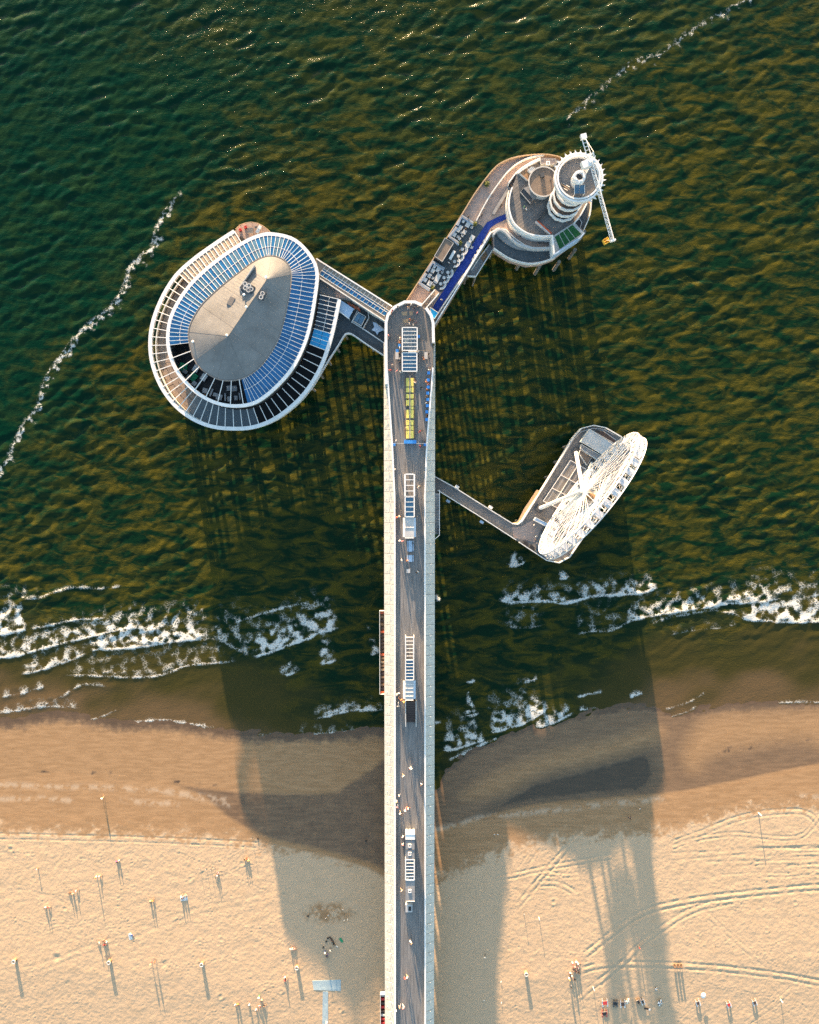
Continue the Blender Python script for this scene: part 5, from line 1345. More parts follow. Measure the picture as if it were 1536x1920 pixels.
# ---- the round upper deck
ZU = 14.30
ud = thing('round_deck', 'raised round grey plank deck with white rim around the jump tower', 'deck', c3(P(1025, 390, ZA), ZA))
rimL = smooth(qs(C4, [(240, 655), (212, 760), (205, 870), (225, 970), (262, 1050), (330, 1115), (430, 1170), (560, 1195), (690, 1190)]), 4)
rest = qs(C4, [(920, 1060), (1000, 960), (1070, 820), (1080, 700), (1050, 560), (900, 400), (720, 350), (550, 350), (430, 410), (300, 500)])
up = Parr(rimL + rest, ZU)
MB().prism(up, ZA + .035, ZU).build('deck', 'deck_diag', ud)
# planks of the deck, diagonal
def plank_clip(poly, c_, d, w):
    nn = Vector((-d.y, d.x)); out_ = []
    hits = []
    for i in range(len(poly)):
        a, b_ = Vector(poly[i]), Vector(poly[(i + 1) % len(poly)])
        da, db = (a - c_).dot(nn), (b_ - c_).dot(nn)
        if (da > 0) != (db > 0): hits.append((a + (b_ - a) * (da / (da - db)) - c_).dot(d))
    hits.sort(); return [(hits[k], hits[k + 1]) for k in range(0, len(hits) - 1, 2)]
dd = Vector((math.cos(R(42)), math.sin(R(42)))); dn = Vector((-dd.y, dd.x)); cu = Vector(P(1025, 390, ZU))
mat('plank_a', (0.15, 0.14, 0.13), .7, var=.25, scale=.9); mat('plank_b', (0.125, 0.122, 0.118), .7, var=.25, scale=.9)
for k in range(-19, 20):
    c_ = cu + dn * (k * .75)
    for a, b_ in plank_clip(up, c_, dd, .7):
        if b_ - a < 1.2: continue
        m_ = c_ + dd * ((a + b_) / 2)
        MB().box((m_.x, m_.y, ZU + .02), (b_ - a - .7, .68, .03), R(42)).build('plank', 'plank_a' if (k * 5) % 3 else 'plank_b', ud)
MB().ribbon(Parr(rimL, ZU + 1), .34, ZU - 1.2, ZU + 1.0).build('white_rim', 'white_paint', ud)
MB().ribbon(smooth(Parr(qs(C4, [(205, 690), (185, 780), (180, 880), (200, 990), (245, 1085), (320, 1150), (430, 1205), (560, 1228), (680, 1215)]), ZU - .4), 4), .22, ZA + .04, ZU - .4).build('outer_rim', 'white_old', ud)
MB().ribbon(smooth(Parr(qs(C4, [(1070, 830), (1000, 960), (925, 1055)]), ZU + 1), 4), .28, ZU - 1, ZU + 1.0).build('white_rim', 'white_paint', ud)
MB().ribbon(smooth(Parr(qs(C4, [(300, 500), (430, 408), (550, 350)]), ZU + .9), 4), .28, ZU - 1, ZU + .9).build('white_rim', 'white_paint', ud)
# curved grey wall ramp
t = thing('curved_ramp', 'curved pale grey ramp wall sweeping round the lower right of the round deck', 'ramp', c3(P(*q(C4, 250, 1250), ZA), ZA))
MB().ribbon(smooth(Parr(qs(C4, [(30, 1180), (60, 1140), (110, 1120), (165, 1150), (220, 1210), (290, 1270), (380, 1310), (500, 1330), (690, 1325)]), ZA + 2), 4), .55, ZA + .031, ZA + 2.0).build('wall', 'light_grey', t)
MB().prism(smooth(Parr(qs(C4, [(70, 1160), (120, 1150), (170, 1190), (240, 1260), (330, 1310), (400, 1345), (330, 1345), (230, 1310), (140, 1250), (90, 1200)]), ZA + .8), 2, True), ZA + .031, ZA + .8).build('ramp_floor', 'mid_grey', t)
# recessed things between the rims
for (cx_, cy_, w, l, rz, lab, m_) in ((320, 1150, 2.2, 1.3, -.6, 'grey bench box under the white rim, upper left', 'light_grey'), (480, 1215, 1.6, .8, -.25, 'grey bench box under the white rim, middle', 'mid_grey'), (550, 1235, .5, 1.5, 0, 'narrow grey box under the white rim', 'mid_grey'), (635, 1240, 2.0, 1.2, 0, 'pale bench box beside the green court', 'light_grey')):
    x, y = P(*q(C4, cx_, cy_), ZA + 1)
    t = thing('storage_box', lab, 'box', (x, y, ZA + .03)); MB().box((x, y, ZA + .5), (w, l, .94), rz).build('body', 'dark_metal', t); MB().box((x, y, ZA + 1.0), (w, l, .06), rz).build('lid', m_, t)
# round brown roof
t = thing('round_roof_hut', 'round hut with flat brown roof beside the jump tower', 'hut', c3(P(*q(C4, 585, 595), ZU), ZU))
cx_, cy_ = P(*q(C4, 585, 593), 17.00); rr = 157 * C4[2] / (F_PX / (CAM_H - 17.00))
MB().cyl((cx_, cy_), rr - .15, ZU + .04, 16.70, 28).build('wall', 'light_grey', t); MB().cyl((cx_, cy_), rr - .1, 16.71, 16.85, 28).build('roof', 'brown_roof', t); MB().ring((cx_, cy_), rr - .12, rr + .16, 16.60, 17.05, 28).build('rim', 'light_grey', t)
vx, vy = P(*q(C4, 572, 525), 17.00); MB().box((vx, vy, 17.15), (1.1, 1.1, .6), .2).build('roof_vent', 'dark_metal', t); vx, vy = P(*q(C4, 668, 578), 17.00); MB().cyl((vx, vy), .22, 16.85, 17.30, 8).build('roof_pipe', 'dark_metal', t)
# huts at the top
for pts, zt, m_, lab in (([(320, 500), (400, 440), (470, 520), (410, 580)], 15.20, 'wood', 'small timber lean-to left of the round brown hut'), ([(410, 470), (450, 430), (495, 440), (440, 500)], 15.80, 'white_old', 'small white box hut above the timber lean-to'),
                         ([(555, 345), (720, 345), (715, 400), (560, 400)], 15.70, 'deck_pink', 'low pinkish flat-roofed hut above the round brown hut'), ([(740, 375), (800, 385), (760, 440), (710, 430)], 15.30, 'dark_metal', 'small dark hut between the pinkish hut and the tower')):
    p_ = [P(*q(C4, *a), zt) for a in pts]; t = thing('deck_hut', lab, 'hut', c3(p_[0], ZU)); MB().prism(p_, ZU + .04, zt - .1).build('wall', 'white_old', t); MB().prism(p_, zt - .09, zt).build('roof', m_, t); MB().ribbon(p_, .12, zt - .1, zt + .12, True).build('rim', 'light_grey', t)
x, y = P(*q(C4, 637, 388), 16.00); t = thing('roof_fan', 'small white square fan on the pinkish hut roof', 'fan', (x, y, 15.70)); MB().box((x, y, 15.90), (1.0, 1.0, .4)).build('box', 'white_paint', t); MB().cyl((x, y), .25, 16.11, 16.16, 10).build('fan', 'mid_grey', t)
x, y = P(*q(C4, 415, 750), 15.8); p_ = [P(*q(C4, *a), 15.8) for a in ((330, 710), (365, 665), (470, 780), (440, 835))]
t = thing('stair_hut', 'dark sloping stair hut on the grey planks', 'hut', c3(p_[0], ZU)); MB().prism(p_, ZU + .04, 15.60).build('wall', 'dark_metal', t); MB().prism([P(*q(C4, *a), 16.00) for a in ((365, 665), (430, 640), (510, 760), (470, 780))], ZU + .04, 16.00).build('roof', 'mid_grey', t); MB().ribbon(p_, .1, 15.60, 15.90, True).build('rim', 'light_grey', t)
p_ = [P(*q(C4, *a), ZU + .9) for a in ((640, 890), (515, 1020), (675, 1165))]
t = thing('orange_bench', 'long bright orange bench wall on the round deck beside the green court', 'bench', c3(p_[1], ZU)); MB().ribbon(p_[1:], .55, ZU + .04, ZU + .5).build('seat', 'orange', t); MB().ribbon([(a[0] - .35, a[1] - .3) for a in p_[1:]], .3, ZU + .04, ZU + 1.0).build('backrest', 'light_grey', t); MB().ribbon(p_[:2], .18, ZU + .04, ZU + .95).build('side_wall', 'dark_metal', t)
# green court
t = thing('green_court', 'bright green marked play court on the edge of the round deck', 'court', c3(P(*q(C4, 860, 1210), ZU), ZU))
gp4 = [(708, 1205), (908, 1068), (1008, 1170), (762, 1342)]
cq = [P(*q(C4, *a), 14.90) for a in gp4]
MB().prism([P(*q(C4, *a), 14.80) for a in ((690, 1195), (920, 1050), (1040, 1160), (990, 1215), (705, 1400))], 9.7, 14.80).build('base', 'light_grey', t)
MB().prism(cq, 14.80, 14.86).build('turf', 'green_turf', t)
a, b_, c_, d_ = [Vector(v) for v in cq]
for f in (0.0, .24, .47, .71, 1.0): MB().ribbon([a.lerp(b_, f), d_.lerp(c_, f)], .14, 14.86, 14.88).build('line', 'light_grey', t)
MB().ribbon([a, b_], .14, 14.87, 14.89).build('line', 'light_grey', t)
MB().ribbon([P(*q(C4, *v), 15.8) for v in ((1040, 1160), (990, 1215), (705, 1400))], .3, 11.5, 15.80).build('outer_wall', 'pale_blue', t); MB().ribbon([P(*q(C4, *v), 15.8) for v in ((685, 1185), (705, 1395))], .4, 9.7, 15.80).build('side_wall', 'white_paint', t)
x, y = P(*q(C4, 965, 1060), 13.8); t = thing('dark_pit_hut', 'small black hut with white rim beside the green court', 'hut', (x, y, ZA)); p_ = [P(*q(C4, *a), 14.8) for a in ((930, 1050), (985, 1005), (1010, 1050), (985, 1115))]; MB().prism(p_, ZA + .04, 14.70).build('wall', 'black', t); MB().ribbon(p_, .16, 14.60, 14.90, True).build('rim', 'light_grey', t)

# ---- jump tower
tx, ty = P(1054, 389, ZU)
tw = thing('jump_tower', 'tall round white-rimmed jump tower with stacked circular galleries', 'tower', (tx, ty, ZU))
MB().cyl((tx, ty), 2.75, ZU + .04, 31.0, 24).build('shaft', 'mid_grey', tw)
def level(z, r, fl, wr=.3, seg=14, h=.75):
    MB().cyl((tx, ty), r - .1, z - .3, z, seg).build('gallery_floor', fl, tw)
    MB().ring((tx, ty), r - wr, r, z - .28, z + h, seg).build('gallery_rim', 'white_paint', tw)
level(15.4, 4.3, 'terrace_dark', .4, 12)
level(18.6, 4.35, 'brown_roof', .34)
level(22.6, 4.3, 'brown_roof', .34)
level(26.0, 4.2, 'terrace_dark', .34)
ZT = 32.0
MB().tube((tx, ty, ZT - 3.0), (tx, ty, ZT - .4), 4.1, 28, 5.7).build('flared_soffit', 'light_grey', tw)
MB().cyl((tx, ty), 5.6, ZT - .39, ZT, 28).build('top_floor', 'deck_diag', tw)
MB().ring((tx, ty), 4.95, 5.35, ZT + .01, ZT + 1.1, 28).build('inner_rim', 'white_paint', tw)
MB().ring((tx, ty), 5.5, 5.95, ZT - .35, ZT + 1.0, 28).build('outer_rim', 'white_paint', tw)
for k in range(28):
    a = 2 * math.pi * (k + .5) / 28
    MB().box((tx + 5.42 * math.cos(a), ty + 5.42 * math.sin(a), ZT + .45), (.9, .16, .8), a).build('window_post', 'white_paint', tw)
for k in range(20):
    a = R(-62) + R(215) * k / 19
    MB().add([(tx + 5.95 * math.cos(a - .045), ty + 5.95 * math.sin(a - .045), ZT + .6), (tx + 5.95 * math.cos(a + .045), ty + 5.95 * math.sin(a + .045), ZT + .6), (tx + 6.75 * math.cos(a + .03), ty + 6.75 * math.sin(a + .03), ZT + .75),
              (tx + 5.95 * math.cos(a - .045), ty + 5.95 * math.sin(a - .045), ZT + .3), (tx + 5.95 * math.cos(a + .045), ty + 5.95 * math.sin(a + .045), ZT + .3), (tx + 6.75 * math.cos(a + .03), ty + 6.75 * math.sin(a + .03), ZT + .55)],
             [(0, 1, 2), (5, 4, 3), (0, 3, 4, 1), (1, 4, 5, 2), (2, 5, 3, 0)]).build('rim_fin', 'white_steel', tw)
# cabin and stair on top
x, y = P(*q(C4, 985, 540), ZT + 3)
t = thing('crane_cabin', 'white rounded machine cabin in the middle of the tower top', 'cabin', (x, y, ZT)); MB().cyl((x, y), 1.55, ZT + .01, ZT + 2.2, 14).build('base', 'white_paint', t); MB().ring((x, y), .85, 1.5, ZT + 2.2, ZT + 3.2, 14).build('collar', 'white_steel', t); MB().cyl((x, y), .8, ZT + 2.21, ZT + 2.5, 12).build('motor', 'dark_metal', t)
for k in range(5): MB().box((x + 1.1 * math.cos(k * 1.25), y + 1.1 * math.sin(k * 1.25), ZT + 3.3), (.35, .7, .5), k * 1.25).build('bracket', 'white_steel', t)
x, y = P(*q(C4, 985, 680), ZT + 2); t = thing('tower_canopy', 'blue-grey glass canopy on the lower side of the tower top', 'canopy', (x, y, ZT)); 
for i in range(2): MB().box((x - .6 + 1.2 * i, y, ZT + 2.05), (1.1, 2.0, .06)).build('roof_pane', 'bluegrey_pane', t)
for s1 in (-1, 1):
    MB().box((x + s1 * 1.2, y, ZT + 2.08), (.1, 2.1, .12)).build('frame', 'white_paint', t)
    for s2 in (-1, 1): MB().cyl((x + s1 * 1.15, y + s2), .06, ZT + .01, ZT + 2.0, 6).build('post', 'white_paint', t)
x, y = P(*q(C4, 835, 640), ZT + 1); t = thing('tower_stair', 'short pale stair flight on the left of the tower top', 'stair', (x, y, ZT))
for i in range(6): MB().box((x - .6 + i * .22, y + .5 - i * .22, ZT + .15 + i * .17), (.95, .22, .06), R(-35)).build('step', 'wood_tan', t)
for o_ in (-.5, .5): MB().tube((x - .75 + o_ * .5, y + .6 + o_ * .8, ZT + .05), (x + .65 + o_ * .5, y - .75 + o_ * .8, ZT + 1.1), .06, 5).build('stringer', 'light_grey', t)
# crane
ZC = ZT + 7.0
piv = P(*q(C4, 1105, 350), ZC); tip = P(*q(C4, 1352, 1250), ZC); tail = P(*q(C4, 1025, 105), ZC)
cr = thing('jump_crane', 'white lattice crane whose long jib reaches far out over the sea', 'crane', (piv[0], piv[1], ZT))
def lattice(a, b_, w, h, n_, r=.07, r2=.05):
    """triangular truss as longerons + bracing"""
    a, b_ = Vector(a), Vector(b_); d = (b_ - a).normalized(); sd = Vector((-d.y, d.x, 0)).normalized(); up_ = Vector((0, 0, 1))
    m = MB(); ch_ = [sd * (w / 2), sd * (-w / 2), up_ * h]
    for o_ in ch_: m.tube(a + o_, b_ + o_, r, 5)
    for k in range(n_):
        p0, p1 = a.lerp(b_, k / n_), a.lerp(b_, (k + 1) / n_)
        m.tube(p0 + ch_[k % 2], p1 + ch_[(k + 1) % 2], r2, 4, caps=False); m.tube(p0 + ch_[0], p0 + ch_[1], r2, 4, caps=False)
        for s_ in (0, 1): m.tube(p0 + ch_[s_], (p0 + p1) / 2 + ch_[2], r2, 4, caps=False); m.tube((p0 + p1) / 2 + ch_[2], p1 + ch_[s_], r2, 4, caps=False)
    return m
lattice(c3(piv, ZC), c3(tip, ZC), .85, .8, 26, .075, .055).build('jib', 'white_steel', cr)
MB().box((*tip, ZC + .2), (1.2, .4, .9), R(15)).build('jib_head', 'white_paint', cr)
for o_ in (-.55, .55): MB().tube((piv[0] + o_, piv[1], ZC), (tail[0] + o_ * .8, tail[1], ZC + .2), .12, 5).build('counter_jib', 'white_paint', cr)
for k in range(6):
    f = (k + .5) / 6; x, y = piv[0] + (tail[0] - piv[0]) * f, piv[1] + (tail[1] - piv[1]) * f; MB().box((x, y, ZC + .1), (1.0, .1, .1), R(14)).build('rung', 'white_steel', cr)
MB().box((*tail, ZC + .3), (1.3, 1.1, 1.0), R(14)).build('counterweight', 'white_paint', cr)
apex = (piv[0] - .05, piv[1] + .4, ZC + 3.0)
for e in ((*tail, ZC + .7), (*tip, ZC + 1.0)): MB().tube(apex, (apex[0] + (e[0] - apex[0]) * (1 if e[1] > piv[1] else .5), apex[1] + (e[1] - apex[1]) * (1 if e[1] > piv[1] else .5), e[2]), .06, 5).build('stay', 'white_steel', cr)
m = MB()
for o_ in ((-.6, -.6), (.6, -.6), (-.6, .6), (.6, .6)):
    m.tube((piv[0] + o_[0], piv[1] + o_[1], ZT + .01), (piv[0] + o_[0] * .8, piv[1] + o_[1] * .8, ZC + .8), .12, 5); m.tube((piv[0] + o_[0] * .8, piv[1] + o_[1] * .8, ZC + .8), apex, .1, 5)
for k in range(8):
    z0 = ZT + .5 + k * .85
    for (a, b_) in (((-.6, -.6), (.6, -.6)), ((.6, -.6), (.6, .6)), ((.6, .6), (-.6, .6)), ((-.6, .6), (-.6, -.6))): m.tube((piv[0] + a[0], piv[1] + a[1], z0), (piv[0] + b_[0], piv[1] + b_[1], z0 + .85), .07, 4)
m.build('mast', 'white_steel', cr)
MB().box((piv[0] - .9, piv[1] - 1.0, ZC - .3), (2.2, 1.6, 1.4), R(20)).build('machine_house', 'white_paint', cr); MB().tube((piv[0] - .3, piv[1] - .9, ZC + .1), (piv[0] + 1.0, piv[1] - .2, ZC + .1), .5, 12).build('winch_drum', 'white_steel', cr)
bx_, by_ = P(*q(C4, 1285, 1245), ZC - 2)
t = thing('jump_basket', 'small yellow jump basket hanging beside the tip of the crane jib', 'basket', (bx_, by_, ZC - 3)); MB().box((bx_, by_, ZC - 2.9), (1.3, 1.1, .12), R(30)).build('floor', 'yellow_basket', t)
MB().ribbon([(bx_ + a * .65 * math.cos(R(30)) - b_ * .55 * math.sin(R(30)), by_ + a * .65 * math.sin(R(30)) + b_ * .55 * math.cos(R(30))) for a, b_ in ((-1, -1), (1, -1), (1, 1), (-1, 1))], .12, ZC - 2.95, ZC - 2.0, True).build('side', 'yellow_basket', t)
MB().tube((bx_, by_, ZC - 2.0), (tip[0] - .2, tip[1] + .2, ZC), .05, 5).build('hoist_cable', 'white_old', t); MB().path([(bx_ - .5, by_ - .4, ZC - 2), (bx_, by_, ZC - 1.3), (bx_ + .5, by_ + .4, ZC - 2)], .06, 5).build('yoke', 'yellow_basket', t)
# ------------------------------------------------------------------ wheel platform, walkway and the big wheel
ZW = 9.4
wp = thing('wheel_platform', 'grey rounded sea platform under the big wheel with white rim and walkway', 'platform', c3(P(1080, 930, 0), 0))
DK = qs(C5, [(50, 405), (180, 478), (400, 615), (575, 725), (610, 728), (640, 705), (800, 450), (985, 142), (1040, 82), (1120, 62), (1200, 78), (1300, 135), (1360, 190), (1350, 270), (1230, 500), (1060, 800), (960, 940), (890, 980), (810, 965), (600, 832),
             (330, 655), (75, 498), (72, 560), (50, 560)])
dk = Parr(DK, ZW)
MB().prism(dk, 6.4, ZW).build('deck', 'terrace_grey', wp)  # slab depth invented, extended down to block low sun under the platform
for pts in ([(50, 402), (180, 474), (400, 612), (578, 722), (612, 726), (642, 702), (800, 450), (985, 142), (1040, 82), (1120, 62), (1200, 78), (1300, 135), (1360, 190)], [(1350, 270), (1230, 500), (1060, 800), (960, 945), (890, 984), (805, 967), (620, 845)], [(600, 830), (330, 655), (75, 497)]):
    MB().ribbon(Parr(qs(C5, pts), ZW + .9), .24, 8.3, ZW + .95).build('parapet', 'white_old', wp)
MB().ribbon(Parr(qs(CW, [(100, 1090), (290, 780), (660, 190), (740, 110), (860, 75), (980, 85), (1090, 140)]), ZW + .3), .22, ZW, ZW + .35).build('inner_kerb', 'light_grey', wp)
for pts, m_ in (([(10, 1080), (60, 1100), (180, 920), (300, 740), (265, 730), (130, 930), (60, 1070)], 'wood_tan'), ([(0, 1130), (100, 1120), (230, 1050), (330, 1120), (240, 1290), (20, 1240)], 'deck_pink')):
    MB().prism(Parr(qs(CW, pts), ZW), ZW + .003, ZW + .03).build('timber_patch', m_, wp)
for p_ in resample(dk, 30, True):
    c_ = P(1085, 930, ZW); f = .94 if p_[0] > 28 else .995
    MB().cyl((c_[0] + (p_[0] - c_[0]) * f, c_[1] + (p_[1] - c_[1]) * f), .45, -7, 6.4, 8).build('pile', 'pile', wp)
# mooring bumps on the walkway sides
for i, (a, b_) in enumerate(((205, 475), (145, 570), (430, 612), (370, 710))):
    x, y = P(*q(C5, a, b_), 9); t = thing('light_box', f'pale floodlight box hung on the wheel walkway, {ORD[i]} from the pier', 'light box', (x, y, 8.0), 'light boxes on the walkway')
    MB().box((x, y, 8.6), (1.2, .8, .5), R(-33)).build('body', 'light_grey', t); MB().box((x, y, 8.88), (1.0, .6, .06), R(-33)).build('glass', 'pale_blue', t); MB().box((x, y, 8.3), (.2, 1.6, .12), R(-33)).build('bracket', 'dark_metal', t)
# deck grid frames (boarding floor)
bf = thing('boarding_floor', 'beige boarding floor divided by white frames beside the big wheel', 'floor', c3(P(1030, 900, ZW), ZW))
Q4 = [Vector(v) for v in ((625, 415), (790, 510), (530, 945), (335, 850))]
MB().prism([P(*q(CW, *p_), ZW + .5) for p_ in Q4], ZW + .031, ZW + .5).build('floor', 'stone_b', bf)
def bil(u, v):
    a, b_, c_, d_ = Q4; p_ = a.lerp(b_, u).lerp(d_.lerp(c_, u), v); return (p_.x, p_.y)
for u in (0, .5, 1):
    MB().ribbon([P(*q(CW, *bil(u, 0)), ZW + .6), P(*q(CW, *bil(u, 1)), ZW + .6)], .16, ZW + .5, ZW + .66).build('frame', 'white_paint', bf)
for v in (0, .36, .68, 1):
    MB().ribbon([P(*q(CW, *bil(0, v)), ZW + .6), P(*q(CW, *bil(1, v)), ZW + .6)], .16, ZW + .5, ZW + .665).build('frame', 'white_paint', bf)
for i in range(2):
    for j, (v0, v1) in enumerate(((0, .36), (.36, .68), (.68, 1))):
        for k in range(5):
            u0 = i * .5 + .03 + k * .09
            MB().prism([P(*q(CW, *bil(a, b_)), ZW + .52) for a, b_ in ((u0, v0 + .02), (u0 + .075, v0 + .02), (u0 + .075, v1 - .02), (u0, v1 - .02))], ZW + .503, ZW + .55).build('panel', 'mid_grey' if (i + j + k) % 3 == 0 else 'terrace_grey', bf)
# sheds
for pts, zt, m_, lab, nm in (([(830, 85), (1075, 245), (985, 365), (735, 215)], ZW + 2.6, 'light_grey', 'big pale flat-roofed shed at the sea end of the wheel platform', 'shed'), ([(740, 245), (960, 370), (930, 425), (735, 290)], ZW + 2, 'mid_grey', 'low grey shed beside the big pale shed', 'shed'),
                             ([(730, 305), (855, 380), (800, 470), (715, 340)], ZW + 1.6, 'brown_roof', 'low brownish shed beside the upper wheel leg', 'shed'), ([(255, 1025), (400, 1100), (370, 1125), (235, 1055)], ZW + 2, 'pale_blue', 'narrow pale blue ticket booth by the lower wheel leg', 'booth')):
    p_ = [P(*q(CW, *a), zt) for a in pts]; t = thing(nm, lab, nm, c3(p_[0], ZW)); MB().prism(p_, ZW + .031, zt - .15).build('wall', 'light_grey', t); MB().prism(p_, zt - .149, zt).build('roof', m_, t); MB().ribbon(p_, .14, zt - .2, zt + .12, True).build('rim', 'white_old', t)
t = thing('dark_pool_deck', 'long dark planter strip behind the big pale shed', 'planter', c3(P(*q(CW, 970, 150), ZW), ZW)); p_ = [P(*q(CW, *a), ZW + .4) for a in ((860, 100), (970, 100), (1110, 200), (1090, 235))]; MB().prism(p_, ZW + .031, ZW + .35).build('bed', 'dark_wood', t); MB().ribbon(p_, .14, ZW + .031, ZW + .5, True).build('rim', 'light_grey', t)
t = thing('queue_lanes', 'dark queue lanes divided by white rails below the wheel', 'queue lane', c3(P(*q(CW, 380, 1190), ZW), ZW))
p_ = [P(*q(CW, *a), ZW + .1) for a in ((400, 1090), (480, 1140), (390, 1300), (300, 1230))]; MB().prism(p_, ZW + .031, ZW + .1).build('floor', 'black', t)
for k in range(5):
    f = k / 4; a, b_ = Vector(p_[0]).lerp(Vector(p_[1]), f), Vector(p_[3]).lerp(Vector(p_[2]), f); MB().ribbon([a, b_], .12, ZW + .1, ZW + 1.0).build('rail', 'white_paint', t)
for i, (a, b_) in enumerate(((145, 1305), (212, 1345), (272, 1380), (335, 1425))):
    x, y = P(*q(CW, a, b_), ZW + .6); t = thing('black_lounge_box', f'black square seat box along the lower platform edge, {ORD[i]} from the walkway', 'seat box', (x, y, ZW), 'black seat boxes'); MB().box((x, y, ZW + .3), (1.3, 1.0, .54), R(-35)).build('base', 'dark_metal', t); MB().box((x, y, ZW + .62), (1.35, 1.05, .1), R(-35)).build('cushion', 'black' if i < 2 else 'terrace_dark', t)

# ---- the wheel
RW = 20.0; ZH = 31.3
hub = Vector((*P(1107, 930, ZH), ZH))
U = Vector((.6, .8, 0)); Nn = Vector((.8, -.6, 0)); Zv = Vector((0, 0, 1))
wh = thing('ferris_wheel', 'tall white ferris wheel with closed cabins on the sea platform', 'ferris wheel', (hub.x, hub.y, ZW))
def wpt(r, a, off=0.0): return hub + U * (r * math.cos(a)) + Zv * (r * math.sin(a)) + Nn * off
NG = 36
def circ(r, off, n_, tr, sides=5):
    m = MB(); pts = [wpt(r, 2 * math.pi * k / n_, off) for k in range(n_)]; m.path(pts, tr, sides, True); return m
for off in (-1.05, 1.05):
    circ(18.9, off, 72, .17).build('outer_rim', 'wheel_white', wh); circ(16.2, off, 72, .12).build('inner_rim', 'wheel_white', wh)
for k in range(NG):
    a, a2 = 2 * math.pi * k / NG, 2 * math.pi * (k + 1) / NG; am = (a + a2) / 2
    m = MB()
    for off in (-1.05, 1.05):
        m.tube(wpt(16.2, a, off), wpt(18.9, am, off), .08, 4); m.tube(wpt(18.9, am, off), wpt(16.2, a2, off), .08, 4); m.tube(wpt(16.2, a, off), wpt(18.9, a, off), .08, 4)
    m.tube(wpt(16.2, a, -1.05), wpt(16.2, a, 1.05), .08, 4); m.tube(wpt(18.9, am, -1.05), wpt(18.9, am, 1.05), .08, 4); m.tube(wpt(16.2, a, -1.05), wpt(16.2, a2, 1.05), .06, 4)
    m.build('rim_truss', 'wheel_white', wh)
    for off, hoff in ((-1.05, -1.7), (1.05, 1.7)):
        MB().tube(wpt(.9, a, hoff), wpt(16.2, a, off), .055, 4).build('spoke', 'wheel_white', wh)
        if k % 2 == 0: MB().tube(wpt(.9, a2, hoff), wpt(16.2, a, -off), .04, 4).build('cross_spoke', 'wheel_white', wh)
MB().tube(hub - Nn * 2.6, hub + Nn * 2.6, .75, 16).build('hub', 'white_paint', wh)
for off in (-1.7, 1.7): MB().tube(hub + Nn * (off - .12), hub + Nn * (off + .12), 1.35, 20).build('hub_flange', 'wheel_white', wh)
MB().tube(hub - Nn * .9, hub + Nn * .9, .95, 12).build('axle_housing', 'wood', wh)
# cabins
rzw = math.atan2(U.y, U.x)
for k in range(NG):
    a = 2 * math.pi * (k + .5) / NG
    p_ = wpt(17.6, a) - Zv * .15
    g_ = MB().box(tuple(p_ + Zv * .1), (1.6, 1.6, 1.75), rzw).build('cabin', 'white_paint', wh)
    MB().box(tuple(p_ + Zv * 1.1), (1.5, 1.8, .16), rzw).build('cabin_roof', 'wheel_white', g_)
    for s_ in (-1, 1): MB().box(tuple(p_ + Zv * .3 + Nn * (s_ * .815)), (1.3, .04, .85), rzw).build('window', 'navy_pane', g_); MB().box(tuple(p_ + Zv * .3 + U * (s_ * .815)), (.04, 1.3, .85), rzw).build('window', 'navy_pane', g_)
    MB().tube(p_ + Zv * .95 - Nn * 1.2, p_ + Zv * .95 + Nn * 1.2, .08, 5).build('suspension_bar', 'wheel_white', g_)
# legs
feet_l = [P(*q(C5, *a), ZW) for a in ((1000, 240), (755, 620))]
feet_in = [P(*q(C5, *a), ZW) for a in ((1105, 310), (868, 682))]
hb = Vector((hub.x, hub.y, 0))
def mirror(f):
    v = Vector((f[0], f[1], 0)) - hb; return v - Nn * (2 * v.dot(Nn)) + hb
for f in feet_l:
    MB().tube((f[0], f[1], ZW + .03), tuple(hub - Nn * 2.4), .52, 10, .45).build('leg', 'white_paint', wh); MB().box((f[0], f[1], ZW + .4), (1.9, 1.9, .74), rzw).build('leg_base', 'dark_metal', wh)
    g_ = mirror(f); MB().tube((g_.x, g_.y, ZW + .03), tuple(hub + Nn * 2.4), .52, 10, .45).build('leg', 'white_paint', wh); MB().box((g_.x, g_.y, ZW + .4), (1.9, 1.9, .74), rzw).build('leg_base', 'dark_metal', wh)
for f in feet_in:
    MB().tube((f[0], f[1], ZW + .03), tuple(hub - Nn * 2.3 - Zv * .5), .42, 10, .4).build('inner_leg', 'white_paint', wh); MB().box((f[0], f[1], ZW + .4), (1.6, 1.6, .74), rzw).build('leg_base', 'dark_metal', wh)
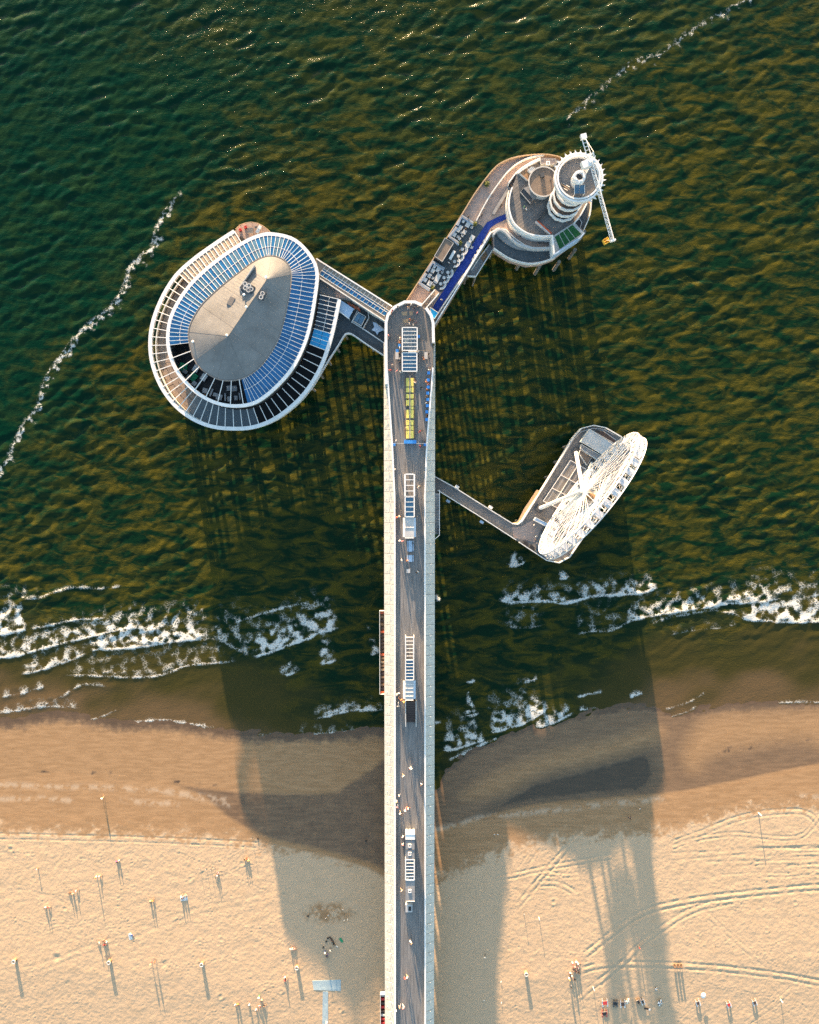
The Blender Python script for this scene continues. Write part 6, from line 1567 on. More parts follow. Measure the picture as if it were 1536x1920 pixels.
# ------------------------------------------------------------------ people
def gz(x, y):
    i = int(np.clip(np.searchsorted(gx, x) - 1, 0, len(gx) - 2)); j = int(np.clip(np.searchsorted(gy, y) - 1, 0, len(gy) - 2))
    a, b_ = (x - gx[i]) / (gx[i + 1] - gx[i]), (y - gy[j]) / (gy[j + 1] - gy[j])
    return float(GZ[j, i] * (1 - a) * (1 - b_) + GZ[j, i + 1] * a * (1 - b_) + GZ[j + 1, i] * (1 - a) * b_ + GZ[j + 1, i + 1] * a * b_)
def body(name, V, E, heads):
    """skin-modifier figure: V name -> (x, y, z, radius), E edges with a cloth tag, one continuous surface"""
    names = list(V); ix = {n_: i for i, n_ in enumerate(names)}
    me = bpy.data.meshes.new(name); me.from_pydata([V[n_][:3] for n_ in names], [(ix[a], ix[b_]) for a, b_, _ in E], [])
    o = bpy.data.objects.new(name, me); COL.objects.link(o)
    bpy.context.view_layer.objects.active = o
    md = o.modifiers.new('skin', 'SKIN'); md.use_smooth_shade = True
    sv = me.skin_vertices[0].data
    for i, n_ in enumerate(names):
        sv[i].radius = (V[n_][3], V[n_][3] * (V[n_][4] if len(V[n_]) > 4 else 1)); sv[i].use_root = (n_ == 'pelvis')
    sb = o.modifiers.new('sub', 'SUBSURF'); sb.levels = 1; sb.render_levels = 1
    dg = bpy.context.evaluated_depsgraph_get(); dg.update()
    nm = bpy.data.meshes.new_from_object(o.evaluated_get(dg))
    bpy.data.objects.remove(o, do_unlink=True)
    nm.name = name
    nm.materials.clear()
    for m_ in ('skin', 'cloth_top', 'cloth_low', 'hair'): nm.materials.append(MATS[m_])
    segs_ = [(Vector(V[a][:3]), Vector(V[b_][:3]), tg) for a, b_, tg in E]
    hc = Vector(V['head'][:3]); fw = Vector(heads)
    for p_ in nm.polygons:
        c_ = p_.center; best = (1e9, 0)
        for a, b_, tg in segs_:
            d = b_ - a; t = max(0, min(1, (c_ - a).dot(d) / d.length_squared)); ds = (c_ - a - d * t).length
            if ds < best[0]: best = (ds, tg)
        tg = best[1]
        if tg == 4: tg = 3 if ((c_ - hc).z > .02 or (c_ - hc).dot(fw) < -.01) else 0
        p_.material_index = tg; p_.use_smooth = True
    return nm
def figure(pose):
    t = {'stand': 0, 'walk': 1, 'sit': 2, 'lie': 3}[pose]
    if t == 3:
        V = {'pelvis': (0, 0, .13, .15), 'chest': (0, .45, .14, .16, .8), 'neck': (0, .66, .15, .06), 'head': (0, .85, .15, .105), 'crown': (0, .95, .16, .08)}
        for s_, k in ((-1, 'l'), (1, 'r')):
            V.update({'sh' + k: (s_ * .19, .56, .14, .07), 'el' + k: (s_ * .32, .32, .09, .05), 'wr' + k: (s_ * .34, .06, .07, .04), 'ha' + k: (s_ * .34, -.06, .06, .035),
                      'hi' + k: (s_ * .1, -.08, .12, .095), 'kn' + k: (s_ * .13, -.5, .12, .07), 'an' + k: (s_ * .14, -.9, .08, .045), 'fo' + k: (s_ * .15, -.95, .14, .04)})
        fw = (0, 0, 1)
    elif t == 2:
        V = {'pelvis': (0, 0, .14, .16), 'chest': (0, -.06, .50, .16, .75), 'neck': (0, -.04, .68, .06), 'head': (0, 0, .84, .105), 'crown': (0, 0, .93, .085)}
        for s_, k in ((-1, 'l'), (1, 'r')):
            V.update({'sh' + k: (s_ * .19, -.06, .60, .07), 'el' + k: (s_ * .27, .10, .38, .05), 'wr' + k: (s_ * .16, .32, .36, .04), 'ha' + k: (s_ * .13, .40, .36, .035),
                      'hi' + k: (s_ * .11, .05, .14, .095), 'kn' + k: (s_ * .16, .42, .36, .072), 'an' + k: (s_ * .15, .66, .08, .048), 'fo' + k: (s_ * .15, .80, .05, .04)})
        fw = (0, 1, 0)
    else:
        g_ = .26 if t == 1 else .04
        V = {'pelvis': (0, 0, .92, .15), 'chest': (0, .02, 1.27, .165, .72), 'neck': (0, .02, 1.45, .06), 'head': (0, .05, 1.60, .105), 'crown': (0, .05, 1.69, .085)}
        for s_, k in ((-1, 'l'), (1, 'r')):
            V.update({'sh' + k: (s_ * .19, .01, 1.38, .07), 'el' + k: (s_ * .26, -s_ * g_ * .6, 1.11, .05), 'wr' + k: (s_ * .27, -s_ * g_ * .7 + .1, .87, .04), 'ha' + k: (s_ * .26, -s_ * g_ * .7 + .13, .77, .036),
                      'hi' + k: (s_ * .10, 0, .86, .095), 'kn' + k: (s_ * .11, s_ * g_ * .7 + .03, .48, .07), 'an' + k: (s_ * .12, s_ * g_ * 1.3 - .03, .09, .045), 'fo' + k: (s_ * .14, s_ * g_ * 1.3 + .13, .045, .042)})
        fw = (0, 1, 0)
    E = [('pelvis', 'chest', 1), ('chest', 'neck', 1), ('neck', 'head', 0), ('head', 'crown', 4)]
    for k in 'lr':
        E += [('chest', 'sh' + k, 1), ('sh' + k, 'el' + k, 1), ('el' + k, 'wr' + k, 0), ('wr' + k, 'ha' + k, 0), ('pelvis', 'hi' + k, 2), ('hi' + k, 'kn' + k, 2), ('kn' + k, 'an' + k, 2 if t < 2 else 0), ('an' + k, 'fo' + k, 3)]
    E = [(a, b_, (4 if tg == 0 and a == 'neck' else tg)) for a, b_, tg in E]
    return body('person_' + pose, V, E, fw)
FIG = {k: figure(k) for k in ('stand', 'walk', 'sit', 'lie')}
CLO = {'white': (.75, .74, .72), 'black': (.012, .012, .014), 'red': (.52, .03, .03), 'pink': (.70, .26, .28), 'blue': (.05, .10, .36), 'navy': (.02, .03, .08), 'orange': (.62, .20, .05), 'grey': (.25, .25, .26), 'tan': (.42, .30, .19), 'green': (.05, .25, .08), 'brown': (.12, .06, .035), 'yellow': (.65, .5, .08), 'purple': (.20, .07, .25)}
HAIR = [(.02, .013, .01), (.06, .035, .02), (.22, .14, .06), (.01, .009, .008)]
pr = random.Random(77)
def person(px, py, z, pose, top, low, label, rz=None, group=None, sc=1.0):
    if z is None:
        x, y = P(px, py, 1.4); z0 = gz(x, y); x, y = P(px, py, z0 + (.8 if pose != 'sit' else .4)); z0 = gz(x, y)
    else:
        x, y = P(px, py, z + .8); z0 = z
    o = bpy.data.objects.new('person', FIG[pose]); COL.objects.link(o)
    o.location = (x, y, z0 - (.02 if z is None else 0)); o.rotation_euler = (0, 0, pr.uniform(0, 6.28) if rz is None else rz); s_ = sc * pr.uniform(.95, 1.05); o.scale = (s_, s_, s_)
    o['top_colour'] = CLO[top]; o['low_colour'] = CLO[low]; o['hair_colour'] = pr.choice(HAIR)
    return tag(o, label, 'person', group)
ZP = ZD
PIER_PEOPLE = [
 (765, 572, 'stand', 'black', 'navy', 'person in black leaning at the very tip of the pier head'), (771, 572, 'stand', 'white', 'black', 'person in white at the very tip of the pier head'), (766, 577, 'walk', 'tan', 'white', 'person in tan just behind the couple at the pier tip'),
 (736, 583, 'stand', 'red', 'navy', 'person in red at the upper left of the pier head'), (734, 587, 'stand', 'orange', 'black', 'person in orange at the upper left of the pier head'), (746, 576, 'stand', 'black', 'grey', 'person in black at the left curve of the head parapet'),
 (777, 578, 'walk', 'black', 'navy', 'person in black near the handrail of the gangway'), (785, 575, 'stand', 'grey', 'black', 'person in grey beside the gangway opening'), (782, 588, 'walk', 'pink', 'black', 'person in pink walking on the pier head deck'), 
 (769, 600, 'stand', 'orange', 'navy', 'person in orange in the circle on the pier head'), (774, 600, 'stand', 'black', 'black', 'person in black in the circle on the pier head'), (768, 608, 'stand', 'white', 'tan', 'person in white at the left of the circle on the head'), (775, 610, 'stand', 'white', 'navy', 'person in white at the foot of the circle on the head'), (781, 604, 'stand', 'navy', 'pink', 'person in navy at the right of the circle on the head'),
 (729.5, 633, 'walk', 'grey', 'black', 'person in grey beside the left parapet of the head'), (729, 630, 'walk', 'pink', 'navy', 'person in pink beside the left parapet of the head'), (750, 634, 'sit', 'white', 'tan', 'person in white sitting left of the slatted pavilion'), (750, 641, 'sit', 'orange', 'tan', 'person in orange sitting left of the slatted pavilion'), (749.5, 653, 'stand', 'white', 'black', 'person in white by the left blue table'),
 (749, 663, 'stand', 'black', 'black', 'person in black left of the bluish pavilion, upper'), (750, 673, 'stand', 'white', 'purple', 'person in white and purple left of the bluish pavilion'), (750, 680, 'stand', 'black', 'navy', 'person in black left of the bluish pavilion, lower'), (732, 694.5, 'walk', 'red', 'tan', 'person in red walking along the left edge by the bluish pavilion'), (744, 696.5, 'stand', 'pink', 'grey', 'person in pink below left of the bluish pavilion'), (751, 698, 'stand', 'white', 'black', 'person in white at the corner of the bluish pavilion'), (736, 684.5, 'walk', 'grey', 'tan', 'person in grey left of the bluish pavilion by the edge'),
 (784.5, 660, 'stand', 'white', 'black', 'person in white at the right gap of the head pavilions'), (784.5, 668, 'stand', 'black', 'grey', 'person in black right of the bluish pavilion'), (804, 664, 'stand', 'black', 'black', 'person in black at the right edge beside the high table'), (796, 672.5, 'sit', 'orange', 'tan', 'person in orange below the pale high table'), (806, 672, 'stand', 'navy', 'black', 'person in navy at the right edge below the high table'), (801, 685.5, 'stand', 'grey', 'white', 'person in grey by the right edge above the blue tables'), (805, 693, 'sit', 'white', 'grey', 'person in white just above the first blue table'),
 (800, 716, 'sit', 'orange', 'tan', 'person in orange sitting between second and third blue tables'), (803, 720, 'sit', 'pink', 'tan', 'person in pink sitting just above the third blue table'), (801, 730, 'sit', 'orange', 'brown', 'person in orange sitting just above the fourth blue table'), (801, 743, 'sit', 'tan', 'brown', 'person in tan sitting between fourth and fifth blue tables'), (799, 755.5, 'sit', 'white', 'tan', 'person in white sitting between fifth and sixth blue tables'), (800.5, 779, 'sit', 'orange', 'black', 'person in orange sitting above the lowest blue table'),
 (790, 727, 'walk', 'black', 'black', 'person in black walking right of the yellow tables'), (787, 809.5, 'walk', 'red', 'black', 'person in red walking right of the lowest yellow tables'), (791.5, 807, 'walk', 'black', 'black', 'person in black walking right of the lowest yellow tables'), (742.5, 827, 'stand', 'white', 'tan', 'person in white beside the left string post'), (788, 837, 'walk', 'red', 'navy', 'person in red just below the right string'), (796, 827, 'stand', 'black', 'navy', 'person in black beside the right string post'),
 (764, 748, 'sit', 'black', 'black', 'person in black at the left yellow table row, upper'), (764, 760, 'sit', 'black', 'grey', 'person in black at the left yellow table row, middle'), (764.5, 789, 'sit', 'grey', 'black', 'person in grey at the left yellow table row, lower'), (763, 803, 'sit', 'white', 'black', 'person in white at the left yellow table row, lowest'), (778, 717, 'sit', 'white', 'grey', 'person in white at the right yellow table row'),
 (740.5, 880.5, 'walk', 'white', 'grey', 'person in white at the left edge above the pergola'), (785, 913, 'walk', 'white', 'black', 'person in white right of the open pergola'), (788, 912, 'walk', 'black', 'black', 'person in black right of the open pergola'), (744.5, 970, 'walk', 'red', 'tan', 'person in red left of the white-roofed kiosk'), (748.5, 968.5, 'walk', 'white', 'tan', 'person in white left of the white-roofed kiosk'),
 (750, 1014, 'walk', 'white', 'white', 'person all in white left of the long pale picnic table'), (755, 1014.5, 'walk', 'pink', 'navy', 'person in pink left of the long pale picnic table'), (753.5, 1050, 'walk', 'white', 'grey', 'person in white left of the shorter picnic table'), (763.5, 1051.5, 'sit', 'orange', 'tan', 'person in orange sitting at the shorter picnic table'), (773.5, 1018.5, 'sit', 'black', 'black', 'person in black sitting at the long pale picnic table'), (784, 1072, 'walk', 'white', 'black', 'person in white walking right of the lone grey table'), (781, 1073.5, 'walk', 'black', 'black', 'person in black walking right of the lone grey table'),
 (744, 1302, 'walk', 'white', 'tan', 'person in white left of the winged kiosk, upper left'), (748, 1299, 'walk', 'white', 'navy', 'person in white left of the winged kiosk, upper right'), (752.5, 1311, 'stand', 'orange', 'black', 'person in orange left of the winged kiosk'), (755, 1314.5, 'stand', 'tan', 'black', 'person in tan at the lower left corner of the winged kiosk'), (757.5, 1316, 'stand', 'yellow', 'tan', 'person in yellow beside the dark tribune'), (747, 1317, 'walk', 'white', 'black', 'person in white left of the dark tribune, upper'), (747, 1323, 'walk', 'grey', 'white', 'person in grey left of the dark tribune, lower'), (748, 1308, 'stand', 'brown', 'brown', 'person in brown in the group left of the winged kiosk'),
 (769, 1440, 'walk', 'pink', 'white', 'person in pink walking alone mid-deck over the surf line'), (771.5, 1440.5, 'walk', 'white', 'grey', 'person in white walking mid-deck over the surf line'), (756.5, 1454, 'walk', 'white', 'tan', 'person in white on the left lane below the mid-deck pair'), (790.5, 1470.5, 'walk', 'black', 'white', 'person in black close to the right parapet over the wet sand'), (748.5, 1491, 'walk', 'white', 'grey', 'person in white near the left edge over the wet sand, upper'), (743.5, 1502, 'walk', 'tan', 'white', 'person in tan at the left parapet over the wet sand'), (745, 1512, 'walk', 'pink', 'white', 'person in pink at the left parapet over the wet sand'), (760, 1518.5, 'walk', 'white', 'pink', 'person in white and pink, left of a pair over the damp sand'), (765.5, 1515, 'walk', 'white', 'orange', 'person in white and orange, right of a pair over the damp sand'), (750.5, 1524, 'walk', 'white', 'tan', 'person in white below the pair over the damp sand'), (754, 1526, 'walk', 'black', 'black', 'person in black below the pair over the damp sand'),
 (755.5, 1567, 'walk', 'white', 'grey', 'person in white left of the white container kiosk'), (755.5, 1582, 'walk', 'pink', 'white', 'person in pink left of the two-skylight kiosk'), (769.5, 1763, 'walk', 'white', 'black', 'person in white mid-deck below the grey cart, upper'), (771, 1767, 'walk', 'tan', 'white', 'person in tan mid-deck below the grey cart, lower'), (759.5, 1832.5, 'walk', 'red', 'black', 'person in red on the lower deck, left of a pair'), (763.5, 1831, 'walk', 'white', 'tan', 'person in white on the lower deck, right of a pair'), (749.5, 1886, 'walk', 'tan', 'grey', 'person in tan at the bottom of the deck, left'), (756.5, 1887.5, 'walk', 'pink', 'white', 'person in pink at the bottom of the deck, right'), (743, 1893, 'walk', 'white', 'black', 'person in white by the left parapet at the bottom'), (753, 1669, 'walk', 'grey', 'tan', 'person in grey left of the one-skylight kiosk')]
for px, py, pose, top, low, lab in PIER_PEOPLE: person(px, py, ZP + (.02 if py < 640 else 0), pose, top, low, lab, sc=1.12)
PL = [(878, 407, 'black', 'black', 'person in black on the arm terrace at the tower end'), (873, 431, 'black', 'navy', 'person in black among the upper terrace tables'), (862.5, 471, 'black', 'grey', 'person in black beside the curved sofas'), (841.5, 493, 'white', 'black', 'person in white near the white bar counter'), (825, 510, 'navy', 'black', 'person in navy among the lower terrace tables'), (806, 524, 'black', 'black', 'person in black among the lowest terrace tables'), (900, 406, 'grey', 'black', 'person in grey on pink planks above the carpet, left'), (904, 404, 'black', 'navy', 'person in black on pink planks above the carpet, right'), (828, 562, 'white', 'tan', 'person in white walking down the blue carpet')]
for px, py, top, low, lab in PL: person(px, py, ZA + .07, 'stand', top, low, lab, sc=1.1)
for (cx_, cy_, top, low, lab) in ((250, 1265, 'black', 'black', 'person in black on the wheel platform near the queue'), (255, 1225, 'white', 'navy', 'person in white on the wheel platform near the queue'), (235, 1105, 'white', 'tan', 'person in white by the ticket booth on the wheel platform'), (320, 1165, 'black', 'grey', 'person in black beside the queue lanes'), (265, 1300, 'grey', 'white', 'person in grey near the black seat boxes')): person(*q(CW, cx_, cy_), ZW + .03, 'stand', top, low, lab, sc=1.05)
for (cx_, cy_, top, low, lab) in ((370, 880, 'green', 'white', 'person in green on the grey planks of the round deck'), (395, 905, 'white', 'tan', 'person in white on the grey planks of the round deck'), (865, 475, 'black', 'black', None)):
    if lab: person(*q(C4, cx_, cy_), ZU + .04, 'stand', top, low, lab)
person(*q(C4, 120, 855), ZA + .03, 'walk', 'black', 'black', 'person in black on the pink planks left of the round deck')
person(*q(CL, 1240, 1470), ZD, 'walk', 'black', 'pink', 'person in black and pink at the left parapet above the link') if False else None

def B0(crop, pts):
    for (a, b_, pose, top, low, lab) in pts: person(*q(crop, a, b_), None, pose, top, low, lab, sc=1.1)
B0((0, 1480, 400 / 1536), [(738, 62, 'walk', 'white', 'tan', 'lone person in white walking on the damp sand far left'), (838, 520, 'sit', 'purple', 'black', 'person in purple sitting on the upper dry sand'), (856, 512, 'sit', 'white', 'grey', 'person in white sitting beside the one in purple'), (690, 632, 'stand', 'orange', 'white', 'slim person in orange below the purple pair'), (715, 628, 'sit', 'white', 'tan', 'person in white sitting below the purple pair'),
   (505, 745, 'sit', 'brown', 'black', 'person in brown sitting, left one of three'), (525, 750, 'sit', 'tan', 'pink', 'person in tan sitting, middle one of three'), (548, 732, 'sit', 'white', 'black', 'person in white and black sitting, right one of three'), (328, 850, 'sit', 'white', 'tan', 'person in white sitting beside the pink one'), (345, 850, 'sit', 'red', 'pink', 'person in red and pink sitting at the far left'),
   (715, 1105, 'sit', 'white', 'black', 'person in white and black sitting above the second bin'), (748, 1090, 'sit', 'brown', 'grey', 'person in brown sitting above the second bin'), (748, 1120, 'sit', 'red', 'red', 'person in red sitting above the second bin'), (768, 1100, 'sit', 'white', 'pink', 'person in white and pink sitting above the second bin'), (940, 1058, 'lie', 'white', 'blue', 'person in white lying alone on a pale towel'),
   (1087, 1255, 'stand', 'tan', 'red', 'person in tan and red beside the dug hole'), (1115, 1240, 'stand', 'brown', 'brown', 'person in brown beside the dug hole'), (1083, 805, 'sit', 'tan', 'tan', 'person in tan sitting alone, left of a close pair'), (1100, 802, 'sit', 'orange', 'tan', 'person in orange sitting alone, right of a close pair'), (1305, 780, 'sit', 'white', 'pink', 'person in white sitting on the pale towel, left'), (1322, 768, 'sit', 'grey', 'black', 'person in grey sitting on the pale towel, middle'), (1340, 770, 'sit', 'black', 'white', 'person in black sitting on the pale towel, right')])
B0((360, 1540, 380 / 1536), [(398, 290, 'sit', 'black', 'tan', 'person in black sitting near the edge of the oval shadow'), (412, 285, 'sit', 'brown', 'orange', 'person in brown sitting near the edge of the oval shadow'), (428, 296, 'sit', 'yellow', 'white', 'person in yellow sitting near the edge of the oval shadow'), (190, 415, 'sit', 'white', 'purple', 'person in white and purple sitting beside the net posts'), (199, 392, 'sit', 'pink', 'purple', 'person in pink sitting beside the net posts'),
   (748, 968, 'sit', 'white', 'tan', 'person in white, left of three above the fourth bin'), (762, 966, 'sit', 'white', 'pink', 'person in white and pink, middle of three above the fourth bin'), (776, 968, 'sit', 'pink', 'tan', 'person in pink, right of three above the fourth bin'), (704, 1180, 'sit', 'white', 'purple', 'person in white and purple below the fourth bin'), (706, 1205, 'sit', 'red', 'black', 'person in red sitting below the fourth bin'),
   (328, 1390, 'sit', 'white', 'tan', 'person in white sitting at the bottom, left cluster'), (350, 1385, 'sit', 'orange', 'brown', 'person in orange sitting at the bottom, left cluster'), (435, 1388, 'sit', 'white', 'pink', 'person in white and pink sitting alone at the bottom'), (508, 1330, 'stand', 'white', 'green', 'person in white and green standing in the bottom cluster'), (530, 1355, 'sit', 'tan', 'white', 'person in tan sitting in the bottom cluster'), (515, 1405, 'sit', 'red', 'white', 'person in red sitting in the bottom cluster'), (545, 1398, 'sit', 'black', 'black', 'person in black sitting in the bottom cluster'), (485, 1428, 'sit', 'white', 'white', 'person all in white sitting in the bottom cluster'),
   (1010, 990, 'stand', 'white', 'blue', 'person in white and blue in the shaded circle, left'), (1030, 1008, 'sit', 'blue', 'grey', 'person in blue sitting in the shaded circle'), (1050, 972, 'stand', 'white', 'navy', 'person in white and navy in the shaded circle, right'), (1020, 1022, 'sit', 'navy', 'blue', 'person in navy sitting lowest in the shaded circle'), (1075, 930, 'sit', 'black', 'black', 'person in black sitting at the right of the shaded circle'), (1062, 905, 'sit', 'black', 'navy', 'person in black sitting at the top of the shaded circle'), (1020, 1528, 'stand', 'pink', 'white', 'person in pink at the foot of the pale blue mat')])
B0((800, 1480, 380 / 1536), [(1135, 1308, 'sit', 'white', 'white', 'person all in white at the top of the big group'), (1108, 1318, 'stand', 'red', 'white', 'person in red at the top left of the big group'), (1150, 1325, 'sit', 'white', 'pink', 'person in white and pink in the big group'), (1125, 1348, 'sit', 'pink', 'red', 'person in pink in the middle of the big group'), (1150, 1355, 'sit', 'grey', 'pink', 'person in grey at the right of the big group'), (1110, 1370, 'stand', 'black', 'black', 'person in black in the middle of the big group'), (1135, 1385, 'sit', 'black', 'red', 'person in black and red in the big group'), (1155, 1392, 'sit', 'black', 'black', 'person in black at the lower right of the big group'), (1090, 1392, 'sit', 'white', 'purple', 'person in white at the left of the big group'), (1100, 1415, 'sit', 'white', 'black', 'person in white and black lower left in the big group'), (1082, 1435, 'stand', 'orange', 'white', 'person in orange standing lowest left of the big group'), (1125, 1442, 'sit', 'black', 'navy', 'person in black lowest in the big group'), (1095, 1492, 'stand', 'black', 'grey', 'person in black standing below the big group'), (442, 1268, 'walk', 'white', 'black', 'person in white and black crossing the shaded sand')])
B0((1140, 1480, 396 / 1536), [(160, 208, 'walk', 'black', 'navy', 'person in black walking on the shaded damp sand at the right'), (228, 1150, 'walk', 'red', 'black', 'person in red walking along the tyre tracks')])

# ------------------------------------------------------------------ things on the beach
bin_ = local('litter_bin', 'x', 'bin'); MB().tube((0, 0, .02), (0, 0, 1.15), .42, 12, .52).build('barrel', 'wood_tan', bin_); MB().ring((0, 0), .40, .60, 1.15, 1.27, 14).build('rim', 'white_old', bin_); MB().cyl((0, 0), .42, 1.0, 1.10, 12).build('sack', 'dark_wood', bin_)
for k in range(12):
    a = 2 * math.pi * k / 12
    MB().tube((.44 * math.cos(a), .44 * math.sin(a), .02), (.545 * math.cos(a), .545 * math.sin(a), 1.14), .045, 4).build('slat', 'wood', bin_)
def on_sand(px, py, lift=0.5):
    x, y = P(px, py, 1.5); z = gz(x, y); x, y = P(px, py, z + lift); return (x, y, gz(x, y) - .03)
for i, (px, py) in enumerate(((26, 1803), (204, 1805), (378, 1809), (556.5, 1815), (987, 1827))):
    r = bin_ if i == 0 else dup(bin_, (0, 0, 0)); place(r, on_sand(px, py, 1.0)); r['group'] = 'litter bins in a row'
    r['label'] = ['round slatted wooden litter bin nearest the left picture edge', 'round slatted wooden litter bin below the red sitting group', 'round slatted wooden litter bin right of the dug hole', 'round slatted wooden litter bin at the edge of the oval shadow', 'round slatted wooden litter bin right of the pier'][i]
def post(px, py, h, r_, lab, m_='wood_tan', name='post'):
    x, y, z = on_sand(px, py, h * .9); t = thing(name, lab, 'post', (x, y, z)); MB().cyl((x, y), r_, z - .2, z + h, 8, r_ * .8).build('shaft', m_, t); MB().cyl((x, y), r_ * 1.5, z + h, z + h + .08, 8).build('cap', 'white_old', t); return t
C6 = (1140, 1480, 396 / 1536)
post(69, 1630, .8, .14, 'short orange marker post on the left sand', 'orange'); post(*q(C6, 1115, 190), 1.9, .14, 'tall white marker post on the right damp sand', 'white_paint'); post(*q(C6, 1270, 1548), 1.3, .12, 'white post furthest right at the bottom', 'white_paint')
post(*q((800, 1480, 380 / 1536), 857, 990), 1.5, .09, 'thin white flag post on the sunlit strip right of the pier', 'white_paint'); post(*q((800, 1480, 380 / 1536), 740, 945), 1.2, .07, 'thin dark post on the sunlit strip right of the pier', 'dark_metal'); post(*q((1050, 1780, 250 / 1536), 395, 470), 1.6, .09, 'leaning pale post beside the row of boats', 'white_old')
for i, (a, b_) in enumerate(((55, 355), (105, 365), (140, 372), (168, 352))): post(*q((360, 1540, 380 / 1536), a, b_), 1.0, .05, f'thin net post beside the purple pair, {ORD[i]} from the left', 'dark_metal', 'net_post')
post(*q((360, 1540, 380 / 1536), 450, 130), 1.35, .05, 'thin net post at the edge of the oval shadow', 'dark_metal', 'net_post')
# small beach boats / boards
def boat(px, py, l, w, rz, lab, hull, deck, h=.75, name='beach_boat'):
    x, y, z = on_sand(px, py, .5); t = thing(name, lab, 'boat', (x, y, z))
    cs, sn = math.cos(rz), math.sin(rz); T_ = lambda u, v, zz: (x + u * cs - v * sn, y + u * sn + v * cs, z + zz)
    for s_ in (-1, 1):
        m = MB(); prof = []
        for k in range(9):
            f = k / 8; v = (f - .5) * l; ww = .20 * math.sin(math.pi * min(1, .12 + f * .95)) ** .6 + .03
            prof.append((v, ww))
        vs = []; fs = []
        for v, ww in prof: vs += [T_(s_ * w * .36 - ww, v, .45), T_(s_ * w * .36 + ww, v, .45), T_(s_ * w * .36, v, .05)]
        for k in range(8):
            a = 3 * k; fs += [(a, a + 1, a + 4, a + 3), (a + 1, a + 2, a + 5, a + 4), (a + 2, a, a + 3, a + 5)]
        fs += [(0, 2, 1), (24, 25, 26)]
        m.add(vs, fs); m.build('hull', hull, t)
    for v in (-.2, .22): MB().box(T_(0, v * l, .52), (w * .9, .12, .1), rz).build('cross_beam', 'mid_grey', t)
    MB().box(T_(0, 0, .58), (w * .62, l * .42, .05), rz).build('trampoline', deck, t)
    MB().box(T_(0, -.5 * l + .1, .55), (.1, .08, h), rz).build('rudder', 'dark_metal', t)
    return t
C7 = (1050, 1780, 250 / 1536)
for (a, b_, l, w, rz, lab, hull, deck) in ((520, 618, 2.6, 2.0, .1, 'white twin-hulled beach boat with red deck, leftmost of the row', 'white_paint', 'red'), (640, 625, 2.4, 1.4, 0, 'twin-hulled beach boat with dark deck, second of the row', 'dark_metal', 'black'), (725, 630, 2.6, 1.6, .05, 'white twin-hulled beach boat with brown deck, third of the row', 'white_paint', 'dark_wood'), (905, 605, 2.3, 1.0, .45, 'narrow tan beach boat with dark deck, left of a leaning pair', 'wood_tan', 'black'), (955, 605, 2.3, 1.0, .35, 'narrow beach boat with black deck, right of a leaning pair', 'white_old', 'black'), (515, 742, 2.4, 1.7, .1, 'twin-hulled beach boat with black deck below the leftmost one', 'red', 'black')):
    boat(*q(C7, a, b_), l, w, rz, lab, hull, deck)
C8 = (1290, 1830, 210 / 1536)
for (a, b_, deck, lab) in ((140, 372, 'dark_wood', 'white twin-hulled boat beside the big white ball'), (563, 395, 'red', 'white twin-hulled boat with dark red deck standing alone'), (917, 367, 'dark_wood', 'white twin-hulled boat furthest right but for the post')):
    boat(*q(C8, a, b_), 2.2, 1.3, .35, lab, 'white_paint', deck, .9)
def parasol(px, py, r_, h, lab, m_, tilt=0.0):
    x, y, z = on_sand(px, py, h); t = thing('beach_parasol', lab, 'parasol', (x, y, z))
    MB().cyl((x, y), .04, z - .3, z + h, 6).build('pole', 'light_grey', t)
    for k in range(8):
        a, a2 = 2 * math.pi * k / 8, 2 * math.pi * (k + 1) / 8; c_ = math.cos(tilt)
        pt = lambda an: (x + r_ * math.cos(an) * .85, y + r_ * math.sin(an), z + h - .35 - tilt * math.cos(an) * r_ * .6)
        MB().slab([(x, y, z + h + .05), pt(a), pt(a2)], .02).build('canopy_panel', m_ if k % 2 == 0 or m_ == 'white_paint' else 'white_paint', t)
    return t
parasol(*q(C8, 220, 280), .95, 1.15, 'large blown-out white beach parasol at the bottom right', 'white_paint'); parasol(*q(C7, 785, 608), .95, 1.2, 'pale tilted parasol between the boats', 'wood_tan', .5); parasol(*q(C7, 1160, 628), 1.05, 1.1, 'half white half dark tilted parasol at the right end of the boats', 'dark_metal', .6); parasol(*q(C7, 1115, 470), .55, .7, 'small dark round parasol above the boat row', 'dark_wood')
x, y, z = on_sand(*q(C7, 1005, 690)); t = thing('lounger', 'dark beach lounger lying crosswise below the leaning boats', 'lounger', (x, y, z)); MB().box((x, y, z + .35), (1.6, .55, .08), -.15).build('bed', 'black', t); MB().box((x + .75, y - .1, z + .55), (.5, .55, .08), -.15, 0).build('headrest', 'white_paint', t)
for u in (-.6, .6): MB().box((x + u, y - u * .15, z + .16), (.06, .5, .34), -.15).build('leg', 'mid_grey', t)
for i, a in enumerate((1325, 1362, 1398)):
    x, y, z = on_sand(*q(C7, a, 190), .6); t = thing('beach_chair', f'brown wooden beach chair, {["left", "middle", "right"][i]} of three standing in a line', 'beach chair', (x, y, z), 'three brown beach chairs')
    MB().box((x, y + .1, z + .4), (.62, .75, .08)).build('seat', 'wood', t); MB().box((x, y - .34, z + .78), (.62, .1, .8)).build('backrest', 'dark_wood', t)
    for s1 in (-1, 1):
        MB().box((x + s1 * .34, y, z + .58), (.07, .85, .07)).build('armrest', 'wood_tan', t)
        for s2 in (-1, 1): MB().box((x + s1 * .28, y + s2 * .3 + .02, z + .18), (.07, .07, .4)).build('leg', 'wood', t)
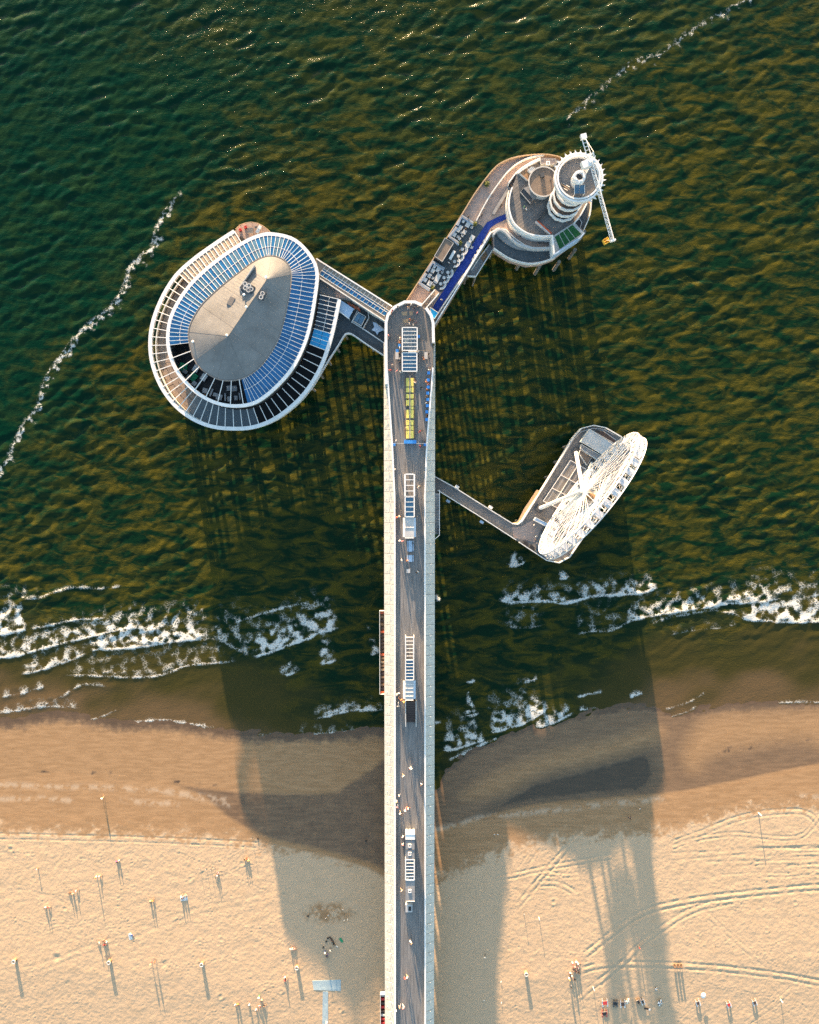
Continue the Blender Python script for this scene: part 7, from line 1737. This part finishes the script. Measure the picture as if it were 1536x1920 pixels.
# T-shaped pale mat
x0_, y0_, z0_ = on_sand(612, 1860, .05)
t = thing('beach_mat', 'pale blue T-shaped beach mat lying in the shade left of the pier', 'mat', (x0_, y0_, z0_))
def drape(px4, nu, nv, name):
    a, b_, c_, d_ = [Vector(v) for v in px4]; vs = []
    for i in range(nu + 1):
        for j in range(nv + 1):
            p_ = a.lerp(b_, i / nu).lerp(d_.lerp(c_, i / nu), j / nv); x, y = P(p_.x, p_.y, 2.0); vs.append((x, y, gz(x, y) + .05))
    n_ = len(vs); vs += [(x, y, z - .12) for x, y, z in vs]; fs = []
    I = lambda i, j: i * (nv + 1) + j
    for i in range(nu):
        for j in range(nv): fs += [(I(i, j), I(i, j + 1), I(i + 1, j + 1), I(i + 1, j))]
    for i in range(nu): fs += [(I(i, 0), I(i + 1, 0), I(i + 1, 0) + n_, I(i, 0) + n_), (I(i + 1, nv), I(i, nv), I(i, nv) + n_, I(i + 1, nv) + n_)]
    for j in range(nv): fs += [(I(0, j + 1), I(0, j), I(0, j) + n_, I(0, j + 1) + n_), (I(nu, j), I(nu, j + 1), I(nu, j + 1) + n_, I(nu, j) + n_)]
    return MB().add(vs, fs).build(name, 'tshirt_mat', t)
drape([(585, 1841), (639, 1839), (639, 1860), (588, 1858)], 12, 6, 'cross_piece'); drape([(605, 1861), (615, 1861), (615, 1925), (604, 1925)], 4, 14, 'stem')
for (px, py, w, l, rz, lab, m_) in ((244.5, 1756, 1.0, 2.0, .2, 'pale towel under the lying person', 'white_old'), (345, 1684, 2.2, 1.6, .1, 'pale towel under the grey and black group', 'white_old'), (640, 1763, .7, 1.5, .6, 'small green towel in the shade beside the pier', 'green_cloth')):
    x, y, z = on_sand(px, py, .05); t = thing('towel', lab, 'towel', (x, y, z)); MB().box((x, y, z + .08), (w, l, .06), rz).build('cloth', m_, t)
t = None
# dropped bags and clothes round the shaded circle and the dark damp patch
rs = random.Random(9)
for i, (a, b_) in enumerate(((995, 955), (1018, 910), (1030, 885), (1047, 880), (1058, 893), (1070, 915), (1100, 948), (880, 718), (500, 130), (1320, 150))):
    x, y, z = on_sand(*q((360, 1540, 380 / 1536), a, b_), .1)
    t = thing('beach_bag', ['black bag at the left of the shaded circle', 'black bag at the upper left of the shaded circle', 'black bag at the top left of the shaded circle', 'black bag at the very top of the shaded circle', 'black bag at the top right of the shaded circle', 'black bag at the right of the shaded circle', 'pale bag outside the shaded circle', 'black bag left of the dark damp patch', 'dark bag at the tracks by the oval shadow', 'dark bag on the wet sand by the pier'][i], 'bag', (x, y, z))
    MB().box((x, y, z + .16), (.5, .34, .3), rs.uniform(0, 3)).build('body', 'white_old' if i == 6 else 'black', t); MB().path([(x - .15, y, z + .3), (x - .1, y, z + .45), (x + .1, y, z + .45), (x + .15, y, z + .3)], .025, 4).build('handle', 'dark_metal', t)
def gull(px, py, lab, z=None):
    x, y, z = on_sand(px, py, .2); t = thing('gull', lab, 'bird', (x, y, z)); a = rs.uniform(0, 6.28); c_, s_ = math.cos(a), math.sin(a); m = MB()
    pr_ = [(-.22, .04, .22), (-.1, .10, .23), (.06, .11, .25), (.16, .07, .30), (.22, .055, .36), (.28, .05, .38), (.33, .02, .37)]
    vs, fs = [], []
    for u, r_, h_ in pr_:
        for k in range(6): vs.append((x + u * c_ - r_ * math.cos(k * 1.047) * s_, y + u * s_ + r_ * math.cos(k * 1.047) * c_, z + h_ + r_ * math.sin(k * 1.047)))
    for i in range(len(pr_) - 1):
        for k in range(6): fs.append((6 * i + k, 6 * i + (k + 1) % 6, 6 * i + 6 + (k + 1) % 6, 6 * i + 6 + k))
    m.add(vs, fs); m.build('body', 'white_paint', t)
    for o_ in (-.04, .04): MB().tube((x - o_ * s_, y + o_ * c_, z), (x - o_ * s_, y + o_ * c_, z + .2), .012, 4).build('leg', 'orange', t)
    return t
D5 = (800, 1480, 380 / 1536); D4 = (360, 1540, 380 / 1536)
for cr_, a, b_, lab in ((D5, 515, 342, 'white gull on the wet sand right of the pier, left of two'), (D5, 540, 342, 'white gull on the wet sand right of the pier, right of two'), (D5, 565, 1458, 'white gull on the shaded sand left of the fifth bin'), (D5, 435, 1600, 'white gull low on the shaded sand, left of two'), (D5, 567, 1615, 'white gull low on the shaded sand, right of two'), (C6, 233, 142, 'white gull on the wet sand near the person in black'),
                        (D4, 988, 668, 'white gull at the top of the dark damp patch'), (D4, 1034, 712, 'white gull in the middle of the dark damp patch'), (D4, 1015, 735, 'white gull low in the dark damp patch'), (D4, 1142, 668, 'white gull at the upper right of the dark damp patch'), (D4, 1155, 748, 'white gull at the lower right of the dark patch, left'), (D4, 1180, 743, 'white gull at the lower right of the dark patch, right')): gull(*q(cr_, a, b_), lab)
for o in bpy.data.objects:
    if '_o' in o: del o['_o']
